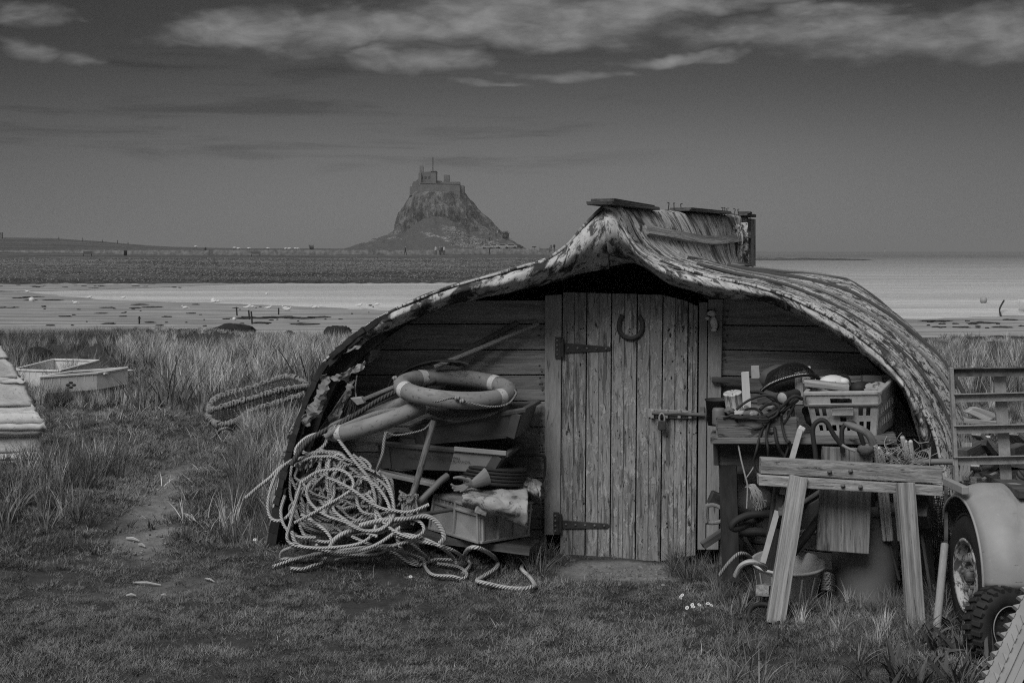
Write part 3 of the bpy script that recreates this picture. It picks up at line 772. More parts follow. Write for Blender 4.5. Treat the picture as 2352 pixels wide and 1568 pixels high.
for _ in range(26): mb.ball(W(random.uniform(1296, 1590), random.uniform(700, 1270), .0), (random.uniform(.003, .006), .002, random.uniform(.004, .014)), nu=7, nv=4)
mb.build('nail_hole', MT['tar'], door, kind='stuff')
def strap(y0, y1, x0, x1, yt0, yt1, plate):
    h = MB().prism([W(x, y, .010) for x, y in ((x0, y0), (x1-6, yt0), (x1, (yt0+yt1)/2), (x1-6, yt1), (x0, y1))], -WN*.010).build('strap_hinge', MT['iron'], door, bevel=.002)
    a, b, c, d = plate
    MB().prism([W(x, y, .022) for x, y in ((a, c), (b, c), (b, d), (a, d))], -WN*.012).build('hinge_plate', MT['iron'], h)
    MB().tube([W(b+3, c+4, .020), W(b+3, d-4, .020)], .010, 8).build('hinge_pin', MT['iron'], h)
    mb = MB()
    for k in range(5): mb.ball(W(x0+12+(x1-x0-25)*k/4, (y0+y1)/2+(((yt0+yt1)-(y0+y1))/2)*k/4, .012), (.007, .004, .007), nu=8, nv=5)
    for k in range(4): mb.ball(W((a+b)/2-2, c+8+(d-c-16)*k/3, .024), (.007, .004, .007), nu=8, nv=5)
    mb.build('screw', MT['rust'], h, kind='stuff')
strap(787, 811, 1293, 1405, 796, 806, (1275, 1289, 774, 823))
strap(1194, 1214, 1288, 1401, 1202, 1213, (1271, 1284, 1176, 1227))
bolt = MB().prism([W(x, y, .012) for x, y in ((1489, 938), (1593, 944), (1593, 962), (1489, 958))], -WN*.010).build('bolt_plate', MT['steel'], door, bevel=.002)
MB().tube([W(1497, 948, .026), W(1560, 950, .026), W(1619, 953, .028)], .010, 8).build('bolt_rod', MT['rust'], bolt)
for x in (1498, 1530, 1560, 1585):
    MB().prism([W(x-4, 940, .030), W(x+4, 940, .030), W(x+4, 961, .030), W(x-4, 961, .030)], -WN*.018).build('bolt_staple', MT['steel'], bolt, bevel=.004)
MB().prism([W(1608, 934, .026), W(1618, 934, .026), W(1618, 957, .026), W(1608, 957, .026)], -WN*.02).build('bolt_keeper', MT['rust'], shed, bevel=.003)
pk = thing('padlock', 'small black padlock hanging from the door bolt', 'padlock', W(1520, 985, .03))
MB().prism([W(x, y, .050) for x, y in ((1512, 966), (1529, 966), (1530, 984), (1526, 988), (1514, 988), (1510, 984))], -WN*.024).build('body', MT['iron'], pk, bevel=.003)
MB().tube(spl([W(1515, 968, .038), W(1514.5, 956, .038), W(1520, 949, .038), W(1526, 956, .038), W(1526, 968, .038)], 5), .005, 6).build('shackle', MT['steel'], pk)
# horseshoe and toy
mb = MB(); pts = []
for k in range(25):
    a = math.radians(130+k*(410-130-0)/24); cx_, cy_ = 1448.5, 750
    rx, ry = 27, 27 if k else 27
    pts.append(W(cx_+rx*math.cos(a), cy_-27*math.sin(a)*1.02, .012))
pts = [W(1430, 723, .012), W(1424, 736, .012)]+[W(1448.5+27*math.cos(math.radians(a)), 750-27*math.sin(math.radians(a)), .012) for a in range(175, 370, 13)]+[W(1474, 736, .012), W(1467, 725, .012)]
mb.tube(spl(pts, 3), .0125, 8, flat=.55, up=WU); hs = one(mb, 'horseshoe', MT['iron'], 'black iron horseshoe nailed to the upper middle of the plank door', 'horseshoe')
MT['toy_w'] = mat('toy white', .5, .65, (9, 9, 9), .7, .1); MT['toy_k'] = mat('toy black', .02, .04, (9, 9, 9), .6, .1)
toy = thing('toy_cat', 'small black and white toy cat fixed to the door post', 'toy', W(1637, 762, .03))
def tb(x, y, rx, ry, d=.05, m='toy_w', nm='body', par=toy, ang=0):
    R = Matrix.Rotation(math.atan2(-T_, 1), 3, 'Z') @ Matrix.Rotation(ang, 3, 'Y')
    return MB().ball(W(x, y, d), (rx*7.6/F, min(rx, ry)*.8*7.6/F, ry*7.6/F), R, 14, 10).build(nm, MT[m], par)
bd = tb(1640, 742, 8.5, 16, ang=-.15); tb(1645, 748, 6, 13, .035, 'toy_k', 'back', bd)
hd = tb(1634, 720, 10, 8, .06, 'toy_w', 'head'); tb(1632, 716, 9, 5.5, .058, 'toy_k', 'mask', hd)
for ex_ in (1626, 1641): MB().prism([W(ex_-3.5, 715, .055), W(ex_+3.5, 715, .055), W(ex_, 707, .055)], -WN*.012).build('ear', MT['toy_k'], hd)
tb(1625, 731, 5, 4, .07, 'toy_w', 'paw'); tb(1640, 757, 7, 4, .06, 'toy_w', 'paw'); tb(1630, 727, 4.5, 3.5, .066, 'toy_k', 'arm')
# loose lath under the right-hand edge
one(MB().beam(W(1785, 704, .10), W(1895, 742, .14), .045, .03, up=WN), 'lath', MT['wood_grey'], 'pale loose lath tucked under the right canvas edge', 'lath')
one(MB().beam(W(2060, 815, .25), W(2098, 905, .22), .05, .02, up=WN), 'lath', MT['wood_grey'], 'short pale lath leaning inside the right hull edge', 'lath')
# ================================================================== gear stacked against the left of the shed
MT['buoy'] = mat('faded orange buoy plastic', .19, .27, (6, 3, 1), .65, .2, [((7, 5, 1), .60, .14, .08), ((40, 14, 1), .62, .11, .04), ((60, 3, 1), .68, .34, .03)], spec=.25)
MT['band'] = mat('worn reflective band', .45, .62, (30, 9, 1), .6, .1, [((60, 20, 1), .60, .14, .04)], spec=.3)
MT['rope_l'] = rope_mat('pale rope', .34, .60, .016); MT['rope_m'] = rope_mat('grey rope', .22, .38, .014); MT['rope_d'] = rope_mat('dark rope', .06, .12, .02)
MT['plastic_d'] = mat('dark crate plastic', .07, .10, (5, 5, 5), .55, .1, [((7, 25, 7), .70, .18, .06)], spec=.3)
MT['plastic_g'] = mat('grey crate plastic', .12, .16, (5, 5, 5), .55, .1, [((7, 25, 7), .72, .24, .06)], spec=.3)
MT['plastic_m'] = mat('pale grey box plastic', .26, .33, (5, 5, 5), .6, .1, [((6, 16, 6), .68, .12, .08)], spec=.3)
MT['rubber'] = mat('black rubber', .018, .035, (9, 9, 9), .7, .2, spec=.3)
MT['cloth'] = mat('dirty sacking', .20, .42, (9, 9, 9), .95, .6, [((8, 8, 8), .60, .07, .06), ((30, 30, 30), .64, .10, .05)], det=6)
MT['glove'] = mat('rubber glove', .17, .24, (12, 12, 12), .7, .2)
MT['hose'] = mat('braided hose', .16, .30, (160, 60, 1), .7, .5, det=1)
def wpath(pts, n=6, closed=False):
    "smooth line through (x, y, d) points on or before the front wall"
    return spl([W(x, y, d) for x, y, d in pts], n, closed)
def ring_buoy(name, label, cen, ex, ey, r, bands, m='buoy'):
    "ring through cen with half-axis vectors ex, ey"
    t = thing(name, label, 'lifebuoy', cen-UP*(abs(ex.z)+abs(ey.z)+r), 'lifebuoys in the left-hand heap')
    f = lambda a: cen+ex*math.cos(a)+ey*math.sin(a)
    MB().tube([f(2*math.pi*k/64) for k in range(64)], r, 18, closed=True).build('ring', MT['buoy'], t)
    for b in bands: MB().tube([f(b+k*.028-.084) for k in range(7)], r*1.035, 18, caps=False).build('band', MT['band'], t)
    return t, f
# upper lifebuoy
c0 = W(1046, 892, .34); e1 = W(1166, 905, .34)-c0; e2 = W(1050, 918, .60)-W(1046, 892, .34); e2 = e2.normalized()*e1.length
e2 = (e2-e1*(e2.dot(e1)/e1.length_squared)); e2 = e2.normalized()*e1.length
lb, f1 = ring_buoy('lifebuoy', 'grey lifebuoy with pale bands lying on top of the crates', c0, e1, e2, .0455, [0.42, 2.45, 3.75, 5.35])
gl = wpath([(906,868,.40),(908,884,.42),(925,903,.52),(960,916,.62),(1000,922,.66),(1040,912,.66),(1060,919,.66),(1090,928,.64),(1130,934,.60),(1165,928,.5),(1185,905,.38),(1181,895,.34)])
MB().tube(gl, .0052, 7).build('grab_line', MT['rope_m'], lb)
for (x, y, d) in ((907, 868, .40), (1062, 921, .665), (1050, 914, .665)): MB().ball(W(x, y, d), (.016, .012, .012), nu=10, nv=7, jit=.2).build('line_knot', MT['rope_m'], lb)
# second lifebuoy, tipped on edge below it
c1 = W(872, 958, .42); e3 = W(978, 925, .40)-c1; e4 = (W(862, 982, .50)-c1); e4 = e4-e3*(e4.dot(e3)/e3.length_squared); dpt = -WN*.10
e4 = (e4.normalized()*.055-dpt*1.6); e4 = e4-e3*(e4.dot(e3)/e3.length_squared); e4 = e4.normalized()*e3.length*.72
lb2, f2 = ring_buoy('lifebuoy', 'lifebuoy tipped on edge beneath the upper one, leaning on the rope heap', c1, e3, e4, .043, [0.35, 2.35, 3.9])
MB().tube(wpath([(990,968,.5),(975,985,.62),(940,995,.66),(905,999,.68),(887,992,.70)]), .0052, 7).build('grab_line', MT['rope_m'], lb2)
MB().tube(wpath([(887,992,.70),(882,1015,.71),(879,1040,.72),(872,1062,.72),(866,1080,.70)]), .0085, 8).build('grab_line_end', MT['rope_m'], lb2)
# crates
def tub(name, label, TL, TR, BR, BL, d, depth, m, rim=.012, taper=.03, group=None):
    A, B, C_, D_ = [W(x, y, d) for x, y in (TL, TR)]+[W(x, y, d-taper) for x, y in (BR, BL)]
    back = -WN*depth; up = ((A-D_)+(B-C_))*.5; up.normalize()
    t = thing(name, label, 'crate', (D_+C_)/2+back*.5, group)
    E, G_, I_, J_ = A+back, B+back, C_+back*.9, D_+back*.9
    mb = MB()
    for q in ((A, B, C_, D_), (G_, E, J_, I_), (E, A, D_, J_), (B, G_, I_, C_), (D_, C_, I_, J_)): mb.add(q, [(0, 1, 2, 3)])
    body = mb.build('shell', MT[m], t, solid=.005)
    mb = MB(); out = .012
    for a, b in ((A, B), (B, G_), (G_, E), (E, A)):
        dr = (b-a).normalized()*out; mb.beam(a-dr+up*-.008, b+dr+up*-.008, .026, .022, up=up)
    mb.build('rim', MT[m], t, bevel=.004)
    mb = MB()
    for k in (.06, .94): mb.beam(A.lerp(B, k)-up*.02+WN*.006, D_.lerp(C_, k)+WN*.006, .05, .012, up=WN)
    mb.build('corner_rib', MT[m], t, bevel=.003)
    return t, (A, B, C_, D_)
tub('fish_crate', 'dark grey fish crate tilted on the stack under the lifebuoy', (946,978), (1203,938), (1186,1003), (956,1022), .44, .40, 'plastic_d', group='crates in the left-hand heap')
halfpale = mat('half pale crate plastic', .085, .11, (5, 5, 5), .55, .1, [((7, 25, 7), .70, .16, .06)], spec=.3)
fc, fq = tub('fish_crate', 'stencilled grey fish crate whose right half is pale', (868,1014), (1164,1040), (1138,1084), (874,1074), .46, .36, 'plastic_d', group='crates in the left-hand heap')
fp_ = MB(); q0, q1 = .60, .945      # the paler right part, laid as a thin skin on the shell
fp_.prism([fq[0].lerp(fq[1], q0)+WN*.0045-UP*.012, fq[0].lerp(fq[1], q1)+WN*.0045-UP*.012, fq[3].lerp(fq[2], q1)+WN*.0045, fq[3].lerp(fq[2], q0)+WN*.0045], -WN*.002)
fp_.build('pale_panel', MT['plastic_m'], fc)
fr_ = MB(); fr_.beam(fq[0].lerp(fq[1], q0)+WN*.012, fq[0].lerp(fq[1], 1)+WN*.012, .012, .024, up=UP); fr_.build('pale_rim', MT['plastic_m'], fc, bevel=.003)
MT['stencil'] = mat('stencil ink', .02, .03, (9, 9, 9), .8, 0)
def lettering(txt, a, b, hgt, parent, m, nrm, name='lettering', lift=.0):
    cu = bpy.data.curves.new(name, 'FONT'); cu.body = txt; cu.align_x = 'LEFT'; cu.extrude = .0; cu.resolution_u = 2; cu.space_character = 1.15
    to = bpy.data.objects.new(name, cu); COL.objects.link(to)
    me = bpy.data.meshes.new_from_object(to.evaluated_get(bpy.context.evaluated_depsgraph_get()))
    bpy.data.objects.remove(to); bpy.data.curves.remove(cu)
    co = np.array([v.co[:] for v in me.vertices]); x0, x1 = co[:, 0].min(), co[:, 0].max(); y0, y1 = co[:, 1].min(), co[:, 1].max()
    ax = (b-a)/(x1-x0); n = nrm; ay = n.cross(b-a).normalized()*(-1); ay = ay if ay.z > 0 else -ay; ay *= hgt/(y1-y0)
    off = Vector((0, 0, 0)); q = parent
    while q is not None: off += q.location; q = q.parent
    for v in me.vertices: c = v.co.copy(); v.co = a+ax*(c.x-x0)+ay*(c.y-y0)+n*lift-off
    me.materials.clear(); me.materials.append(m); o = bpy.data.objects.new(name, me); COL.objects.link(o); o.parent = parent
    return o
def onf(x, y):  # on the crate's front face
    nn = (fq[1]-fq[0]).cross(fq[3]-fq[0]).normalized(); nn = nn if nn.dot(WN) > 0 else -nn
    c = Vector((0, 0, H)); d = P(x, y, 1)-c; k = (fq[0]-c).dot(nn)/d.dot(nn); return c+d*k, nn
a, nn = onf(953, 1044.5); b, _ = onf(1057, 1053.5); lettering('PORT LA TURBALLE 2002', a, b, .0125, fc, MT['stencil'], nn, lift=.0085)
a, nn = onf(935, 1050.5); b, _ = onf(1080, 1062.5); lettering('USAGE INTERDIT HORS CONCESSION', a, b, .0125, fc, MT['stencil'], nn, lift=.0085)
tub('plastic_basket', 'black plastic basket low in the heap behind the leaning iron bar', (868,1097), (985,1104), (975,1185), (875,1180), .34, .25, 'plastic_d', group='crates in the left-hand heap')
bk, bq = tub('plastic_basket', 'dark basket with square holes half buried behind the rope heap', (712,1105), (800,1105), (796,1200), (716,1200), .34, .22, 'plastic_d', group='crates in the left-hand heap')
mb = MB()
for i in range(8):
    for j in range(6): mb.box(bq[0].lerp(bq[1], .18+.64*i/7).lerp(bq[3].lerp(bq[2], .18+.64*i/7), .15+.75*j/5)+WN*.008, (.008, .004, .010))
mb.build('slot', MT['rubber'], bk, kind='stuff')
one(MB().beam(W(868, 1080, .46), W(1010, 1112, .40), .16, .016), 'plank', MT['wood_grey'], 'flat grey plank jammed under the stencilled fish crate', 'plank', bevel=.002)
one(MB().beam(W(1168, 1050, .10), W(1240, 1042, .06), .10, .012, up=WN), 'sheet_offcut', MT['wood_dark'], 'dark offcut leaning on the wall boards right of the crates', 'offcut')
one(MB().tube(wpath([(1190,1046,.12),(1240,1045,.10),(1252,1052,.10),(1249,1098,.10),(1236,1107,.10),(1205,1090,.14),(1190,1076,.18)]), .007, 7), 'bent_tube', MT['rubber'], 'bent black tube against the wall beside the left door post', 'tube')
# plastic box with sacking
bA, bB, bC = W(999, 1134, .34), W(1101, 1164, .58), W(1222, 1150, .22); dz = UP*-.185
bx = thing('storage_box', 'grey ribbed plastic box with sacking thrown over its lid', 'box', (bA+bC)/2+dz)
aL, aR = bA+dz-WU*.03, bC+dz-WU*.02; aB = bB+dz+WU*.004; bD = bA+bC-bB; aD = aL+aR-aB
mb = MB()
for q in ((bA, bB, aB, aL), (bB, bC, aR, aB), (bC, bD, aD, aR), (bD, bA, aL, aD), (aL, aB, aR, aD), (bA, bB, bC, bD)): mb.add(q, [(0, 1, 2, 3)])
mb.build('shell', MT['plastic_m'], bx, solid=.004)
nL = (bB-bA).cross(dz).normalized(); nL = nL if nL.dot(WN) > 0 else -nL; nR = (bC-bB).cross(dz).normalized(); nR = nR if nR.dot(WN) > 0 else -nR
rb_ = MB()
for k in (.02, .50, .98): rb_.beam(bA.lerp(bB, k)+nL*.006, aL.lerp(aB, k)+nL*.006, .014, .016, up=nL)
for k in (.03, .22, .97): rb_.beam(bA.lerp(aL, k)+nL*.006, bB.lerp(aB, k)+nL*.006, .014, .016, up=nL)
for k in range(1, 6): rb_.beam(bA.lerp(bB, .5*k/6)+nL*.005, bA.lerp(bB, .5*k/6)+dz*.2+nL*.005, .006, .012, up=nL)
for k in (.04, .34, .66, .96): rb_.beam(bB.lerp(bC, k)+nR*.006, aB.lerp(aR, k)+nR*.006, .014, .016, up=nR)
for k in (.03, .25, .97): rb_.beam(bB.lerp(aB, k)+nR*.006, bC.lerp(aR, k)+nR*.006, .014, .016, up=nR)
rb_.build('rib', MT['plastic_m'], bx, bevel=.003)
one(MB().beam(aL-WU*.05+UP*-.02+WN*.02, aR+WU*.06+UP*-.03+WN*.16, .22, .035), 'plank', MT['wood_dark'], 'dark board lying in the grass under the ribbed box', 'plank')
def sack(u, v):
    x = 1062+150*u; top = 1112-10*math.sin(u*3.1)
    if v < .5: k = v/.5; y = top+k*(1136+14*u-top); d = .20+.40*k
    else: k = (v-.5)/.5; y = 1136+14*u+k*(26+38*u**1.5); d = .60+.05*math.sin(k*3)-.02*k
    n = mnoise.fractal((u*4, v*4, 0), 1, 2, 4); p = W(x+4*n, y+5*mnoise.noise((u*7, v*5, 3))*v, d)+UP*(.012*n); return p, (u*.4, v*.4, 0)
MB().grid(sack, 40, 40).build
one(MB().grid(sack, 40, 36), 'sack', MT['cloth'], 'mould spotted pale sack draped over the ribbed box', 'sack', solid=.006)
def sack2(u, v):
    a = v*math.pi; x = 1190+52*u; y = 1086+20*u+v*54; d = .12+.20*math.sin(a)+.03*mnoise.noise((u*5, v*5, 1))
    n = mnoise.fractal((u*3, v*4, 5), 1, 2, 4); return W(x+5*n, y+4*n, d), (u*.3, v*.3, 3)
one(MB().grid(sack2, 24, 24), 'sack', MT['cloth'], 'crumpled dark stained sack behind the tyre by the wall', 'sack', solid=.008)
mb = MB(); mb.beam(W(1092, 1166, .62), W(1118, 1174, .60), .03, .05, up=UP, jit=.006); one(mb, 'rag', MT['cloth'], 'short rag hanging below the draped sack', 'rag', bevel=.004)
# glove
gl_ = thing('rubber_glove', 'grey rubber glove lying palm up on the draped sack', 'glove', W(1080, 1128, .5))
mb = MB(); hand = [(1119,1094,.46),(1108,1100,.48),(1094,1107,.50),(1084,1110,.51),(1073,1109,.52),(1066,1110,.53)]
mb.tube(wpath(hand, 4), [.050*(1-.62*min(1, i/12)) if i < 12 else .019+.012*math.sin((i-12)/8*3) for i in range(21)], 14, flat=.55)
for fpts, r in (([(1068,1113,.53),(1056,1117,.55),(1044,1117,.57),(1037,1112,.58)], .0085), ([(1068,1116,.54),(1056,1121,.57),(1045,1122,.59),(1040,1120,.6)], .0085),
                ([(1070,1118,.55),(1060,1124,.58),(1050,1126,.6),(1044,1126,.61)], .008), ([(1074,1118,.55),(1066,1125,.59),(1058,1128,.61)], .0072), ([(1074,1104,.53),(1064,1098,.55),(1054,1096,.56),(1043,1097,.57)], .0095)):
    q = wpath(fpts, 4); mb.tube(q, [r*(1-.35*(i/len(q))**2) for i in range(len(q))], 9); mb.ball(q[-1], r*.68, nu=8, nv=6)
mb.build('hand', MT['glove'], gl_)
# tyre lying flat
ty = thing('tyre', 'worn black tyre lying flat under the stencilled fish crate', 'tyre', W(1128, 1108, .25))
M_ = Matrix.Translation(W(1128, 1088, .28)) @ Matrix.Rotation(.10, 4, 'Y') @ Matrix.Rotation(-.06, 4, 'X')
pr = [(.095, -.035), (.10, -.045), (.15, -.05), (.175, -.043)]
for k in range(5): z = -.040+k*.018; pr += [(.186, z), (.188, z+.002), (.188, z+.012), (.186, z+.014), (.180, z+.0145), (.180, z+.0175)]
pr += [(.175, .05), (.15, .054), (.10, .048), (.095, .035)]
MB().lathe(pr, 56, M_).build('casing', MT['rubber'], ty)
# long thin things
def stick(pts, r, name, m, label, cat, n=8, group=None): return one(MB().tube(wpath(pts, 5) if len(pts) > 2 else [W(*p) for p in pts], r, n), name, MT[m], label, cat, group)
stick([(998,843,.16),(1238,743,.03)], .0125, 'pole', 'wood_grey', 'pale wooden shaft leaning across the left wall boards', 'pole', group='shafts in the left-hand heap')
stick([(1010,838,.10),(1190,740,.02)], .015, 'pole', 'wood_dark', 'dark shaft leaning behind the pale wooden shaft', 'pole', group='shafts in the left-hand heap')
stick([(996,966,.56),(956,1110,.66),(931,1173,.70)], .0165, 'iron_bar', 'rust', 'rusty iron bar leaning in front of the stacked crates', 'bar')
stick([(964,1182,.72),(1040,1169,.66)], .0105, 'rod', 'wood_dark', 'short dark rod resting against the ribbed box', 'rod')
stick([(1000,872,.16),(880,925,.24),(742,988,.34)], .018, 'pole', 'wood_dark', 'long dark pole passing behind the tipped lifebuoy', 'pole', group='shafts in the left-hand heap')
bm_ = thing('broom', 'old broom with a worn brush head hanging under the torn canvas', 'broom', W(820, 950, .32))
MB().tube([W(836, 917, .36), W(912, 886, .26)], .0125, 8).build('handle', MT['wood_grey'], bm_)
MB().prism([W(x, y, .40) for x, y in ((803,914),(829,911),(837,926),(820,931))], -WN*.05).build('head', MT['wood_grey'], bm_, bevel=.005)
mb = MB()
for k in range(60):
    q = random.random(); a = W(803+26*q, 917+10*q, .36+random.uniform(-.02, .02)); mb.tube([a, a+Vector((random.uniform(-.03, .0), 0, -.075+random.uniform(-.015, .015)))], .0016, 3, caps=False)
mb.build('bristle', MT['wood_dark'], bm_, kind='stuff')
stick([(820,862,.30),(816,890,.32),(818,912,.36)], .004, 'cord', 'rope_m', 'thin cord looped from the torn canvas to the broom head', 'cord', 6)
stick([(925,940,.46),(893,944,.50),(860,951,.54),(815,968,.56),(776,985,.58),(748,1003,.58)], .0145, 'hose', 'hose', 'pale braided hose curving behind the tipped lifebuoy', 'hose', 12)
stick([(912,898,.34),(868,920,.40),(820,950,.46),(779,974,.50),(740,992,.54),(700,1020,.58),(668,1068,.62)], .0135, 'rope', 'rope_d', 'thick dark rope slung from the crates to the hull edge', 'rope', 9)
mb = MB(); q = wpath([(1028,1092,.52),(1012,1104,.56),(992,1124,.60),(970,1146,.64),(952,1166,.66)], 14)
mb.tube(q, [.0185 if i % 2 else .0155 for i in range(len(q))], 12); one(mb, 'corrugated_hose', MT['plastic_g'], 'ribbed grey hose poking up beside the glove', 'hose')
# coils
mb = MB()
for k in range(10):
    rx = 58+4*k; ry = 14+2.6*k
    for _ in (0,):
        pts = [W(1062+2*math.sin(k)+rx*math.cos(a), 926+ry*math.sin(a)*(1 if math.sin(a) > 0 else .35), .40+.16*math.sin(a)) for a in [2*math.pi*i/28 for i in range(28)]]
        mb.tube(pts, .0058, 7, closed=True)
one(mb, 'rope_coil', MT['rope_d'], 'coil of dark thin rope sagging below the upper lifebuoy', 'rope')
mb = MB()
for k in range(8):
    r_ = 112+2.2*k; pts = [W(1010+k*.8+r_*math.cos(a), 905-r_*.62*math.sin(a), .10+.012*k+.06*math.sin(a*2+k)) for a in [math.pi*.34+math.pi*.72*i/24 for i in range(25)]]
    mb.tube(pts, .0036, 5)
one(mb, 'cable_coil', MT['rubber'], 'coil of thin black cable behind the upper lifebuoy', 'cable')
# the big heap of pale rope
def z4(x, y): return 551.25+x*.3125, 918.75+y*.3125
def heap(pts, d0=None, ground_from=1228, dz=0.0):
    out = []
    for i, p in enumerate(pts):
        x, y = z4(p[0], p[1])
        t = (y-1000)/230.0; d = .48+.22*max(0, min(1, t))+dz; q = W(x, y, d)
        if y > 1258:
            gq = Gp(x, y, .020); k = sst(1258, 1292, y); Yq = q.y+(gq.y-q.y)*k; q = P(x, y, Yq)
            q.z = max(q.z, gz(q.x, q.y)+.016)+.006*((i*7) % 3)
        out.append(q)
    return out
MT['rope_l2'] = rope_mat('soiled rope', .20, .50, .016)
rh = thing('rope_heap', 'big tangled heap of pale rope at the foot of the torn hull edge', 'rope', Gp(780, 1262))
LINES = [
 ([(400,430),(300,500),(235,620),(205,760),(225,860),(290,885),(360,840),(410,740),(440,640)], .0085, .04),
 ([(700,180),(700,240),(740,310),(800,390),(870,480),(950,580),(990,700),(1000,800),(1060,900),(1150,970),(1260,1010),(1330,985)], .0085, .10),
 ([(450,600),(410,740),(370,900),(345,1000),(370,1050),(450,1075),(620,1085),(850,1060),(960,1000),(1000,900),(985,760),(930,690)], .0085, .09),
 ([(240,1222),(330,1200),(400,1185),(560,1130),(750,1110),(950,1095),(1130,1065),(1250,1035),(1400,1050),(1560,1100),(1660,1180),(1690,1230),(1640,1270)], .0095, .06),
 ([(630,1160),(600,1205),(540,1230),(460,1240),(370,1242)], .0095, .0),
 ([(560,1125),(430,1170),(340,1180),(300,1165),(310,1120),(380,1080)], .0085, .02),
 ([(700,1175),(850,1150),(1000,1110),(1150,1100),(1280,1150),(1350,1190),(1365,1230),(1420,1290),(1560,1310),(1640,1310),(1665,1280),(1600,1240),(1450,1200)], .0085, .03),
 ([(880,920),(1000,890),(1200,870),(1350,850),(1430,880),(1480,940),(1500,1010),(1470,1050)], .0125, .10),
 ([(1640,1160),(1680,1100),(1750,1085),(1840,1130),(1890,1190),(1880,1250),(1780,1300),(1742,1335),(1790,1358),(1950,1375),(2080,1392),(2150,1388),(2168,1360),(2130,1310),(2085,1275),(2070,1235),(2085,1200)], .0115, .0),
 ([(410,420),(415,350),(490,275),(590,245),(635,270),(620,330),(540,390),(470,385),(460,340),(530,285)], .0095, .02),
 ([(640,570),(720,600),(830,660),(940,740),(1030,790),(1130,810),(1250,820),(1390,765)], .0085, .13),
 ([(400,900),(520,840),(640,770),(760,700),(830,640),(820,570),(760,520),(680,510),(560,530),(440,610)], .0085, .12),
 ([(520,610),(490,680),(530,770),(640,850),(760,890),(880,950),(1000,960),(1080,920),(1130,840),(1120,700),(1080,590),(1020,520)], .0085, .11),
 ([(760,740),(690,770),(700,820),(790,890),(900,960),(1010,1000)], .0085, .10),
 ([(830,400),(910,470),(940,510),(960,490),(930,450),(880,420)], .0085, .04),
 ([(1130,960),(1150,1000),(1180,1080),(1220,1140),(1310,1210)], .0115, .05),
 ([(1120,900),(1200,1000),(1330,1130),(1390,1180)], .0085, .05),
 ([(40,720),(120,650),(220,570),(290,500),(400,440),(480,420)], .0095, .02),
 ([(650,500),(660,440),(720,400),(770,430),(740,490),(690,560),(690,700),(620,800),(640,830)], .0085, .06),
 ([(870,640),(860,740),(900,820),(1000,840),(1100,820)], .0085, .08),
 ([(440,920),(480,1000),(560,1030),(640,1040),(670,1020),(620,950),(520,880),(450,840)], .0085, .06),
 ([(1010,580),(1080,640),(1130,760),(1130,860),(1080,920)], .0085, .07),
 ([(660,1080),(700,1020),(780,970),(900,930),(1050,880),(1120,850)], .0125, .06),
]
LINES += [([(900,560),(1010,640),(1090,760),(1100,880),(1020,950),(900,960)], .0085, .10), ([(980,980),(1060,960),(1150,900),(1250,870),(1330,900),(1350,960),(1280,1010),(1150,1000)], .0085, .08),
 ([(380,960),(420,1060),(560,1110),(760,1120),(960,1080),(1100,1000),(1180,930)], .0095, .09), ([(560,1060),(640,1130),(800,1150),(1000,1130),(1150,1060)], .0085, .07), ([(820,1000),(960,1060),(1120,1130),(1290,1210),(1430,1180),(1560,1190)], .0085, .05),
 ([(330,700),(300,820),(330,930),(420,1000),(560,1010)], .0085, .07), ([(1180,980),(1330,1010),(1480,1080),(1560,1150),(1590,1210)], .0095, .05)]
mb = MB()
for pts, r, dz in LINES:
    q = spl(heap(pts, dz=dz), 7); mb.tube(q, r, 8)
mb.build('loose_loop', MT['rope_l'], rh); mb = MB()
random.seed(21)
for k in range(52):      # body of the heap
    cx_, cy_ = 740+random.uniform(-170, 210), 690+random.uniform(-170, 150); rx, ry = random.uniform(110, 290), random.uniform(90, 250)
    ph = random.uniform(0, 6.28); tl = random.uniform(-.9, .9); n = 11; span = random.uniform(2.4, 5.6); dd = random.uniform(-.08, .09)
    pts = []
    for i in range(n):
        a = ph+span*i/(n-1); ex_ = rx*math.cos(a)+random.uniform(-22, 22); ey_ = ry*math.sin(a)+random.uniform(-20, 20)
        zx_ = cx_+ex_*math.cos(tl)-ey_*math.sin(tl); zy_ = cy_+ex_*math.sin(tl)+ey_*math.cos(tl)
        zy_ = max(370+abs(zx_-640)*.45, min(990-max(0, abs(zx_-700)-250)*.3, zy_)); zx_ = max(370+.0*zy_, min(1120, zx_))
        x, y = z4(zx_, zy_)
        t = max(0, min(1, (y-1000)/230)); pts.append(W(x, y, .46+.20*t+dd+.02*math.sin(a*3)))
    mb.tube(spl(pts, 4), random.choice((.0075, .0085, .0095)), 7)
for k in range(11):      # tight lower turns
    y0_ = 880+k*7; pts = [(430+10*k+random.uniform(-15, 15), y0_-130+random.uniform(-20, 20)), (500+random.uniform(-20, 20), y0_-10), (640, y0_+30+random.uniform(-8, 8)), (800, y0_+30+random.uniform(-8, 8)), (930+random.uniform(-20, 20), y0_-15), (1010-6*k, y0_-140+random.uniform(-20, 20))]
    mb.tube(spl([W(*z4(x, y), .62+.012*(k % 5)) for x, y in pts], 6), .0085, 7)
for k in range(12):      # upper hank
    o = k*9; pts = [(420+o, 520-o*.3), (480+o, 420-o*.5+random.uniform(-10, 10)), (600+o*.7, 390+random.uniform(-12, 12)), (740+o*.4, 390+o*.4), (800+o*.3, 480+o*.8), (830+o*.2, 620+o)]
    mb.tube(spl([W(*z4(x, y), .52+.01*(k % 4)) for x, y in pts], 6), .009, 7)
mb.build('coil', MT['rope_l2'], rh)
mb = MB()
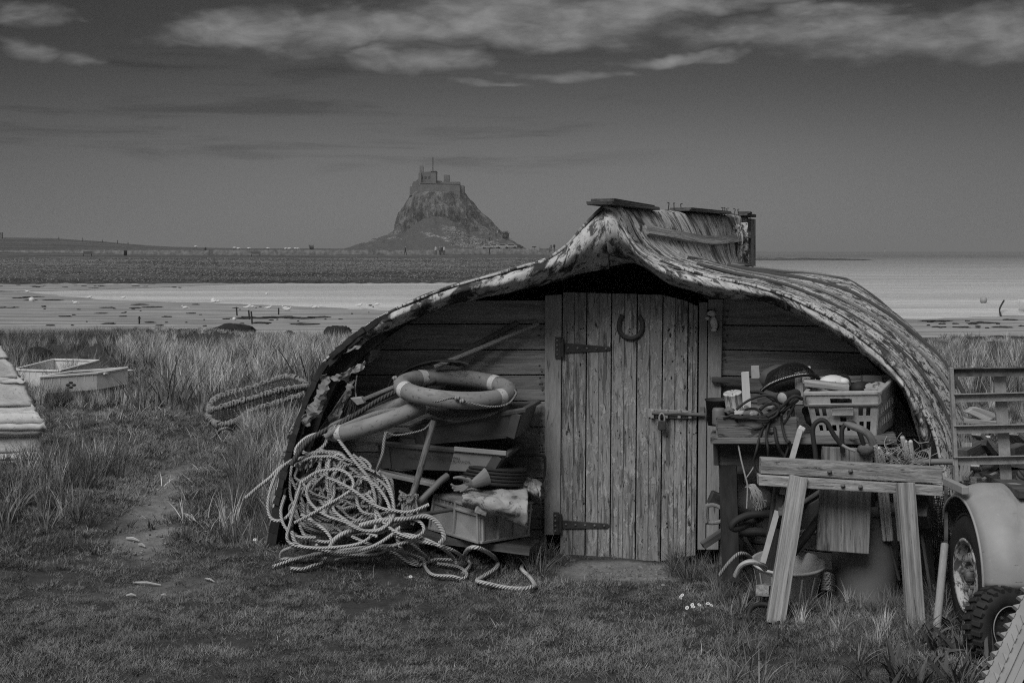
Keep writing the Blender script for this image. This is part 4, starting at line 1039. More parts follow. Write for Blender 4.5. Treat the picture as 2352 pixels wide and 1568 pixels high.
for k in range(26):
    a = random.uniform(0, 6.28); c_ = W(*z4(1230+random.uniform(-45, 50), 715+random.uniform(-20, 25)), .70); mb.tube(spl([c_, c_+Vector((random.uniform(-.03, .03), random.uniform(-.03, .02), random.uniform(-.02, .03))), c_+Vector((random.uniform(-.03, .03), 0, random.uniform(-.05, .0)))], 4), .006, 6)
for k in range(7):
    x0_ = 1190+k*17; mb.tube(spl([W(*z4(x0_, 740), .70), W(*z4(x0_+random.uniform(-20, 20), 830), .72), W(*z4(x0_+random.uniform(-25, 25), 900+random.uniform(-30, 30)), .74)], 5), .0055, 6)
one(mb, 'knotted_rope', MT['rope_m'], 'knotted rope end hung on the foot of the iron bar', 'rope')
one(MB().tube(spl([Gp(*z4(2180, 1000), .02)+UP*.02, Gp(*z4(2220, 1060), .02), Gp(*z4(2260, 1130), .01), Gp(*z4(2300, 1180), .0)], 5), .010, 7), 'rope', MT['rope_m'], 'short rope end in the grass left of the door', 'rope')
pg = thing('iron_stake', 'short iron stake with a round head in front of the rope heap', 'stake', Gp(*z4(395, 1120)))
b_ = Gp(*z4(398, 1115)); MB().tube([b_-UP*.03, b_+UP*.085], .011, 8).build('shaft', MT['rust'], pg); MB().ball(b_+UP*.092, (.020, .020, .012)).build('head', MT['rust'], pg)
# ================================================================== bench and clutter on the right
def z6(x, y): return 1592.5+x*.2734, 765.6+y*.2734
def z7(x, y): return 1592.5+x*.3554, 1010.6+y*.3554
def w6(x, y, d): return W(*z6(x, y), d)
def w7(x, y, d): return W(*z7(x, y), d)
def p7(x, y, Y): return P(*z7(x, y), Y)
MT['plastic_w'] = mat('yellowed crate plastic', .30, .40, (5, 5, 5), .6, .12, [((9, 9, 9), .64, .20, .08)], spec=.3, fine=.12)
MT['white'] = mat('dirty white plastic', .55, .7, (9, 9, 9), .55, .05, [((14, 14, 14), .68, .25, .06)], spec=.35)
MT['white_flake'] = mat('flaking white paint', .45, .55, (6, 20, 20), .8, .3, [((9, 22, 22), .55, .16, .03)])
MT['net_k'] = mat('black netting', .012, .035, (40, 40, 40), .95, .8)
MT['bucket'] = mat('grey bucket plastic', .46, .56, (6, 1, 6), .6, .1, [((5, 2, 5), .64, .15, .1)], spec=.3)
MT['barrel'] = mat('dark plastic drum', .14, .19, (5, 3, 5), .5, .1, [((9, 4, 9), .7, .16, .08)], spec=.35)
MT['twine'] = mat('frayed twine', .25, .4, (60, 4, 4), .95, .2)
MT['leather'] = mat('cracked leather', .10, .20, (20, 9, 9), .8, .5)
MT['bench_wood'] = mat('greasy bench timber', .07, .20, (2.2, 45, 45), .85, .7, [((5, 16, 16), .58, .04, .05)], var=.15, fine=.3)
bench = thing('workbench', 'rough timber workbench against the wall to the right of the door', 'workbench', W(1800, 1320, .35))
def bq(pts, d, th, name, m='wood_dark', bev=.003, par=bench): return MB().prism([w6(x, y, d) for x, y in pts], -WN*th).build(name, MT[m], par, bevel=bev)
tops = [((155, 880), (1700, 885), .62), ((150, 862), (1690, 868), .42), ((150, 850), (1690, 850), .22)]
for (a, b, d) in tops:
    MB().beam(w6(*a, d)-UP*.0, w6(*b, d), .195, .03, up=UP).build('top_plank', MT['bench_wood'], bench, bevel=.003)
bq([(205, 905), (1390, 915), (1385, 1112), (205, 1108)], .60, .03, 'apron')
bq([(165, 915), (205, 915), (215, 1110), (170, 1105)], .62, .06, 'bracket')
MB().beam(W(1672, 1066, .56), W(1680, 1330, .56), .085, .085, up=WN).build('leg', MT['tar'], bench); MB().beam(W(1990, 1060, .56), W(1990, 1345, .56), .08, .08, up=WN).build('leg', MT['tar'], bench)
MB().beam(W(1690, 1090, .10), W(1690, 1330, .10), .08, .08, up=WN).build('leg', MT['tar'], bench); MB().beam(W(2010, 1090, .10), W(2010, 1345, .10), .08, .08, up=WN).build('leg', MT['tar'], bench)
tray = thing('tray', 'shallow wooden tray full of oddments on the workbench', 'tray', w6(530, 872, .5))
def tq(a, b, d0, d1, h, nm): return MB().beam(w6(*a, d0)+UP*h/2, w6(*b, d1)+UP*h/2, .018, h).build(nm, MT['bench_wood'], tray, bevel=.002)
tq((205, 872), (870, 880), .69, .69, .105, 'front'); tq((205, 850), (870, 855), .40, .40, .10, 'back'); tq((205, 872), (215, 850), .685, .41, .10, 'side'); tq((868, 880), (860, 855), .685, .41, .10, 'side')
MB().beam(w6(205, 868, .55), w6(868, 874, .55), .28, .012).build('floor', MT['wood_dark'], tray)
# the slotted fish crate
cr_ = thing('slotted_crate', 'pale slotted fish crate of tools on the workbench', 'crate', w6(1290, 875, .45))
def holed(Ptl, Ptr, Pbr, Pbl, holes, name, th=.010, nx=None):
    "panel with real openings; holes as (u0, u1, v0, v1)"
    us = sorted({0, 1, *[h[0] for h in holes], *[h[1] for h in holes]}); vs_ = sorted({0, 1, *[h[2] for h in holes], *[h[3] for h in holes]})
    q = lambda u, v: Ptl.lerp(Ptr, u).lerp(Pbl.lerp(Pbr, u), v)
    mb = MB()
    for i in range(len(us)-1):
        for j in range(len(vs_)-1):
            um, vm_ = (us[i]+us[i+1])/2, (vs_[j]+vs_[j+1])/2
            if any(h[0] < um < h[1] and h[2] < vm_ < h[3] for h in holes): continue
            pts = [q(us[i], vs_[j]), q(us[i+1], vs_[j]), q(us[i+1], vs_[j+1]), q(us[i], vs_[j+1])]
            r0 = Ptl; gs = [((p-r0).length, p.z, p.x) for p in pts]; mb.add(pts, [(0, 1, 2, 3)], gs)
    o = mb.build(name, MT['plastic_w'], cr_); m = o.modifiers.new('weld', 'WELD'); m.merge_threshold = 1e-4
    m = o.modifiers.new('solid', 'SOLIDIFY'); m.thickness = th; m.offset = 0; return o
def hz(x0, x1, y0, y1): return ((x0-985)/560, (x1-985)/560, (y0-500)/368, (y1-500)/368)
fTL, fTR, fBR, fBL = w6(945, 505, .63), w6(1562, 498, .63), w6(1530, 870, .60), w6(1030, 866, .60)
kTL, kTR, kBR, kBL = w6(1055, 378, .16), w6(1700, 362, .16), w6(1668, 770, .20), w6(1110, 780, .20)
fh = [hz(1165, 1335, 542, 588), hz(1028, 1062, 620, 693), hz(1086, 1121, 620, 693), hz(1386, 1424, 615, 690), hz(1450, 1485, 615, 690), hz(1230, 1284, 697, 740),
      hz(1036, 1068, 765, 818), hz(1096, 1130, 765, 818), hz(1152, 1190, 765, 818), hz(1215, 1250, 765, 818), hz(1284, 1312, 765, 818), hz(1394, 1432, 735, 805), hz(1456, 1492, 735, 815)]
fpn = holed(fTL, fTR, fBR, fBL, fh, 'front_panel')
sh = []
for r_ in ((.32, .52), (.60, .82)):
    for k in range(8): sh.append((.06+k*.11, .06+k*.11+.055, r_[0], r_[1]))
holed(fTR, kTR, kBR, fBR, sh, 'side_panel'); holed(kTL, fTL, fBL, kBL, sh, 'side_panel'); holed(kTR, kTL, kBL, kBR, [(.3, .62, .10, .24)], 'back_panel')
mb = MB(); mb.add([fBL, fBR, kBR, kBL], [(0, 1, 2, 3)]); mb.build('base', MT['plastic_w'], cr_, solid=.008)
mb = MB()
for a, b in ((fTL, fTR), (fTR, kTR), (kTR, kTL), (kTL, fTL)): mb.beam(a, b+(b-a)*.02, .022, .020)
mb.build('rim', MT['plastic_w'], cr_, bevel=.005)
MB().beam(fTL.lerp(fBL, .265)+WN*.008, fTR.lerp(fBR, .265)+WN*.008, .014, .016, up=UP).build('rib', MT['plastic_w'], cr_, bevel=.003)
MB().prism([w6(x, y, .648) for x, y in ((1165, 630), (1345, 625), (1345, 690), (1165, 692))], -WN*.010).build('label_plate', MT['plastic_w'], cr_, bevel=.003)
MB().tube(spl([w6(940, 520, .66), w6(930, 560, .66), w6(935, 600, .67), w6(1000, 608, .67), w6(1250, 603, .67), w6(1500, 602, .67), w6(1565, 590, .67), w6(1570, 540, .66), w6(1555, 500, .65)], 5), .006, 7).build('wire_handle', MT['rust'], cr_)
# things in the crate
one(MB().prism([w6(x, y, .56) for x, y in ((930, 392), (1312, 436), (1305, 488), (935, 446))], -WN*.10), 'timber_block', MT['wood_grey'], 'split timber block resting on the slotted crate', 'timber', bevel=.002)
sd = thing('sander', 'white power tool lying in the slotted crate', 'tool', w6(1180, 430, .4))
MB().ball(w6(1175, 415, .38), (.072, .06, .040), None, 18, 12).build('body', MT['white'], sd); MB().ball(w6(1262, 408, .40), (.030, .03, .022), None, 12, 8).build('nose', MT['white'], sd)
mb = MB()
for k in range(5): mb.beam(w6(1140+k*14, 404, .45), w6(1142+k*14, 422, .45), .004, .004)
mb.build('grille', MT['rubber'], sd)
one(MB().tube(spl([w6(1225, 350, .25), w6(1290, 362, .25), w6(1310, 400, .3), w6(1330, 470, .36)], 5), .008, 7), 'tool_cable', MT['rubber'], 'black cable curling out of the slotted crate', 'cable')
one(MB().box(w6(1500, 380, .24), (.10, .05, .035)), 'clamp', MT['plastic_g'], 'grey plastic clamp on the far rim of the slotted crate', 'clamp', bevel=.006)
for k, (x, y, s_) in enumerate(((1400, 460, .05), (1480, 470, .045), (1560, 465, .05))):
    one(MB().ball(w6(x, y, .36), (s_, s_*.8, s_*.7), None, 10, 7, .35, k), 'crumpled_bag', MT['cloth' if k else 'rubber'], ['black bundle in the slotted crate beside the timber block', 'crumpled bag in the middle of the slotted crate', 'crumpled bag at the right end of the slotted crate'][k], 'bag')
one(MB().ball(w6(1270, 700, .40), (.20, .13, .085), None, 24, 14, .4, 8), 'tool_bundle', MT['rubber'], 'dark jumble of tools filling the slotted crate', 'tools')
# uprights, net, tins on the bench
def upright(pts, d, m, label, th=.025): return one(MB().prism([w6(x, y, d) for x, y in pts], -WN*th, UP), 'batten_offcut', MT[m], label, 'batten', 'battens standing on the workbench', bevel=.002)
upright([(402, 328), (466, 322), (488, 630), (416, 634)], .60, 'white_flake', 'flaking white batten standing in the tray')
upright([(484, 274), (552, 272), (560, 378), (488, 380)], .30, 'plastic_w', 'clean white batten end behind the flaking one')
upright([(850, 330), (912, 322), (930, 600), (858, 600)], .50, 'wood_grey', 'pale batten standing against the slotted crate')
upright([(912, 276), (985, 278), (985, 420), (915, 420)], .34, 'white', 'pale batten end veiled by the black net')
hn = thing('hoop_net', 'black hand net with a pale stitched hoop on the workbench', 'net', w6(800, 480, .4))
hp = spl([w6(572, 482, .52), w6(640, 430, .55), w6(740, 388, .56), w6(860, 355, .54), w6(960, 345, .50), w6(1030, 358, .42), w6(1050, 385, .34)], 8)
MB().tube(hp, .011, 8).build('hoop', MT['net_k'], hn)
mb = MB()
for i in range(0, 34): mb.tube([hp[i]+WN*.011+UP*.004, hp[i].lerp(hp[i+1], .55)+WN*.011+UP*.004], .0032, 4)
mb.build('stitching', MT['white'], hn)
def nets(u, v):
    i = min(len(hp)-1, int(u*(len(hp)-1))); a = hp[i]; b = w6(640+370*u, 300+60*u*u-10*math.sin(u*3), .30)
    p = a.lerp(b, v)+UP*.05*math.sin(v*math.pi)*math.sin(u*math.pi); return p, (u*.5, v*.3, 0)
mb = MB()
for i in range(0, 22):
    mb.tube([nets(i/21, j/8)[0] for j in range(9)], .0022, 3, caps=False); mb.tube([nets(j/12, i/21)[0] for j in range(13)], .0022, 3, caps=False)
mb.build('mesh', MT['net_k'], hn)
one(MB().ball(w6(725, 380, .28), (.105, .09, .070), None, 20, 14, .12, 3), 'fender_float', MT['plastic_d'], 'dark moulded float behind the hoop net', 'float')
bk1 = thing('tar_bucket', 'small black tar bucket at the left end of the workbench', 'bucket', w6(200, 860, .42))
Mk = Matrix.Translation(w6(205, 770, .42)); MB().lathe([(.0, .0), (.050, .0), (.062, .13), (.066, .132), (.066, .126), (.058, .12), (.046, .01), (0, .01)], 24, Mk).build('pail', MT['rubber'], bk1)
one(MB().lathe([(0, 0), (.030, 0), (.032, .01), (.032, .07), (.028, .082), (.024, .085), (.0, .085)], 20, Matrix.Translation(w6(212, 770, .60))), 'glass_jar', MT['plastic_g'], 'small grey jar at the front left corner of the tray', 'jar')
tn = thing('paint_tin', 'pale paint tin tipped towards the door on the workbench', 'tin', w6(350, 650, .5))
Mt = Matrix.Translation(w6(350, 640, .50)) @ Matrix.Rotation(-.18, 4, 'Y') @ Matrix.Rotation(.2, 4, 'X')
MB().lathe([(0, 0), (.044, 0), (.046, .003), (.044, .008), (.044, .082), (.047, .088), (.044, .09), (0, .088)], 28, Mt).build('can', MT['white_flake'], tn)
MB().tube([Mt @ Vector((.05*math.cos(a), .05*math.sin(a), .06-.05*math.sin(a*1))) for a in [math.pi*i/12 for i in range(13)]], .0025, 5).build('wire_handle', MT['rust'], tn)
tc = thing('torch', 'dark ribbed torch with a pale round lens on the tray', 'torch', w6(790, 590, .66))
ax = (w6(745, 541, .70)-w6(868, 508, .58)); Mx = Matrix.Translation(w6(868, 508, .58)) @ ax.to_track_quat('Z', 'Y').to_matrix().to_4x4(); Lx = ax.length
prf = [(0, 0)]+[(.024+.002*(k % 2), Lx*.08*k) for k in range(11)]+[(.030, Lx*.90), (.031, Lx), (.026, Lx)]
MB().lathe(prf, 24, Mx).build('barrel', MT['rubber'], tc); MB().lathe([(.0265, Lx-.002), (.024, Lx+.002), (0, Lx+.0025)], 24, Mx).build('lens', MT['plastic_w'], tc)
one(MB().prism([w6(x, y, .62) for x, y in ((535, 548), (705, 508), (712, 545), (540, 606))], -WN*.03), 'wood_strip', MT['wood_dark'], 'dark wood strip lying behind the torch', 'strip', bevel=.002)
for k, (x, y, m_, lb_) in enumerate(((300, 650, 'plastic_g', 'dull lump of plastic by the jar in the tray'), (385, 672, 'plastic_w', 'crumpled pale wrapper at the front of the tray'), (460, 675, 'leather', 'brown ball shaped float in the tray'), (650, 630, 'plastic_m', 'pale rounded pot behind the cables'), (500, 680, 'plastic_w', 'crushed white scrap beside the ball in the tray'))):
    one(MB().ball(w6(x, y, .60), (.024+.004*(k % 3), .022, .016), None, 16, 10, .55 if k != 2 else .05, k+5), 'oddment', MT[m_], lb_, 'oddment', 'oddments in the tray')
# black cables
mb = MB(); CB = [
 [(300,700),(420,705),(560,700),(650,670),(700,610),(650,540),(560,495),(480,492)], [(360,640),(420,590),(500,545),(600,520),(680,540),(715,600),(700,680),(620,720),(480,715),(350,710)],
 [(350,715),(400,770),(480,800),(560,790),(620,750),(700,690),(800,620),(860,560),(920,535)], [(920,550),(850,545),(800,600),(740,680),(680,740),(660,800),(700,830),(780,800),(830,720),(835,640),(800,590)],
 [(600,760),(560,860),(530,980),(510,1080),(530,1170),(560,1200)], [(640,740),(610,860),(625,960),(630,1050)], [(680,760),(700,900),(740,1000),(800,1060)], [(820,600),(835,700),(820,840),(800,950),(770,1040)],
 [(740,680),(745,760),(770,870),(800,920)], [(560,640),(610,600),(690,590),(720,640),(660,720),(590,770)], [(430,640),(520,630),(580,680),(560,720),(470,720)], [(880,560),(830,600),(770,640),(700,700),(640,760),(640,830),(700,820),(760,760),(850,600)],
 [(905,540),(840,530),(760,600),(690,660),(620,700)], [(250,710),(330,690),(420,700)], [(800,650),(790,760),(740,830),(690,850),(660,820)], [(800,900),(830,1000),(835,1050)]]
for k, c_ in enumerate(CB):
    mb.tube(spl([w6(x, y, .70+.02*math.sin(k*1.7)+.012*math.sin(i*2+k)+(.03 if y > 860 else 0)) for i, (x, y) in enumerate(c_)], 6), .0062 if k % 3 else .0085, 7)
one(mb, 'cable_tangle', MT['rubber'], 'tangle of black cables spilling over the tray edge', 'cable')
one(MB().box(w6(905, 807, .73), (.030, .022, .034), Matrix.Rotation(.5, 3, 'Y')), 'plug', MT['white'], 'white plug block hanging beside the tray', 'plug', bevel=.004)
# black and white staff
st = thing('survey_staff', 'black and white painted staff leaning against the workbench', 'staff', W(1752, 1330, .98))
a, b = W(1838, 985, .74), W(1752, 1292, 1.0); sgm = [(0, .23, 'plastic_w'), (.23, .39, 'rubber'), (.39, .50, 'plastic_w'), (.50, .62, 'rubber'), (.62, 1.0, 'plastic_w')]
for (t0, t1, m_) in sgm: MB().beam(a.lerp(b, t0), a.lerp(b, t1), .026, .010, up=WN).build('segment', MT[m_], st)
# bent tube handles and an old boot like strap
hd_ = thing('tubular_frame', 'rubber sleeved tubular frame standing in front of the slotted crate', 'frame', w6(1150, 1300, .85))
def ptube(pts, d, r, nm, m): return MB().tube(spl([w6(x, y, d) for x, y in pts], 7), r, 10).build(nm, MT[m], hd_)
ptube([(1035, 1120), (1025, 1000), (1005, 860), (1010, 780), (1045, 738), (1090, 728), (1130, 760), (1180, 850), (1240, 930)], .86, .0115, 'bar', 'rubber')
ptube([(1240, 930), (1300, 965), (1360, 985)], .86, .007, 'bar', 'steel')
ptube([(1255, 1000), (1248, 880), (1252, 800), (1290, 758), (1340, 752), (1380, 800), (1420, 900), (1440, 1000)], .80, .0115, 'bar', 'rubber')
one(MB().tube(spl([w6(1276, 756, .90), w6(1340, 780, .92), w6(1420, 812, .93), w6(1480, 860, .93), w6(1510, 930, .92)], 5), [.010+.008*math.sin(min(1, i/6)*1.5) for i in range(21)], 10), 'strap', MT['leather'], 'cracked leather strap hooked over the tubular frame', 'strap')
# ------------------------------------------------------------------ trestle
YT = 6.55
tr = thing('trestle', 'weathered wooden sawhorse with double rails standing in the grass', 'trestle', P(1950, 1420, 6.6))
def rail(pts, Y0, th, nm): 
    q = [P(*z6(x, y), Y0-.10*((z6(x, y)[0]-1748)/417)) for x, y in pts]
    return MB().prism(q, Vector((0, th, 0)), q[1]-q[0]).build(nm, MT['wood_grey'], tr, bevel=.004)
r1 = rail([(570, 1043), (2095, 1127), (2093, 1262), (565, 1177)], 6.60, .05, 'top_rail')
r2 = rail([(550, 1188), (2100, 1282), (2098, 1368), (553, 1279)], 6.585, .06, 'lower_rail')
def bolt(x, y, Y, par):
    c = P(*z6(x, y), Y-.10*((z6(x, y)[0]-1748)/417)-.004); M2 = Matrix.Translation(c) @ Matrix.Rotation(math.pi/2, 4, 'X')
    MB().lathe([(.0, -.012), (.004, -.009), (.004, -.003), (.007, -.003), (.007, .0), (.011, .001), (.011, .004)], 12, M2 @ Matrix.Scale(-1, 4, (0, 0, 1)) if False else Matrix.Translation(c) @ Matrix.Rotation(-math.pi/2, 4, 'X')).build('bolt', MT['rust'], par)
for x, y in ((1145, 1162), (1322, 1157)): bolt(x, y, 6.595, r1)
for x, y in ((1258, 1280), (1405, 1290)): bolt(x, y, 6.58, r2)
def leg(top, bot, Y0, Y1, w, th, m='wood_grey', nm='leg'):
    a, b = P(*top, Y0), P(*bot, Y1); return MB().beam(a, b, w, th, up=Vector((0, -1, .2))).build(nm, MT[m], tr, bevel=.004)
leg((1834, 1094), (1780, 1432), 6.565, 6.42, .083, .045); leg((2079, 1108), (2104, 1440), 6.465, 6.34, .080, .045)
leg((1800, 1098), (1758, 1372), 6.68, 6.95, .075, .045, 'wood_dark'); leg((2110, 1112), (2132, 1385), 6.60, 6.95, .075, .045, 'wood_dark')
MB().beam(P(1751, 1356, 6.52), P(1775, 1350, 6.95), .06, .05).build('brace', MT['wood_grey'], tr, bevel=.003)
MB().beam(P(2120, 1150, 6.62), P(2128, 1180, 6.70), .05, .16, up=UP).build('brace', MT['wood_dark'], tr, bevel=.003); MB().beam(P(1797, 1150, 6.66), P(1790, 1182, 6.74), .05, .16, up=UP).build('brace', MT['wood_dark'], tr, bevel=.003)
bdq = [P(1890, 1026, 6.70), P(2006, 1031, 6.68), P(1996, 1272, 6.68), P(1877, 1263, 6.70)]
one(MB().prism(bdq, (0, .028, 0), UP), 'wide_board', MT['wood_grey'], 'wide grey board hanging behind the trestle rails', 'board', bevel=.003)
one(MB().ball(P(*z6(1447, 975), 6.66), (.040, .03, .028), None, 16, 10, .3, 4), 'leather_pad', MT['leather'], 'lumpy leather pad on top of the wide board', 'pad')
# ------------------------------------------------------------------ bucket, drum
bu = thing('bucket', 'grey plastic bucket with a rope handle behind the trestle leg', 'bucket', P(1808, 1392, 6.93))
Rb = .176; Mb = Matrix.Translation(P(1808, 1388, 6.93)) @ Matrix.Rotation(math.radians(7), 4, 'X')
hb = .215
MB().lathe([(0, .004), (.125, .0), (.132, .01), (Rb-.012, hb-.02), (Rb-.006, hb-.016), (Rb+.004, hb-.006), (Rb+.006, hb), (Rb, hb+.006), (Rb-.010, hb), (.128, .02), (0, .02)], 48, Mb).build('pail', MT['bucket'], bu)
mb = MB()
for k in range(14):
    a = 2*math.pi*k/14; mb.beam(Mb @ Vector((.134*math.cos(a), .134*math.sin(a), .02)), Mb @ Vector(((Rb-.010)*math.cos(a), (Rb-.010)*math.sin(a), hb-.03)), .010, .003, up=Mb.to_3x3() @ Vector((math.cos(a), math.sin(a), 0)))
mb.build('rib', MT['bucket'], bu, bevel=.002)
MB().tube(spl([p7(372, 760, 6.86), p7(340, 735, 6.78), p7(290, 735, 6.74), p7(230, 790, 6.72), p7(170, 870, 6.74)], 6), .009, 8).build('rope_handle', MT['rope_m'], bu)
MB().tube(spl([p7(465, 830, 6.72), p7(430, 800, 6.66), p7(370, 785, 6.64), p7(310, 810, 6.66), p7(272, 875, 6.70)], 6), .013, 10).build('handle_sleeve', MT['white_flake'], bu)
dr_ = thing('drum', 'dark plastic drum standing in the grass behind the wide board', 'drum', P(1987, 1405, 6.95))
Md = Matrix.Translation(P(1987, 1408, 6.95)); MB().lathe([(0, 0), (.130, 0), (.145, .02), (.150, .10), (.160, .25), (.158, .40), (.150, .50), (.150, .53), (.140, .54), (0, .54)], 48, Md).build('shell', MT['barrel'], dr_)
MB().lathe([(.156, .50), (.160, .505), (.160, .535), (.156, .54)], 48, Md).build('rim', MT['barrel'], dr_)
# canes and net behind the trestle
cn = [((1530, 945), (1575, 1100), .011), ((1560, 965), (1600, 1100), .010), ((1510, 985), (1540, 1100), .010), ((1635, 1010), (1665, 1090), .009), ((1757, 875), (1800, 1110), .012), ((1785, 910), (1820, 1110), .009), ((1825, 912), (1848, 1110), .011)]
names = ['tall pale cane leftmost of the bunch behind the trestle rail', 'second pale cane from the left behind the trestle rail', 'short pale cane beside the leather pad', 'shortest pale cane among the tangled twine', 'tallest pale cane right of the twine tangle', 'thin pale cane between the two tallest', 'rightmost pale cane in the twine tangle']
for k, (a, b, r_) in enumerate(cn):
    q = spl([P(*z6(*a), 6.70), P(*z6(*b), 6.72), P(z6(*b)[0]+18, 1240, 6.78)], 4); mbc = MB(); mbc.tube(q, r_, 8); mbc.ball(q[0], r_, nu=8, nv=6)
    one(mbc, 'cane', MT['white_flake'], names[k], 'cane', 'canes behind the trestle')
mb = MB(); random.seed(5)
for k in range(46):
    c_ = P(*z6(random.uniform(1560, 1900), random.uniform(960, 1100)), 6.68+random.uniform(-.05, .08)); pts = [c_]
    for i in range(5): pts.append(pts[-1]+Vector((random.uniform(-.05, .05), random.uniform(-.02, .02), random.uniform(-.035, .035))))
    mb.tube(spl(pts, 4), .0016, 4, caps=False)
for k in range(5):
    mb.tube(spl([P(*z6(1850+k*20, 1080), 6.66), P(*z6(1900+k*22, 990-k*8), 6.64), P(*z6(1970+k*6, 1000), 6.62), P(*z6(1985, 1080+k*8), 6.62)], 5), .0016, 4)
one(mb, 'twine_tangle', MT['twine'], 'wiry tangle of twine round the canes', 'twine')
# dark hanging net on the right of the trestle
def dn(u, v):
    x = 2010+170*u; y = 1125+260*v; Y = 7.02-.10*u+.05*mnoise.noise((u*4, v*4, 0)); return P(x+8*mnoise.noise((u*3, v*5, 2)), y, Y), (u*.4, v*.5, 0)
mb = MB(); random.seed(9)
for i in range(40):
    mb.tube([dn(i/39+.02*mnoise.noise((j*.4, i, 0)), j/18)[0] for j in range(19)], .0028, 3, caps=False)
    mb.tube([dn(j/14, i/39+.03*mnoise.noise((j*.4, i, 5)))[0]-Vector((0, .02, 0)) for j in range(15)], .0028, 3, caps=False)
for k in range(50):
    c_ = dn(random.random(), random.random())[0]-Vector((0, .05, 0)); mb.tube(spl([c_, c_+Vector((random.uniform(-.08, .08), random.uniform(-.05, 0), random.uniform(-.1, .06))), c_+Vector((random.uniform(-.12, .12), 0, random.uniform(-.16, .02)))], 5), .0018, 3, caps=False)
one(mb, 'fishing_net', MT['net_k'], 'dark fishing net hanging behind the right leg of the trestle', 'net')
one(MB().tube(spl([p7(1190, 345, 6.78), p7(1240, 560, 6.80), p7(1330, 900, 6.84)], 5), .008, 7), 'stick', MT['wood_dark'], 'thin dark stick leaning on the hanging net', 'stick')
one(MB().tube([p7(1475, 600, 6.72), p7(1545, 1060, 6.72)], .008, 7), 'rod', MT['rust'], 'rusty rod standing behind the right leg of the trestle', 'rod')
# spade grip, tubes, twine bundle, plate, pole, wheel on the bench's near side
sp = thing('spade', 'spade with a pale D shaped grip leaning by the right door post', 'spade', w7(150, 700, .5))
MB().tube(spl([w7(82, 425, .50), w7(78, 480, .50), w7(84, 530, .50)], 4), .017, 10).build('grip', MT['wood_grey'], sp)
MB().tube(spl([w7(80, 425, .50), w7(130, 418, .50), w7(180, 440, .50), w7(203, 485, .50), w7(182, 520, .50), w7(130, 534, .50), w7(84, 530, .50)], 5), .010, 9).build('yoke', MT['wood_grey'], sp)
MB().tube([w7(200, 480, .50), w7(330, 640, .40), w7(430, 800, .30)], .015, 8).build('shaft', MT['wood_grey'], sp)
one(MB().box(w7(145, 380, .30), (.07, .05, .07), Matrix.Rotation(.4, 3, 'Y')), 'iron_block', MT['iron'], 'black iron block above the spade grip', 'block', bevel=.008)
wb = thing('tube_frame', 'heavy black tube loop sticking out below the workbench', 'frame', w7(390, 760, .6))
MB().tube(spl([w7(560, 490, .72), w7(440, 478, .76), w7(340, 488, .78), w7(270, 525, .80), w7(250, 560, .80), w7(290, 570, .78), w7(380, 530, .70), w7(440, 500, .60)], 6), .017, 10).build('loop', MT['rubber'], wb)
MB().tube(spl([w7(300, 600, .5), w7(400, 590, .5), w7(480, 600, .5)], 4), .022, 10).build('crossbar', MT['rubber'], wb); MB().box(w7(440, 462, .70), (.10, .05, .012)).build('plate', MT['iron'], wb)
one(MB().ball(w7(370, 390, .40), (.115, .06, .085), None, 20, 14, .15, 2), 'fender_bag', MT['leather'], 'dark rounded bag under the workbench', 'bag')
mb = MB(); random.seed(3)
for k in range(26):
    x = 335+random.uniform(-10, 80); mb.tube(spl([w7(345+random.uniform(-12, 12), 305, .70), w7(370+random.uniform(-10, 30), 290+random.uniform(-6, 20), .72), w7(400+random.uniform(-30, 40), 350+random.uniform(-20, 30), .72), w7(x+60, 420+random.uniform(-30, 40), .70)], 5), .0026, 4, caps=False)
mb.tube(spl([w7(290, 30, .70), w7(310, 130, .71), w7(335, 230, .72), w7(350, 300, .72), w7(345, 440, .72)], 6), .004, 6); mb.tube(spl([w7(345, 240, .72), w7(380, 190, .71), w7(390, 170, .70)], 4), .003, 5)
one(mb, 'twine_hank', MT['twine'], 'frayed hank of twine hanging from the workbench edge', 'twine')
one(MB().prism([w7(x, y, .62) for x, y in ((690, 540), (700, 440), (820, 370), (835, 640), (760, 700))], -WN*.015), 'metal_plate', MT['plastic_d'], 'dark curved plate leaning behind the trestle', 'plate', bevel=.004)
one(MB().tube([w7(820, 330, .55), w7(640, 450, .7)], .012, 8), 'bar', MT['rust'], 'thin bar slanting under the trestle rails', 'bar')
one(MB().tube(spl([w7(830, 480, .70), w7(750, 590, .78), w7(640, 735, .86)], 4), .020, 9), 'pole', MT['tar'], 'thick tarred pole slanting into the bucket', 'pole')
mb = MB(); mb.tube(spl([w7(640, 610, .62), w7(690, 595, .66), w7(750, 592, .68), w7(810, 605, .64)], 5), .012, 8)
for k in range(7): mb.tube(spl([p7(835, 870+k*16, 6.86), p7(870, 862+k*16, 6.80), p7(905, 880+k*16, 6.88)], 4), .010, 7)
one(mb, 'rope', MT['rope_m'], 'grey rope trailing behind the bucket to the drum', 'rope')
wh = thing('small_wheel', 'small old spoked wheel lying at the foot of the trestle leg', 'wheel', Gp(*z7(490, 1210)))
Mw = Matrix.Translation(Gp(*z7(490, 1190))+Vector((-.02, .03, .025))) @ Matrix.Rotation(math.radians(40), 4, 'X')
MB().lathe([(.062, -.012), (.075, -.014), (.078, 0), (.075, .014), (.062, .012), (.060, 0), (.062, -.012)], 32, Mw).build('tyre', MT['rubber'], wh)
mb = MB()
for k in range(10): a = 2*math.pi*k/10; mb.tube([Mw @ Vector((0, 0, 0)), Mw @ Vector((.063*math.cos(a), .063*math.sin(a), 0))], .003, 4)
mb.build('spoke', MT['iron'], wh)
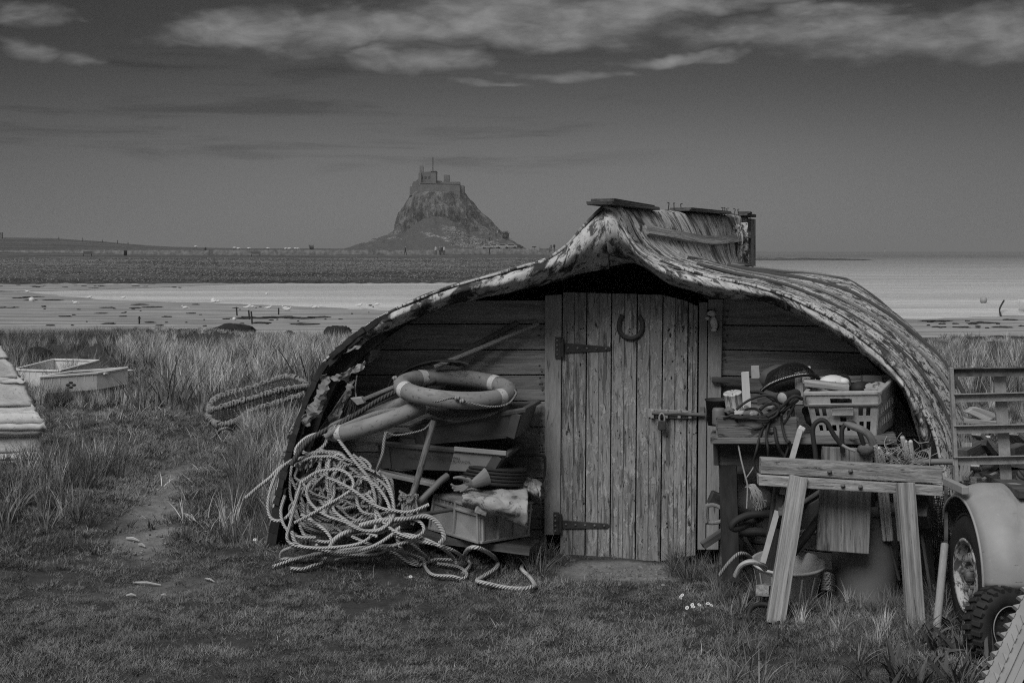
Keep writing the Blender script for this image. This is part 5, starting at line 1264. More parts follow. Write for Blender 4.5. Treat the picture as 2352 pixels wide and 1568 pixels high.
one(MB().tube(spl([p7(320, 1040, 6.8), p7(370, 1005, 6.78), p7(420, 995, 6.8), p7(450, 1030, 6.8)], 4), .016, 8), 'rubber_strip', MT['rubber'], 'black rubber strip in the grass left of the bucket', 'rubber')
one(MB().beam(w7(60, 680, .35), w7(240, 560, .3), .05, .03), 'plank', MT['wood_dark'], 'dark slanting plank at the foot of the right door post', 'plank')
one(MB().beam(w7(640, 700, .45), w7(830, 560, .40), .12, .03), 'plank', MT['wood_dark'], 'dark slanting plank behind the bucket', 'plank')
# ================================================================== trailer
MT['grey_paint'] = mat('dull grey paint', .25, .32, (3, 3, 3), .5, .08, [((40, 40, 40), .66, .33, .05), ((3, 6, 3), .67, .19, .10), ((50, 9, 9), .68, .09, .03)], spec=.4, fine=.06)
MT['rim_rust'] = mat('rusty white wheel rim', .32, .50, (6, 2, 6), .7, .3, [((30, 10, 30), .54, .07, .04), ((80, 25, 30), .58, .10, .04)], spec=.35)
tl = thing('trailer', 'small grey trailer with a rounded mudguard and a barred end gate', 'trailer', (2.5, 6.3, 0))
WX, WY, WR = 1.985, 6.20, .268
# mudguard: a curved sheet over the wheel
def mg2(u, v):
    th = math.radians(178-u*171)          # 175: far side, 90: top, 5: near side
    R_ = .372; q = max(0, (u-.74)/.26); edge = .22*(1-math.sqrt(max(0, 1-min(1, q)**2)))
    x = WX-.035+edge+(.70-edge)*v; sh = .055*(1-min(1, v*6))**2
    dn__ = .010*mnoise.noise((u*5, v*4, 3))+.004*mnoise.noise((u*14, v*10, 1)); R_ += dn__*min(1, v*6)
    p = Vector((x, WY+(R_-sh)*math.cos(th), WR+.015+(R_+.012-sh)*math.sin(th)))
    return p, (u*1.1, v*.7, 0)
MB().grid(mg2, 48, 26).build('mudguard', MT['grey_paint'], tl, solid=.004)
MB().tube([mg2(i/60, 0)[0] for i in range(61)]+[mg2(1, j/12)[0] for j in range(1, 13)], .006, 8).build('mudguard_lip', MT['grey_paint'], tl)
MB().box((WX+.65, WY, .50), (.02, .80, .34)).build('inner_arch', MT['tar'], tl); MB().box((WX+.42, WY+.36, .40), (.60, .02, .50)).build('inner_arch', MT['tar'], tl)
# wheel: axle along x
Mw = Matrix.Translation((WX, WY, WR)) @ Matrix.Rotation(-math.pi/2, 4, 'Y')
whl = MB(); hw = .085
tp_ = [(.155, .0), (.165, .008), (.215, .014), (.250, .004), (.262, -.012)]
for k in range(4): z = -.018-k*.032; tp_ += [(.268, z), (.268, z-.024), (.260, z-.025), (.260, z-.031)]
tp_ += [(.262, -.155), (.25, -.165), (.225, -.175), (.178, -.165)]
tyre = whl.lathe(tp_, 64, Mw).build('tyre', MT['rubber'], tl)
mb = MB()
for k in range(64):
    a = 2*math.pi*k/64
    for (za, zb, s_) in ((-.002, -.040, .05), (-.112, -.160, -.05)):
        mb.beam(Mw @ Vector((.2665*math.cos(a), .2665*math.sin(a), za)), Mw @ Vector((.2665*math.cos(a+s_), .2665*math.sin(a+s_), zb)), .014, .008, up=Mw.to_3x3() @ Vector((math.cos(a), math.sin(a), 0)))
mb.build('tread_block', MT['rubber'], tyre)
rim = MB().lathe([(0.1583, .004), (0.1618, .010), (0.1583, .014), (0.1479, .010), (0.1427, -.004), (0.1375, -.030), (0.1305, -.040), (0.1044, -.030), (0.0974, -.012), (0.0827, -.008), (0.0609, -.010), (0.0539, -.022), (0.0348, -.026), (0, -.026)], 56, Mw).build('rim', MT['rim_rust'], tl)
MB().lathe([(.030, -.03), (.030, .004), (.024, .010), (0, .010)], 24, Mw).build('hub', MT['rust'], rim)
mb = MB()
for k in range(5): a = 2*math.pi*k/5+.3; mb.lathe([(.010, -.02), (.010, .004), (0, .006)], 6, Mw @ Matrix.Translation((.066*math.cos(a), .066*math.sin(a), 0)))
mb.build('wheel_nut', MT['rust'], rim)
mb = MB()
for k in range(16):
    a = 2*math.pi*k/16; c_ = Mw @ Vector((.118*math.cos(a), .118*math.sin(a), -.0335)); mb.ball(c_, (.006, .010, .010), None, 10, 6)
mb.build('vent_hole', MT['tar'], rim)
# deck and side rail
MB().box((2.70, 6.40, .655), (1.12, .80, .03)).build('deck', MT['wood_dark'], tl)
MB().beam((1.945, 6.10, .655), (1.935, 6.34, .655), .03, .035).build('side_rail', MT['grey_paint'], tl, bevel=.004)
MB().beam((2.16, 6.80, .668), (3.2, 6.80, .668), .05, .055).build('end_rail', MT['wood_dark'], tl, bevel=.004)
MB().beam((1.965, 6.44, .62), (1.965, 6.44, .36), .012, .02, up=Vector((0, 1, 0))).build('stay', MT['rust'], tl)
# gate
def zt(x, y): return 2045.75+x*.2734, 826.9+y*.2734
YG = 6.28
def gp(x, y, Y=YG): return P(*zt(x, y), Y)
gate = MB().beam(gp(507, 62), gp(552, 1045), .016, .030, up=Vector((0, 1, 0))).build('gate_post', MT['steel'], tl, bevel=.002)
for (ya, yb, x1, m_) in ((72, 66, 1700, 'rust'), (288, 274, 1700, 'steel'), (552, 540, 1700, 'steel'), (815, 803, 1690, 'steel')):
    a = gp(520, ya); b = gp(520+580*2, ya+(yb-ya)*2)
    MB().beam(a, b, .050, .005, up=Vector((0, .15, 1))).build('gate_bar', MT[m_], tl); MB().beam(a+Vector((0, -.0, -.018)), b+Vector((0, 0, -.018)), .005, .034, up=Vector((0, .15, 1))).build('gate_bar', MT[m_], tl)
MB().prism([gp(x, y, YG+.032) for x, y in ((862, 60), (962, 60), (1022, 1010), (925, 1010))], (0, .008, 0)).build('gate_upright', MT['steel'], tl, bevel=.002)
MB().tube([P(2095, 1060, 6.62), P(2300, 1061, 6.50)], .0145, 12).build
one(MB().tube([P(2080, 1060, 6.70), P(2300, 1060, 6.46)], .0145, 12), 'pipe', MT['barrel'], 'dark pipe lying level through the trailer gate', 'pipe')
# scrap on the deck
random.seed(4)
def scrap(a, b, w, h, label, Y=6.55, m='wood_grey', up=UP, cat='offcut', nm='timber_offcut', Y1=None):
    return one(MB().beam(gp(*a, Y), gp(*b, Y1 or Y+.1), w, h, up=up), nm, MT[m], label, cat, 'scrap on the trailer', bevel=.002)
scrap((620, 1030), (645, 700), .045, .03, 'upright pale offcut beside the trailer gate post', 6.5)
scrap((720, 615), (900, 790), .05, .022, 'pale plank sloping down behind the gate upright', 6.66)
scrap((600, 800), (760, 720), .055, .055, 'dark round log end pointing at the gate', 6.55, 'wood_dark')
scrap((800, 640), (830, 760), .04, .012, 'small white wedge behind the sloping plank', 6.7, 'white')
scrap((690, 880), (745, 985), .06, .012, 'white triangular offcut low behind the gate', 6.52, 'white')
scrap((660, 1010), (760, 1000), .07, .03, 'short pale block on the trailer edge', 6.45)
scrap((700, 1020), (900, 840), .05, .03, 'dark strip leaning across the scrap heap', 6.5, 'wood_dark')
scrap((1000, 600), (1140, 720), .09, .03, 'broad pale plank right of the gate upright', 6.70)
scrap((1000, 780), (1100, 740), .05, .05, 'dark square stub right of the gate upright', 6.55, 'wood_dark')
scrap((900, 860), (1160, 900), .12, .02, 'flat weathered board low on the right of the trailer', 6.6)
scrap((630, 990), (670, 940), .03, .02, 'small rough splinter near the gate foot', 6.44)
scrap((780, 690), (860, 800), .03, .03, 'thin dark batten under the sloping plank', 6.6, 'wood_dark')
one(MB().prism([gp(x, y, 6.72) for x, y in ((630, 440), (690, 402), (740, 398), (880, 445), (885, 480), (830, 510), (790, 512))], (0, .05, 0)), 'plank_end', MT['wood_grey'], 'pale pointed plank end above the trailer scrap', 'plank', 'scrap on the trailer', bevel=.004)
one(MB().beam(gp(610, 500, 6.74), gp(900, 530, 6.70), .10, .018), 'timber_offcut', MT['wood_grey'], 'thin pale board under the pointed plank end', 'offcut', 'scrap on the trailer')
def rag_(u, v):
    x = 880+190*u; y = 1040-(110*math.sin(min(1, u*2.2)*math.pi*.5)*(1-u)**.5)*(1-v)-6*mnoise.noise((u*5, v*5, 0)); return gp(x, y, 6.30+.16*(1-v)*.5+.02*mnoise.noise((u*6, v*6, 1))), (u*.2, v*.2, 0)
one(MB().grid(rag_, 20, 14), 'rag', MT['cloth'], 'frayed rag lying over the mudguard top', 'rag', solid=.008)
one(MB().beam(gp(780, 1020, 6.42), gp(890, 965, 6.46), .02, .03), 'curved_offcut', MT['wood_grey'], 'thin pale rib beside the frayed rag', 'offcut', 'scrap on the trailer')
one(MB().tube(spl([gp(1110, 930, 6.3), gp(1090, 980, 6.3), gp(1095, 1040, 6.3)], 5), .02, 8), 'rope', MT['rope_d'], 'dark rope hanging at the right edge of the trailer', 'rope')
# light pipe leaning beside the wheel
pp = thing('drain_pipe', 'pale mottled pipe standing in the grass beside the trailer wheel', 'pipe', Gp(2150, 1480))
a, b = P(2170, 1250, 6.40), P(2148, 1478, 6.10); MB().tube([a, b], .0175, 12).build('tube', MT['steel'], pp); MB().tube([a.lerp(b, .86), a.lerp(b, .93)], .0225, 12).build('collar', MT['rubber'], pp)
# spare wheel with chunky tread
def z8(x, y): return 2021.25+x*.2578, 1163.75+y*.2578
sw = thing('spare_wheel', 'small dark wheel with chunky tread propped before the trailer', 'wheel', (2.0, 5.8, 0))
ax = Vector((.42, -.90, .12)).normalized(); Ms = Matrix.Translation(P(2300, 1440, 5.80)) @ ax.to_track_quat('Z', 'X').to_matrix().to_4x4()
tw_ = MB().lathe([(.085, .040), (.090, .046), (.120, .052), (.148, .048), (.155, .036), (.155, -.036), (.148, -.05), (.12, -.052), (.085, -.040)], 48, Ms).build('tyre', MT['rubber'], sw)
mb = MB()
for k in range(26):
    a = 2*math.pi*k/26; o_ = Ms.to_3x3() @ Vector((math.cos(a), math.sin(a), 0))
    for s_ in (1, -1):
        a2 = a+(.12 if s_ > 0 else 0); o2 = Ms.to_3x3() @ Vector((math.cos(a2), math.sin(a2), 0)); mb.beam(Ms @ Vector((.158*math.cos(a2), .158*math.sin(a2), s_*.006)), Ms @ Vector((.152*math.cos(a2+.04), .152*math.sin(a2+.04), s_*.050)), .022, .022, up=o2)
mb.build('tread_block', MT['rubber'], tw_, bevel=.003)
rm = MB().lathe([(.087, .044), (.091, .050), (.086, .050), (.080, .030), (.05, .018), (.03, .024), (0, .024)], 40, Ms).build('rim', MT['iron'], sw)
MB().tube([Ms @ Vector((.0885*math.cos(2*math.pi*k/40), .0885*math.sin(2*math.pi*k/40), .051)) for k in range(40)], .0022, 6, closed=True).build('rim_edge', MT['steel'], rm)
mb = MB()
for k in range(4): a = 2*math.pi*k/4+.4; mb.lathe([(.008, .02), (.008, .03), (0, .03)], 6, Ms @ Matrix.Translation((.045*math.cos(a), .045*math.sin(a), 0)))
mb.build('wheel_nut', MT['rust'], rm)
# notched boards bottom right
for k in range(4):
    o_ = k*46; lab = ['notched pale board leftmost of the stack at the lower right corner', 'second plain board of the stack at the lower right corner', 'third plain board of the stack at the lower right corner', 'fourth board of the stack at the lower right corner'][k]
    a = P(2262+k*20, 1590, 5.28+.012*k); b = P(2372+k*20, 1352, 5.62+.012*k)
    mb = MB(); mb.beam(a, b, .040, .016+.006*(k % 2), up=Vector((-.2, -1, .3)))
    if k == 0:
        x_, y_, z_ = basis(b-a, Vector((-.2, -1, .3))); L = (b-a).length
        for j in range(11):
            c_ = a+x_*(L*(j+.3)/11); mb.prism([c_-y_*.020-z_*.006, c_+x_*.030-y_*.020-z_*.006, c_+x_*.030+y_*.008 - y_*.020-z_*.006 + y_*.016], z_*.022)
            mb.prism([c_+y_*.020-z_*.006, c_+x_*.030+y_*.020-z_*.006, c_+x_*.004+y_*.042-z_*.006], z_*.020)
    one(mb, 'notched_board', MT['plastic_m'], lab, 'board', 'boards stacked at the lower right corner', bevel=.002)
# ================================================================== left bank and the far shore
MT['pale_hull'] = mat('pale painted hull', .42, .56, (7, 7, 7), .9, .6, [((8, 14, 8), .68, .24, .05), ((40, 40, 40), .68, .32, .05)], det=8, bd=.02)
ob = thing('upturned_boat', 'pale painted end of another upturned boat at the left edge', 'boat', P(-60, 1120, 10.2))
steps = [(-40,700,0,0),(0,791,8,0),(18,823,8,.02),(43,866,8,.03),(57,878,-2,.05),(75,932,-2,.06),(88,952,8,.08),(104,974,10,.10),(104,984,10,.10),(91,996,0,.05),(94,1037,0,.05),(106,1054,10,.08),(100,1075,10,.02)]
for i in range(len(steps)-1):
    (xa, ya, sa, da), (xb, yb, sb, db) = steps[i], steps[i+1]
    def fn(u, v, xa=xa, ya=ya, xb=xb, yb=yb, da=da, db=db, i=i):
        x = xa+(xb-xa)*v; y = ya+(yb-ya)*v+u*14*(v*.3+.7); d = da+(db-da)*v+(.035*math.sin(v*math.pi) if i in (6, 7, 8) else .008*v)
        xx = x-u*620; Y = 10.40-d*1.6+u*.9
        n = mnoise.fractal((u*14+i, v*1.5+i*3, 0), 1, 2, 5); p = P(xx+5*mnoise.noise((v*5, i*3.1, u*3))*(1-u)**20, y+1.5*n, Y+.010*n); return p, (u*3, v*.3+i*2, i*3)
    MB().grid(fn, 60, 8).build('hull_plank', MT['pale_hull'], ob, solid=.045)
bkp = MB(); bkp.prism([P(-190, 720, 11.0), P(-40, 960, 11.0), P(-40, 1080, 11.0), P(-560, 1080, 11.9), P(-600, 720, 11.9)], (0, .5, 0)); bkp.build('hull_back', MT['pale_hull'], ob)
tp2 = thing('timber_spar', 'rough timber spar with dark bands lying before the pale boat', 'spar', P(60, 1105, 9.75))
a, b = P(-60, 1100, 9.6), P(121, 1078, 9.85); MB().tube([a, b], .030, 10).build('shaft', MT['wood_grey'], tp2)
for t in (.76, .985): MB().tube([a.lerp(b, t), a.lerp(b, t+.018)], .0325, 10).build('band', MT['iron'], tp2)
# white fish boxes
def fbox(name, label, TL, TR, BR_, BL_, Yf, depth, skew, h, m='white', dzb=0.0):
    A, B = P(*TL, Yf[0]), P(*TR, Yf[1]); dn_ = UP*-h; back = Vector((skew, depth, dzb))
    t = thing(name, label, 'fish box', (A+B)/2+dn_+back*.5, 'white fish boxes in the grass')
    C_, D_ = B+dn_, A+dn_; mb = MB(); inn = .02
    for q in ((A, B, C_, D_), (B+back, A+back, D_+back, C_+back), (A+back, A, D_, D_+back), (B, B+back, C_+back, C_), (D_, C_, C_+back, D_+back)): mb.add(q, [(0, 1, 2, 3)])
    mb.build('shell', MT[m], t, solid=.012)
    mb = MB()
    for p, q in ((A, B), (B, B+back), (B+back, A+back), (A+back, A)): mb.beam(p, q, .035, .025)
    mb.build('rim', MT[m], t, bevel=.006)
    mb = MB()
    for k in range(7): f_ = (k+.5)/7; mb.beam(A.lerp(B, f_)-UP*.01-Vector((0, .010, 0)), A.lerp(B, f_)-UP*h*.45-Vector((0, .004, 0)), .006, .008, up=Vector((0, -1, 0)))
    mb.build('rib', MT[m], t)
    return t, (A, B, C_, D_)
fbox('fish_box', 'open white fish box lying behind the pale boat end', (30, 849), (136, 852), 0, 0, (17.6, 17.4), .9, .22, .20, dzb=.06)
t2, q2 = fbox('fish_box', 'white fish box with a four petal mark tilted in the grass', (91, 866), (222, 857), 0, 0, (16.2, 16.6), .40, .25, .19, dzb=.03)
mb = MB(); c_ = P(163, 884, 16.30)
for (dx_, dz_) in ((-.035, 0), (.035, 0), (0, .026), (0, -.026)): mb.ball(c_+Vector((dx_, 0, dz_)), (.026, .006, .016), None, 12, 6)
mb.build('petal_mark', MT['rubber'], t2)
one(MB().beam(P(215, 858, 16.7), P(282, 850, 17.3), .30, .02), 'box_lid', MT['white'], 'white box lid sticking out beyond the marked fish box', 'lid', bevel=.004)
one(MB().box(P(42, 880, 15.8), (.10, .10, .12)), 'white_block', MT['white'], 'small white block between the pale boat and the fish boxes', 'block', bevel=.01)
one(MB().tube(spl([P(188, 822, 19.5), P(198, 822, 19.5), P(206, 832, 19.5), P(211, 846, 19.5)], 5), .030, 8), 'black_pipe', MT['rubber'], 'curved black pipe sticking up out of the grass', 'pipe')
# net covered lumps
def lump(name, label, x, y, Y, r, seed, cat='net'): 
    return one(MB().ball(P(x, y, Y), r, None, 28, 14, .25, seed), name, MT['net_k'], label, cat, 'dark net heaps in the grass')
lump('net_heap', 'dark humped heap of net in the long grass behind the fish boxes', 88, 818, 20.5, (.19, .2, .13), 2)
lump('net_heap', 'long low heap of dark net against the shore, left half', 430, 776, 26.5, (.55, .3, .16), 3)
lump('net_heap', 'arched dark heap of net against the shore, tallest of them', 535, 763, 26.8, (.42, .3, .16), 4)
lump('net_heap', 'small dark heap of net on the shore beside the torn hull', 663, 771, 26.5, (.14, .15, .09), 5)
lump('net_heap', 'dark heap of net hard against the shed roof edge', 775, 762, 26.5, (.25, .2, .12), 6)
# lobster pot
MT['pot_rope'] = mat('weathered pot rope', .10, .34, (30, 6, 1), .95, .5)
def zp(x, y): return x*.3125, 704.4+y*.3125
pt = thing('lobster_pot', 'old lobster pot bound with rope and black mesh in the grass', 'lobster pot', P(560, 985, 12.6))
railA = spl([P(*zp(1528, 765), 13.90), P(*zp(1560, 700), 14.12), P(*zp(1650, 648), 14.46), P(*zp(1800, 610), 14.58), P(*zp(1950, 560), 14.69), P(*zp(2110, 515), 14.69), P(*zp(2210, 540), 14.58), P(*zp(2262, 590), 14.46)], 14)
railB = spl([P(*zp(1528, 765), 13.90), P(*zp(1640, 735), 13.79), P(*zp(1760, 698), 13.84), P(*zp(1900, 660), 13.90), P(*zp(2050, 615), 14.01), P(*zp(2200, 590), 14.24), P(*zp(2262, 590), 14.46)], 16)
railC = spl([P(*zp(1525, 795), 13.90), P(*zp(1590, 860), 13.67), P(*zp(1720, 845), 13.67), P(*zp(1860, 760), 13.73), P(*zp(2050, 700), 13.90), P(*zp(2240, 640), 14.24)], 16)
for nm, rl in (('frame', railA), ('frame', railB), ('frame', railC)):
    MB().tube(rl, .014, 7).build(nm, MT['pot_rope'], pt)
    mb = MB()
    for i in range(1, len(rl)-2):
        if (i*7) % 5 > 2: continue
        t = (rl[i+1]-rl[i-1]).normalized(); x_, y_, z_ = basis(t); q_ = random.uniform(.016, .030); ring = [rl[i]+(y_*math.cos(a)+z_*math.sin(a))*q_+t*random.uniform(-.02, .03)*math.sin(a) for a in [2*math.pi*k/8 for k in range(8)]]; mb.tube(ring, random.uniform(.008, .014), 5, closed=True)
    mb.build('rope_binding', MT['pot_rope'], pt)
mb = MB(); at_ = lambda r_, f_: r_[min(len(r_)-1, int(f_*(len(r_)-1)))]
for (R1, R2) in ((railA, railB), (railB, railC)):
    for i in range(70):
        f_ = i/69; mb.tube([at_(R1, f_), at_(R1, min(1, f_+.05)).lerp(at_(R2, min(1, f_+.03)), .5)-UP*.04, at_(R2, min(1, f_+random.uniform(-.03, .06)))], .0055, 4, caps=False)
    for j in range(1, 10): mb.tube([at_(R1, k/30).lerp(at_(R2, k/30), j/10)-UP*.04*math.sin(j/10*3.1) for k in range(31)], .005, 4, caps=False)
mb.build('mesh', MT['rope_d'], pt)
one(MB().tube(spl([Gp(485, 1008, .02), Gp(498, 998, .05), Gp(508, 986, .10), Gp(524, 984, .09), Gp(535, 990, .02)], 5), .014, 8), 'rope', MT['rope_m'], 'short rope end poking from the grass before the lobster pot', 'rope')
# ------------------------------------------------------------------ far shore
def scatter_mat(name, lo, hi): return mat(name, lo, hi, (1, 1, 1), .9, 0)
MT['stone'] = mat('dry stone', .07, .2, (1.2, 1.2, 1.2), .9, .5)
def dwall(x0, x1, y0, Y, h, label, seed):
    def fn(u, v):
        x = x0+(x1-x0)*u; n = mnoise.noise((x*.11, v*3, seed)); b = Vector(((x-CX)/F*Y, Y, 0)); yy = y0(x) if callable(y0) else y0
        zb = P(x, yy, Y).z-.6; prof = [(0, -.35), (1, -.25), (1, .25), (0, .35)][round(v*3)]
        hh = (h+.6)*(1+.10*mnoise.noise((x*.13, 1, seed))+.06*mnoise.noise((x*.6, 1, seed)))
        return Vector((b.x, Y+prof[1]+.1*n, zb+prof[0]*hh)), (b.x, v, zb+prof[0]*hh)
    return one(MB().grid(fn, 300, 3), 'drystone_wall', MT['stone'], label, 'wall', 'drystone walls on the far shore')
dwall(-300, 480, lambda x: 583.0, 330, .85, 'drystone wall crossing the left part of the far shore', 1); dwall(490, 1010, lambda x: 581.5, 340, .75, 'drystone wall along the middle of the far shore', 2); dwall(1015, 1300, lambda x: 579.8, 360, .9, 'drystone wall below the castle hill', 3)
# people: one continuous skinned figure, copied
def person_mesh(step):
    me = bpy.data.meshes.new('person'); s_ = .16*step
    J = [((0,0,.95),.15),((0,0,1.2),.155),((0,0,1.42),.15),((0,0,1.52),.06),((0,-.01,1.64),.095),((0,-.01,1.74),.085),
         ((-.19,0,1.40),.062),((-.24,.05*step,1.15),.05),((-.23,-.08*step,.90),.04),((.19,0,1.40),.062),((.24,-.05*step,1.15),.05),((.23,.08*step,.90),.04),
         ((-.09,0,.88),.10),((-.10,-s_,.48),.07),((-.10,-s_*1.2,.06),.05),((-.10,-s_*1.2-.16,.04),.04),((.09,0,.88),.10),((.10,s_,.48),.07),((.10,s_*1.4,.06),.05),((.10,s_*1.4-.16,.04),.04)]
    E = [(0,1),(1,2),(2,3),(3,4),(4,5),(2,6),(6,7),(7,8),(2,9),(9,10),(10,11),(0,12),(12,13),(13,14),(14,15),(0,16),(16,17),(17,18),(18,19)]
    me.from_pydata([j[0] for j in J], E, []); o = bpy.data.objects.new('person', me); COL.objects.link(o)
    m = o.modifiers.new('skin', 'SKIN')
    for i, sv in enumerate(me.skin_vertices[0].data): sv.radius = (J[i][1], J[i][1]*.8); sv.use_root = (i == 0)
    m2 = o.modifiers.new('sub', 'SUBSURF'); m2.levels = 1; m2.render_levels = 1
    bpy.context.view_layer.update(); r = bpy.data.meshes.new_from_object(o.evaluated_get(bpy.context.evaluated_depsgraph_get())); bpy.data.objects.remove(o); bpy.data.meshes.remove(me)
    r.polygons.foreach_set('use_smooth', [True]*len(r.polygons)); return r
def outfit(name, coat, legs, hair):
    m = bpy.data.materials.new(name); m.use_nodes = True; t = m.node_tree; g = NG(t); z = g.xyz(g.n('ShaderNodeTexCoord').outputs['Object'])
    c = g.mix(g.ss(z[2], .86, .88), legs, coat); c = g.mix(g.ss(z[2], 1.50, 1.52), c, .30); c = g.mix(g.ss(z[2], 1.70, 1.72), c, hair)
    cc = g.n('ShaderNodeCombineColor')
    for i in range(3): t.links.new(c, cc.inputs[i])
    t.links.new(cc.outputs[0], t.nodes['Principled BSDF'].inputs['Base Color']); t.nodes['Principled BSDF'].inputs['Roughness'].default_value = .9; return m
pm = [person_mesh(1.0), person_mesh(.35)]; fits = [outfit('dark coat', .03, .03, .03), outfit('pale coat', .42, .05, .1), outfit('mid coat', .12, .04, .05)]
PPL = [(472,583,330,0,0,'walker in dark clothes by the wall on the left far shore'),(931,587,262.5,0,0,'dark clad walker leftmost on the track below the castle'),(1001,585.5,275,1,0,'walker in a pale top alone on the track below the castle'),(1010,586,275,2,1,'walker in grey, left of the group of three on the track'),
       (1015,585.5,276,0,0,'walker in dark clothes in the middle of the group of three'),(1020,585.5,275,1,1,'walker in a pale coat, right of the group of three'),
       (1109,562.5,560,0,0,'dark walker lowest on the path up to the castle'),(1114,560.5,562,2,1,'grey walker close behind the lowest one on the castle path'),(1124,554.5,570,0,0,'left of the two walkers halfway up the castle path'),(1129.5,554,572,2,0,'right of the two walkers halfway up the castle path'),
       (1139,545,580,0,1,'dark walker at the left of the crowd high on the castle path'),(1142,541,584,1,0,'pale topped walker in the crowd high on the castle path'),(1146,538,588,0,0,'uppermost dark walker on the castle path'),(1150,539,586,2,1,'grey walker at the right of the crowd on the castle path'),
       (1124,585,300,0,1,'person in dark clothes sitting low beside the parked cars'),(1273,578,300,0,0,'dark standing figure beside the gate left of the shed ridge'),(1266,577,330,2,0,'grey figure further off by the gate left of the shed ridge')]
for k, (x, y, Y, fi, me_i, lb_) in enumerate(PPL):
    me = pm[me_i].copy(); me.materials.clear(); me.materials.append(fits[fi]); o = bpy.data.objects.new('person', me); COL.objects.link(o)
    o.location = P(x, y, Y); o.rotation_euler[2] = random.uniform(-2, 2); hpx = {0: 1.0}.get(0); o.scale = (1.0, 1.0, 1.0) if Y < 400 else (1.25,)*3; tag(o, lb_, 'person', 'people on the far shore')
# cars
def car(loc, rz, m, label):
    t = thing('parked_car', label, 'car', (0, 0, 0), 'cars parked below the castle')
    prof = [(-2.0,.35),(-2.05,.75),(-1.9,.95),(-1.3,1.0),(-.75,1.42),(.75,1.45),(1.35,1.0),(1.95,.92),(2.05,.6),(2.0,.35)]
    MB().prism([Vector((x, -.85, z)) for x, z in prof], (0, 1.7, 0)).build('body', m, t, bevel=.08)
    for s_ in (-1, 1): MB().prism([Vector((x, s_*.86-.01, z)) for x, z in ((-1.15,1.0),(-.68,1.36),(.66,1.38),(1.15,1.0))], (0, .02, 0)).build('side_window', MT['cwin'], t)
    for x in (-1.25, 1.25):
        for s_ in (-.8, .8): MB().lathe([(0, -.1), (.3, -.1), (.32, 0), (.3, .1), (0, .1)], 16, Matrix.Translation((x, s_, .32)) @ Matrix.Rotation(math.pi/2, 4, 'X')).build('wheel', MT['rubber'], t)
    t.location = loc; t.rotation_euler[2] = rz; return t
for k, (x, y, Y, m_, lb_) in enumerate(((1121, 571.5, 470, 'grey_paint', 'grey parked car leftmost of the row below the castle'), (1135, 571, 470, 'plastic_m', 'pale low parked car second in the row below the castle'), (1155, 571, 440, 'grey_paint', 'grey parked car third in the row below the castle'), (1173, 570.5, 440, 'plastic_m', 'pale parked car fourth in the row below the castle'), (1189, 571, 520, 'rubber', 'dark parked car at the right end of the row below the castle'))):
    car(P(x, y, Y), random.uniform(-.3, .3), MT[m_], lb_)
# sheep, gulls
def sheep(loc, label, rz):
    t = thing('sheep', label, 'sheep', (0, 0, 0), 'sheep on the far pasture')
    mb = MB(); mb.ball((0, 0, .72), (.55, .30, .32), None, 12, 8, .1, 1); mb.tube(spl([Vector((.42, 0, .85)), Vector((.6, 0, .85)), Vector((.78, 0, .55))], 4), [.14, .13, .12, .11, .11, .10, .10, .09, .07], 8); mb.build('fleece', MT['white'], t)
    for x in (-.3, .3):
        for y in (-.13, .13): MB().tube([Vector((x, y, .5)), Vector((x, y, .25)), Vector((x+.02, y, 0))], [.06, .04, .035], 6).build('leg', MT['rubber'], t)
    t.location = loc; t.rotation_euler[2] = rz; return t
for k, (x, y, Y) in enumerate(((538, 573.5, 520), (547, 575, 520), (571, 574.6, 520), (615, 574.6, 520), (656, 575.4, 520), (664, 575.2, 530), (678, 575.2, 520), (683, 575.4, 530), (449, 570.4, 560))):
    sheep(P(x, y, Y), ['sheep second from the left on the far pasture', 'sheep below and right of the second one on the far pasture', 'fourth sheep from the left on the far pasture', 'lone sheep in the middle of the far pasture', 'left sheep of the pair nearer the bare bush', 'right sheep of the pair nearer the bare bush', 'left one of the last pair of sheep by the bare bush', 'rightmost sheep beside the bare bush', 'leftmost sheep high on the far pasture'][k], random.choice((0, 3.1, .3)))
def gull(x, y, label, sc=1.0, fl=1):
    q = on_level(x, y, ZS+.04); mb = MB()
    mb.ball((0, 0, .20), (.22, .09, .10), Matrix.Rotation(-.15, 3, 'Y'), 12, 8); mb.ball((.19*fl, 0, .32), (.065, .05, .055), None, 10, 6); mb.tube([Vector((.24*fl, 0, .31)), Vector((.33*fl, 0, .29))], [.018, .006], 6); mb.tube([Vector((-.15*fl, 0, .20)), Vector((-.36*fl, 0, .18))], [.06, .02], 6, flat=.5)
    for s_ in (-.03, .03): mb.tube([Vector((0, s_, .12)), Vector((.01, s_, 0))], .010, 5)
    mb.v = [(v[0]*sc+q.x, v[1]*sc+q.y, v[2]*sc+q.z) for v in mb.v]
    return one(mb, 'gull', MT['white'], label, 'gull', 'gulls on the sand flats')
for k, (x, y) in enumerate(((62, 673.5), (206, 687), (173, 700), (491, 698), (500, 697), (569, 711), (578, 710), (617, 712), (655, 713), (662, 716), (723, 711), (826, 706), (425, 712), (283, 688), (866, 704))):
    gull(x, y, ['gull at the left tip of the water', 'gull at the water edge above the fish boxes', 'gull low on the sand left of the stakes', 'left gull of the pair at the water edge mid flat', 'right gull of the pair at the water edge mid flat', 'left gull of the pair beyond the leaning stake', 'right gull of the pair beyond the leaning stake', 'gull between the two stake groups', 'left gull of the close pair nearest the shed', 'right gull of the close pair nearest the shed', 'gull on the sand just left of the shed roof', 'far gull by the water next to the shed roof', 'lone gull left of the leaning stake', 'gull standing where the water starts to widen', 'gull nearest the shed roof edge'][k], 0.95, 1 if k % 2 else -1)
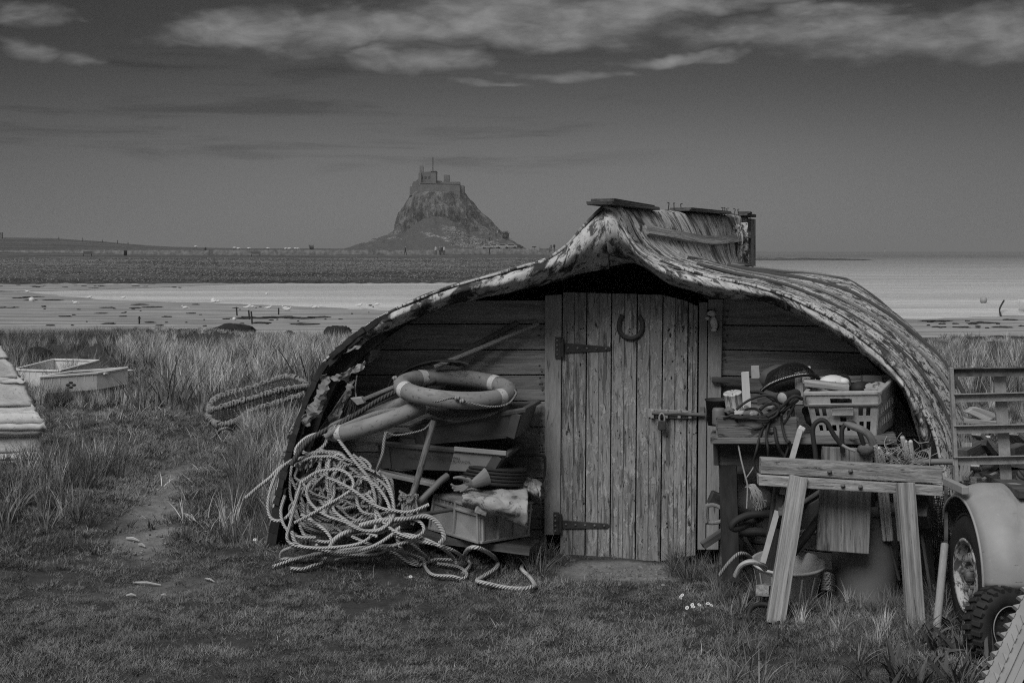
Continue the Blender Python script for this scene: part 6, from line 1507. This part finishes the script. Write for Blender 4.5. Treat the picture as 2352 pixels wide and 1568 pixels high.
# stakes in the flats, weed, buoys, boats
for k, (x, y0, y1, ln) in enumerate(((545, 705, 726, 2), (574, 712, 735, 3), (580, 715, 745, 3), (640, 707, 724, 0), (320, 726, 745, 0))):
    q = on_level(x, y1, ZS); one(MB().tube([q-UP*.2, P(x-ln, y0, q.y)], .05, 6), 'mooring_stake', MT['tar'], ['dark knob topped stake leaning on the sand flats', 'left stake of the close pair on the sand flats', 'right stake of the close pair on the sand flats', 'thin stake right of the close pair on the sand flats', 'lone short stake far left on the sand flats'][k], 'stake', 'stakes on the sand flats')
random.seed(31); mb = MB()
WEED = [(45,685,15),(75,682,18),(70,690,14),(120,690,20),(5,707,10),(28,707,8),(100,704,6),(245,707,14),(235,720,12),(320,700,20),(352,706,20),(312,708,12),(283,727,8),(152,727,14),(385,728,10),(345,741,12),(250,744,14),(366,748,8),(580,731,45),(640,729,40),(690,731,30),(730,729,25),(520,733,8),(540,708,6),(450,700,8),(490,686,10),(115,748,10),(440,720,10),(600,742,22),(700,745,30),(2150,738,30),(2250,742,26),(2300,752,20),(2210,752,18),(2320,735,14)]
for (x, y, w_) in WEED+[(random.uniform(0, 860), random.uniform(700, 752), random.uniform(1.5, 5)) for _ in range(36)]+[(random.uniform(2120, 2360), random.uniform(735, 756), random.uniform(3, 9)) for _ in range(20)]+[(random.uniform(-20, 420), random.uniform(655, 662), random.uniform(3, 9)) for _ in range(20)]:
    if y < 698 and x > 120 and y > 664 and (y-685) < (x-206)*.04: continue
    q = on_level(x, y, ZS+.03); r_ = w_*q.y/F; mb.ball(q+UP*.02, (r_, min(r_*.8, .9), .04+.02*min(2, r_)), None, 18, 6, .9, x*.1)
o = mb.build('seaweed', MT['weed'], loc=(0, 0, 0), kind='stuff'); o['label'] = 'dark clumps of seaweed strewn over the sand flats'; o['category'] = 'seaweed'
bo = lambda x, y, r_, lb_, m_='white': one(MB().ball(on_level(x, y, ZS)+UP*r_*.8, r_, None, 14, 10), 'buoy', MT[m_], lb_, 'buoy', 'buoys and floats on the shore')
bo(2259, 696, .30, 'round grey buoy afloat right of the shed', 'plastic_m'); bo(73, 693.5, .24, 'pale float stranded at the far left of the sand'); bo(538, 736, .12, 'small pale float among the seaweed strip'); bo(490, 695, .22, 'pale float at the water edge mid flat'); bo(612, 692-15, .12, 'tiny pale float out on the water')
dg_ = thing('dinghy', 'moored dinghy cut by the right edge of the picture', 'dinghy', on_level(2352, 718, ZS))
def dh(u, v):
    L = 3.2; x = u*L; bw = .75*math.sin(min(1, .12+u*1.2)*math.pi/2)*(1 if u < .85 else 1); a = (v-.5)*math.pi
    return on_level(2340, 718, ZS)+Vector((x-.25*abs(math.cos(a))*0, bw*math.sin(a), .75-.85*math.cos(a)*.9+.18*(1-u)**2)), (u*3, v, 0)
MB().grid(dh, 20, 12).build('hull', MT['pale_hull'], dg_, solid=.05)
one(MB().tube(spl([on_level(2020, 720, ZS), on_level(2016, 715, ZS)+UP*.3, on_level(2024, 708, ZS)+UP*.5], 4), .06, 6), 'driftwood', MT['tar'], 'dark driftwood branch on the right sand flat', 'driftwood')
one(MB().tube(spl([on_level(2300, 728, ZS), on_level(2296, 720, ZS)+UP*.3, on_level(2306, 712, ZS)+UP*.7], 4), .06, 6), 'anchor', MT['tar'], 'small dark anchor fluke standing on the right sand flat', 'anchor')
# beacon on the far coast
be = thing('beacon', 'tiny white beacon tower on the far coast', 'beacon', P(2033, 580, 5000))
MB().lathe([(4, 0), (3.4, 3), (2.0, 6), (1.9, 11), (0, 11)], 12, Matrix.Translation(P(2033, 579.5, 5000))).build('tower', MT['plastic_w'], be); MB().lathe([(2.3, 10.5), (2.3, 12), (1.4, 15), (0, 19)], 12, Matrix.Translation(P(2033, 579.5, 5000))).build('lantern', MT['tar'], be)
MB().box(P(2033, 579.2, 4990), (34, 10, 3)).build('base', MT['stone'], be)
# bush, benches, bins, posts on the skyline
bs = thing('bare_bush', 'bare twiggy bush standing on the skyline left of the castle', 'bush', P(715, 573, 560)); mb = MB(); random.seed(8)
for k in range(40):
    b_ = P(713+random.uniform(-2, 2)+5*(k % 2), 573, 560); e_ = P(715+random.uniform(-7, 7), 563+random.uniform(-2, 4), 560+random.uniform(-1, 1)); mb.tube([b_, b_.lerp(e_, .5)+Vector((random.uniform(-.2, .2), 0, .1)), e_], [.07, .04, .02], 4)
mb.build('twigs', MT['tar'], bs)
def bench_(x, y, Y, label):
    t = thing('bench', label, 'bench', P(x, y, Y), 'benches on the far shore'); c_ = P(x, y, Y)
    MB().box(c_+Vector((0, 0, .45)), (1.8, .45, .06)).build('seat', MT['wood_dark'], t); MB().box(c_+Vector((0, .22, .75)), (1.8, .05, .4)).build('backrest', MT['wood_dark'], t)
    for s_ in (-.8, .8): MB().box(c_+Vector((s_, 0, .22)), (.08, .45, .45)).build('leg', MT['wood_dark'], t)
bench_(201, 588, 285, 'dark bench by the wall on the left far shore'); bench_(587, 589.5, 275, 'dark bench on the track in the middle of the far shore')
one(MB().lathe([(0, 0), (.32, 0), (.34, .9), (.36, .95), (.2, 1.1), (0, 1.12)], 14, Matrix.Translation(P(288, 587, 290))), 'litter_bin', MT['rubber'], 'dark litter bin by the wall on the left far shore', 'bin')
for k, (x, y, h_) in enumerate(((190, 555, 1.6), (270, 561, 1.7), (135, 551, 1.2), (235, 558, 1.3), (294, 563, 1.2))): one(MB().tube([P(x, y+1.5, 600), P(x, y+1.5, 600)+UP*(h_+.3)], .16, 5), 'fence_post', MT['tar'], ['tall fence post on the crest of the left hill', 'tallest post right along the hill crest', 'short post far left on the hill crest', 'short post mid way down the hill crest', 'low post where the hill crest flattens'][k], 'post', 'posts on the hill crest')
one(MB().box(P(1, 543, 600), (1.8, 1.2, 3.4)), 'hut', MT['stone'], 'small stone hut on the hill at the left edge', 'hut', bevel=.1)
sgn = thing('finger_post', 'finger post on the track left of the shed ridge', 'sign post', P(1227, 574, 300)); MB().tube([P(1227, 575, 300), P(1227, 566, 300)], .05, 6).build('pole', MT['tar'], sgn); MB().box(P(1227, 567.3, 300), (.9, .05, .18)).build('arm', MT['tar'], sgn)
ga = thing('field_gate', 'barred field gate on the track left of the shed ridge', 'gate', P(1250, 577, 300))
for x in (1240, 1262): MB().box(P(x, 573.5, 300), (.15, .15, 1.1)).build('post', MT['wood_dark'], ga)
for y in (571, 573, 575): MB().beam(P(1240, y, 300), P(1262, y, 300), .05, .09).build('bar', MT['wood_dark'], ga)
fn_ = thing('hill_fence', 'rail fence climbing beside the path on the castle hill', 'fence', P(1150, 545, 575))
fpts = [(1127, 524), (1135, 527), (1143, 530), (1152, 534), (1160, 540), (1168, 546), (1176, 549)]
for (a, b) in zip(fpts, fpts[1:]):
    MB().beam(P(*a, 585), P(*b, 585), .12, .14).build('rail', MT['wood_dark'], fn_); MB().beam(P(a[0], a[1]-.4, 585), P(a[0], a[1]+7, 585), .2, .2, up=Vector((0, 1, 0))).build('post', MT['wood_dark'], fn_)
mb = MB()
for k in range(90):
    b_ = P(1160+random.uniform(-5, 7), 543+random.uniform(-2, 3), 596); mb.tube([b_, b_+Vector((random.uniform(-.6, .9), random.uniform(-.5, .5), random.uniform(.8, 2.6)))], [.10, .03], 3)
mb.ball(P(1161, 543, 596), (1.4, 1.2, 1.0), None, 14, 8, .5, 3); one(mb, 'gorse_bush', MT['weed'], 'dark bush at the top of the castle path', 'bush')
# ================================================================== grass (scattered clumps, nobody could count it)
def blade_mat(name, lo, hi):
    m = bpy.data.materials.new(name); m.use_nodes = True; t = m.node_tree; g = NG(t); b = t.nodes['Principled BSDF']
    at = g.n('ShaderNodeAttribute'); at.attribute_name = 'tone'; oi = g.n('ShaderNodeObjectInfo')
    k = g.m('ADD', g.m('MULTIPLY', at.outputs['Fac'], .65), g.m('MULTIPLY', oi.outputs['Random'], .35)); c = g.ss(k, 0, 1, lo, hi, 'LINEAR')
    pos = g.n('ShaderNodeNewGeometry').outputs['Position']; pz = g.vm('MULTIPLY', pos, (1, 1, 0))
    c = g.m('MULTIPLY', c, g.m('MULTIPLY', g.ss(g.noise(pz, 1.3, 4, .6), .32, .68, .74, 1.28, 'LINEAR'), g.ss(g.noise(pz, 7.0, 3, .6), .32, .68, .75, 1.25, 'LINEAR')))
    cc = g.n('ShaderNodeCombineColor')
    for i in range(3): t.links.new(c, cc.inputs[i])
    t.links.new(cc.outputs[0], b.inputs['Base Color']); b.inputs['Roughness'].default_value = .75; b.inputs['Specular IOR Level'].default_value = .12
    return m
BM_ = {'lawn': blade_mat('lawn blade', .075, .27), 'dark': blade_mat('dark grass', .05, .22), 'pale': blade_mat('dry marram', .20, .75), 'coarse': blade_mat('coarse grass', .06, .25), 'leaf': blade_mat('broad leaf', .06, .14)}
GCOL = bpy.data.collections.new('grass_clumps')
def clump(name, kind, n, L, w, rad, lean, seg, seed, droop=.4):
    r = np.random.default_rng(seed); V = []; Fc = []; T = []
    for k in range(n):
        a = r.uniform(0, 2*math.pi); d = rad*math.sqrt(r.uniform()); bx, by = d*math.cos(a), d*math.sin(a)
        ph = a+r.normal(0, .9); ln = L*r.uniform(.45, 1.0); le = lean*r.uniform(.2, 1.3); dr = droop*r.uniform(.2, 1.4); tone = r.uniform()
        tw = ph+math.pi/2+r.normal(0, .7); wx, wy = math.cos(tw), math.sin(tw); o = len(V)
        for s in range(seg+1):
            t = s/seg; h = ln*(t-.28*dr*t*t); u = ln*(le*t*.5+dr*.6*t*t); ww = w*(1-t**1.6)*r.uniform(.9, 1.1)/2
            if kind == 'leaf': ww = w*math.sin(min(1, .15+t)*math.pi*.95)/2
            cx_, cy_ = bx+math.cos(ph)*u, by+math.sin(ph)*u
            if s < seg: V += [(cx_-wx*ww, cy_-wy*ww, h-.01), (cx_+wx*ww, cy_+wy*ww, h-.01)]; T += [tone, tone]
            else: V.append((cx_, cy_, h-.01)); T.append(tone)
        for s in range(seg-1): Fc.append((o+2*s, o+2*s+1, o+2*s+3, o+2*s+2))
        Fc.append((o+2*seg-2, o+2*seg-1, o+2*seg))
    me = bpy.data.meshes.new(name); me.from_pydata(V, [], Fc); at = me.attributes.new('tone', 'FLOAT', 'POINT'); at.data.foreach_set('value', np.array(T, dtype=np.float32))
    me.materials.append(BM_[kind]); ob_ = bpy.data.objects.new(name, me); GCOL.objects.link(ob_); return ob_
# sorted by name: the index picks the clump
for k in range(3): clump('a%d_lawn' % k, 'lawn', 130, .024, .0034, .085, 1.9, 2, 10+k, 1.2)
for k in range(3): clump('b%d_dark' % k, 'dark', 52, 1.0, .020, .17, .55, 4, 20+k, .65)
for k in range(3): clump('c%d_pale' % k, 'pale', 38, 1.0, .020, .15, .42, 4, 30+k, .50)
for k in range(2): clump('d%d_leaf' % k, 'leaf', 11, .22, .026, .04, 1.0, 5, 40+k, .8)
for k in range(2): clump('e%d_dry' % k, 'pale', 7, .09, .0045, .10, 2.4, 3, 50+k, 1.0)
for k in range(2): clump('f%d_coarse' % k, 'coarse', 16, 1.0, .034, .16, .75, 5, 60+k, .75)
def gn_scatter(name, pts, idx, scl, rot, label):
    me = bpy.data.meshes.new(name); me.from_pydata(pts, [], []); n = len(pts)
    a = me.attributes.new('idx', 'INT', 'POINT'); a.data.foreach_set('value', np.array(idx, dtype=np.int32))
    a = me.attributes.new('scl', 'FLOAT_VECTOR', 'POINT'); a.data.foreach_set('vector', np.array(scl, dtype=np.float32).ravel())
    a = me.attributes.new('rot', 'FLOAT_VECTOR', 'POINT'); a.data.foreach_set('vector', np.array(rot, dtype=np.float32).ravel())
    ob_ = bpy.data.objects.new(name, me); COL.objects.link(ob_); ob_['kind'] = 'stuff'; ob_['label'] = label; ob_['category'] = 'grass'
    ng = bpy.data.node_groups.new(name, 'GeometryNodeTree'); ng.interface.new_socket('Geometry', in_out='INPUT', socket_type='NodeSocketGeometry'); ng.interface.new_socket('Geometry', in_out='OUTPUT', socket_type='NodeSocketGeometry')
    N = ng.nodes; Lk = ng.links; gi = N.new('NodeGroupInput'); go = N.new('NodeGroupOutput'); ip = N.new('GeometryNodeInstanceOnPoints'); ci = N.new('GeometryNodeCollectionInfo')
    ci.inputs['Collection'].default_value = GCOL; ci.inputs['Separate Children'].default_value = True; ci.inputs['Reset Children'].default_value = True
    def na(nm, ty):
        q = N.new('GeometryNodeInputNamedAttribute'); q.data_type = ty; q.inputs['Name'].default_value = nm; return q.outputs['Attribute']
    er = N.new('FunctionNodeEulerToRotation'); Lk.new(na('rot', 'FLOAT_VECTOR'), er.inputs[0])
    Lk.new(gi.outputs[0], ip.inputs['Points']); Lk.new(ci.outputs[0], ip.inputs['Instance']); ip.inputs['Pick Instance'].default_value = True
    Lk.new(na('idx', 'INT'), ip.inputs['Instance Index']); Lk.new(er.outputs[0], ip.inputs['Rotation']); Lk.new(na('scl', 'FLOAT_VECTOR'), ip.inputs['Scale']); Lk.new(ip.outputs[0], go.inputs[0])
    md = ob_.modifiers.new('scatter', 'NODES'); md.node_group = ng; return ob_
rg = np.random.default_rng(77)
def in_shed(X, Y):
    if math.hypot(X-1.34, Y-6.93) < .15 or math.hypot(X-1.725, Y-6.95) < .14: return True      # inside the bucket and the drum
    wy = CW-T_*X
    if Y < wy-.02: return False
    s = (Y-K0.y)/KA.y; kx = K0.x+KA.x*s; hw_ = 1.72*g_s(max(0, min(1, s)))
    return s < 1.02 and kx-hw_+.02 < X < kx+hw_+.02
def zone(poly_px, per_m2, pick, hs, Pt, ok=None, tilt=.12, top=None):
    "scatter inside a rectangle of the picture laid on the ground"
    x0, x1, y0, y1 = poly_px; Ya = H*F/(y1-HY); Yb = H*F/(y0-HY); area = (x1-x0)/F*(Yb*Yb-Ya*Ya)/2; n = int(area*per_m2)
    for _ in range(n):
        Y = math.sqrt(rg.uniform(Ya*Ya, Yb*Yb)); x = rg.uniform(x0, x1); X = (x-CX)/F*Y
        if in_shed(X, Y) or (ok and not ok(X, Y)): continue
        h_ = rg.uniform(*hs); h_ *= (.7+.6*(.5+mnoise.noise((X*.8, Y*.8, 4)))); 
        if top:
            if mnoise.noise((X*.7, Y*.45, 8)) < -.22: continue
            yb_ = HY+(H-gz(X, Y))*F/Y; h_ = max(.08, min(h_*(1.0+.8*mnoise.noise((X*.55, Y*.4, 2))), (yb_-top)/F*Y*rg.uniform(.6, 1.12)))
        wd_ = .55*h_+.45*hs[0] if hs[1] > .2 else h_
        Pt[0].append((X, Y, gz(X, Y))); Pt[1].append(int(rg.choice(pick))); Pt[2].append((wd_, wd_, h_)); Pt[3].append((rg.normal(0, tilt), rg.normal(0, tilt), rg.uniform(0, 6.28)))
lawn = ([], [], [], []); LW = [0, 1, 2]
def lawn_ok(X, Y):
    if mnoise.noise((X*2.3, Y*3.2, 6))+.5*mnoise.noise((X*7, Y*9, 1)) > .46: return False
    d = dirt_at(X, Y) if Y < 14 else 0; return rg.uniform() > d*1.15
zone((-200, 2560, 1300, 1700), 500, LW, (.7, 1.25), lawn, lawn_ok, .2); zone((-150, 2500, 1150, 1300), 260, LW, (.9, 1.6), lawn, lawn_ok, .2); zone((-100, 760, 930, 1150), 120, LW, (1.2, 2.4), lawn, lawn_ok, .2); zone((2150, 2460, 930, 1150), 100, LW, (1.2, 2.4), lawn, None, .2)
zone((-100, 700, 860, 930), 40, LW, (2.0, 4.0), lawn, None, .2)
zone((0, 2352, 1250, 1600), 7, [11, 12], (.4, .9), lawn, lawn_ok, .2); zone((0, 700, 900, 1250), 9, [11, 12], (.9, 1.7), lawn, None, .2)
gn_scatter('lawn_grass', *lawn, 'short cropped grass in front of the shed')
tall = ([], [], [], []); DK = [3, 4, 5]; PL = [6, 7, 8]
zone((-120, 300, 1085, 1250), 46, DK+DK+DK+[6], (.16, .36), tall, lambda X, Y: path_d(X, Y) > .34)
zone((-120, 240, 1240, 1300), 40, DK, (.05, .16), tall, lambda X, Y: path_d(X, Y) > .3)
zone((470, 720, 1060, 1290), 60, DK+DK+[6, 7], (.12, .32), tall, lambda X, Y: path_d(X, Y) > .45)
zone((560, 720, 930, 1100), 60, DK+[6, 7, 8], (.22, .42), tall); zone((470, 640, 960, 1100), 30, DK+[7], (.10, .24), tall, lambda X, Y: path_d(X, Y) > .5)
zone((-60, 470, 935, 1085), 16, DK+[6], (.06, .15), tall, lambda X, Y: path_d(X, Y) > .4)
zone((70, 330, 896, 925), 40, DK+[6], (.14, .30), tall); zone((-60, 480, 880, 940), 22, DK+[6, 7], (.10, .30), tall)
zone((-150, 420, 800, 900), 13, DK+DK+[6, 7, 8], (.22, .48), tall, top=760); zone((270, 800, 775, 905), 19, PL+PL+PL+[3, 4], (.32, .80), tall, top=752); zone((400, 860, 762, 800), 14, PL+DK[:1], (.35, .7), tall, top=754)
zone((-150, 330, 757, 815), 14, DK, (.35, .75), tall, top=744); zone((330, 520, 757, 790), 7, DK+[6], (.3, .6), tall, top=748)
zone((2140, 2480, 775, 960), 20, PL+DK, (.30, .75), tall, top=770); zone((2140, 2480, 757, 790), 7, DK+PL, (.3, .6), tall, top=752)
zone((1640, 2352, 1340, 1450), 60, DK+[6], (.05, .15), tall); zone((1720, 2352, 1440, 1580), 50, DK+[6], (.04, .11), tall)
zone((1540, 1650, 1285, 1345), 130, DK+DK+[13, 14], (.13, .28), tall); zone((1640, 1760, 1290, 1400), 70, DK, (.08, .20), tall)
zone((1150, 1290, 1285, 1325), 60, DK+[6, 7], (.08, .20), tall); zone((620, 1160, 1275, 1300), 40, DK, (.03, .08), tall); zone((1260, 1340, 1300, 1330), 40, DK, (.04, .09), tall)
zone((1990, 2352, 1400, 1500), 60, DK+[6, 13], (.08, .20), tall); zone((1650, 2352, 1370, 1590), 46, [13, 14], (.06, .19), tall); zone((1150, 1300, 1285, 1325), 50, [13, 14], (.10, .22), tall); zone((480, 720, 1150, 1290), 40, [13, 14], (.10, .26), tall, lambda X, Y: path_d(X, Y) > .45); zone((-100, 290, 1110, 1270), 26, [13, 14], (.12, .30), tall, lambda X, Y: path_d(X, Y) > .34); zone((200, 820, 790, 930), 5, [13, 14], (.3, .7), tall, top=752)
zone((760, 2200, 775, 985), 11, DK+PL, (.25, .6), tall, top=770); zone((2200, 2700, 960, 1250), 26, DK+[6], (.08, .25), tall); zone((-500, -60, 800, 1250), 10, DK+[6], (.12, .35), tall)
gn_scatter('tall_grass', *tall, 'long marram and rank grass round the shed and along the bank')
lf = ([], [], [], []); zone((2030, 2320, 1455, 1640), 34, [9, 10], (.6, 1.15), lf, None, .2); zone((170, 420, 1230, 1330), 14, [9, 10], (.25, .45), lf); zone((1640, 1760, 1330, 1420), 10, [9, 10], (.3, .5), lf)
zone((560, 720, 1270, 1310), 16, [9, 10], (.25, .5), lf); o = gn_scatter('plantain', *lf, 'broad leaved plantain growing among the grass'); o['category'] = 'weeds'
# shingle stones
peb = bpy.data.collections.new('stones')
def stones(name, coll, n, fn, label, m):
    me0 = MB().ball((0, 0, 0), (1, .8, .55), None, 7, 5, .3, 2).mesh(name+'_stone'); me0.materials.append(m); so_ = bpy.data.objects.new(name+'_stone', me0); c_ = bpy.data.collections.new(name+'_c'); c_.objects.link(so_)
    global GCOL
    old = GCOL; GCOL = c_; pts, idx, scl, rot = [], [], [], []
    for _ in range(n):
        p, s_ = fn(); pts.append(tuple(p)); idx.append(0); scl.append((s_, s_*rg.uniform(.7, 1.2), s_*rg.uniform(.7, 1.1))); rot.append((rg.uniform(-.4, .4), rg.uniform(-.4, .4), rg.uniform(0, 6.28)))
    o = gn_scatter(name, pts, idx, scl, rot, label); o['category'] = 'stones'; GCOL = old
def stone_mat(name, lo, hi):
    m = bpy.data.materials.new(name); m.use_nodes = True; t = m.node_tree; g = NG(t); oi = g.n('ShaderNodeObjectInfo'); c = g.ss(oi.outputs['Random'], 0, 1, lo, hi, 'LINEAR'); cc = g.n('ShaderNodeCombineColor')
    for i in range(3): t.links.new(c, cc.inputs[i])
    t.links.new(cc.outputs[0], t.nodes['Principled BSDF'].inputs['Base Color']); t.nodes['Principled BSDF'].inputs['Roughness'].default_value = .9; return m
def sp_bank(): u, v = rg.uniform(.1, .95), rg.uniform(.02, 1)**.8; return bank(u, v)+UP*.02, rg.uniform(.04, .17)
stones('shingle', None, 22000, sp_bank, 'loose stones covering the far shingle bank', stone_mat('shingle stone', .03, .22))
def sp_door(): x, y = rg.uniform(1340, 1620), rg.uniform(1300, 1345); q = Gp(x, y); return q, rg.uniform(.004, .014)
stones('gravel', None, 260, sp_door, 'small stones trodden into the soil before the door', stone_mat('door gravel', .08, .22))
def sp_path(): 
    t = rg.uniform(); Y = 7.2+2.6*t; return Vector((-1.85-.19*(Y-7.2)+rg.normal(0, .14), Y, gz(-1.9, Y)+.0)), rg.uniform(.004, .012)
stones('path_gravel', None, 160, sp_path, 'small stones on the trodden path', stone_mat('path gravel', .1, .3))
def sp_crag():
    u, v = (rg.normal(1064, 15)-800)/400, rg.uniform(.10, .60)
    if rg.uniform() < .3: u, v = (rg.normal(1110, 16)-800)/400, rg.uniform(.1, .35)
    return mound(min(1, max(0, u)), min(1, max(0, v)))[0], rg.uniform(.15, .6)
stones('crag_boulders', None, 1000, sp_crag, 'pale boulders scattered on the castle slope', stone_mat('crag boulder', .07, .26))
# daisies and litter
MT['petal'] = mat('daisy petal', .7, .8, (5, 5, 5), .7, 0)
for k, (x, y) in enumerate(((1567, 1392), (1563, 1398), (1590, 1415), (1592, 1420), (1578, 1422), (1606, 1415), (1626, 1412), (1634, 1416), (943, 1349), (585, 1262), (766, 1282))):
    q = Gp(x, y); t = thing('daisy', ['uppermost daisy of the patch right of the door', 'daisy just under the uppermost one of the patch', 'daisy in the middle of the patch', 'daisy touching the middle one from below', 'leftmost daisy of the patch', 'daisy right of the middle of the patch', 'second daisy from the right of the patch', 'rightmost daisy of the patch', 'lone daisy on the lawn below the rope', 'lone daisy left of the rope heap', 'daisy beside the ground rope'][k], 'daisy', q, 'daisies in the grass')
    c_ = q+UP*.055; nn = Vector((random.uniform(-.5, .5), -.5, random.uniform(.5, 1.2))).normalized(); x_, y_, z_ = basis(nn); mb = MB()
    for j in range(12):
        a = 2*math.pi*j/12; d_ = y_*math.cos(a)+z_*math.sin(a); s_ = nn.cross(d_)*.0028; mb.add([c_+d_*.001-s_, c_+d_*.001+s_, c_+d_*.009+s_*.6, c_+d_*.009-s_*.6], [(0, 1, 2, 3)])
    mb.build('petals', MT['petal'], t); MB().ball(c_+nn*.001, .0028, nu=8, nv=5).build('disc', MT['plastic_w'], t); MB().tube([q-UP*.01, c_], .0012, 4).build('stem', BM_['dark'], t)
LT = [(290, 1236, 320, 1242, 'pale flake of driftwood on the path, upper one', .011), (318, 1250, 334, 1255, 'pale flake of driftwood on the path, lower one', .009), (470, 1328, 494, 1336, 'white splinter on the lawn below the path', .006), (370, 1366, 384, 1368, 'white splinter lying left on the lawn', .006), (306, 1337, 370, 1343, 'long grey stick lying across the path foot', .007), (424, 1180, 450, 1196, 'forked bleached twig beside the path', .010), (290, 1367, 312, 1367, 'short pale stick far left on the lawn', .007)]
for (xa, ya, xb, yb, lb_, r_) in LT:
    a, b = Gp(xa, ya, .012), Gp(xb, yb, .012); one(MB().tube([a, a.lerp(b, .5)+UP*.006, b], [r_*.7, r_, r_*.5], 6, flat=.5), 'twig', MT['white_flake'], lb_, 'twig', 'bits of driftwood on the lawn')
# ------------------------------------------------------------------ thin sea haze
hm = bpy.data.materials.new('sea haze'); hm.use_nodes = True; ht = hm.node_tree; ht.nodes.clear()
ho = ht.nodes.new('ShaderNodeOutputMaterial'); hv = ht.nodes.new('ShaderNodeVolumePrincipled'); hv.inputs['Color'].default_value = gv(.55); hv.inputs['Density'].default_value = 3.0e-4; hv.inputs['Anisotropy'].default_value = 0.0
ht.links.new(hv.outputs[0], ho.inputs['Volume'])
hz_ = MB().box((0, 30400, 25.5), (190000, 61200, 58.0)).build('haze', hm, loc=(0, 0, 0), kind='stuff'); hz_['label'] = 'thin pale sea haze over the bay'; hz_['category'] = 'haze'
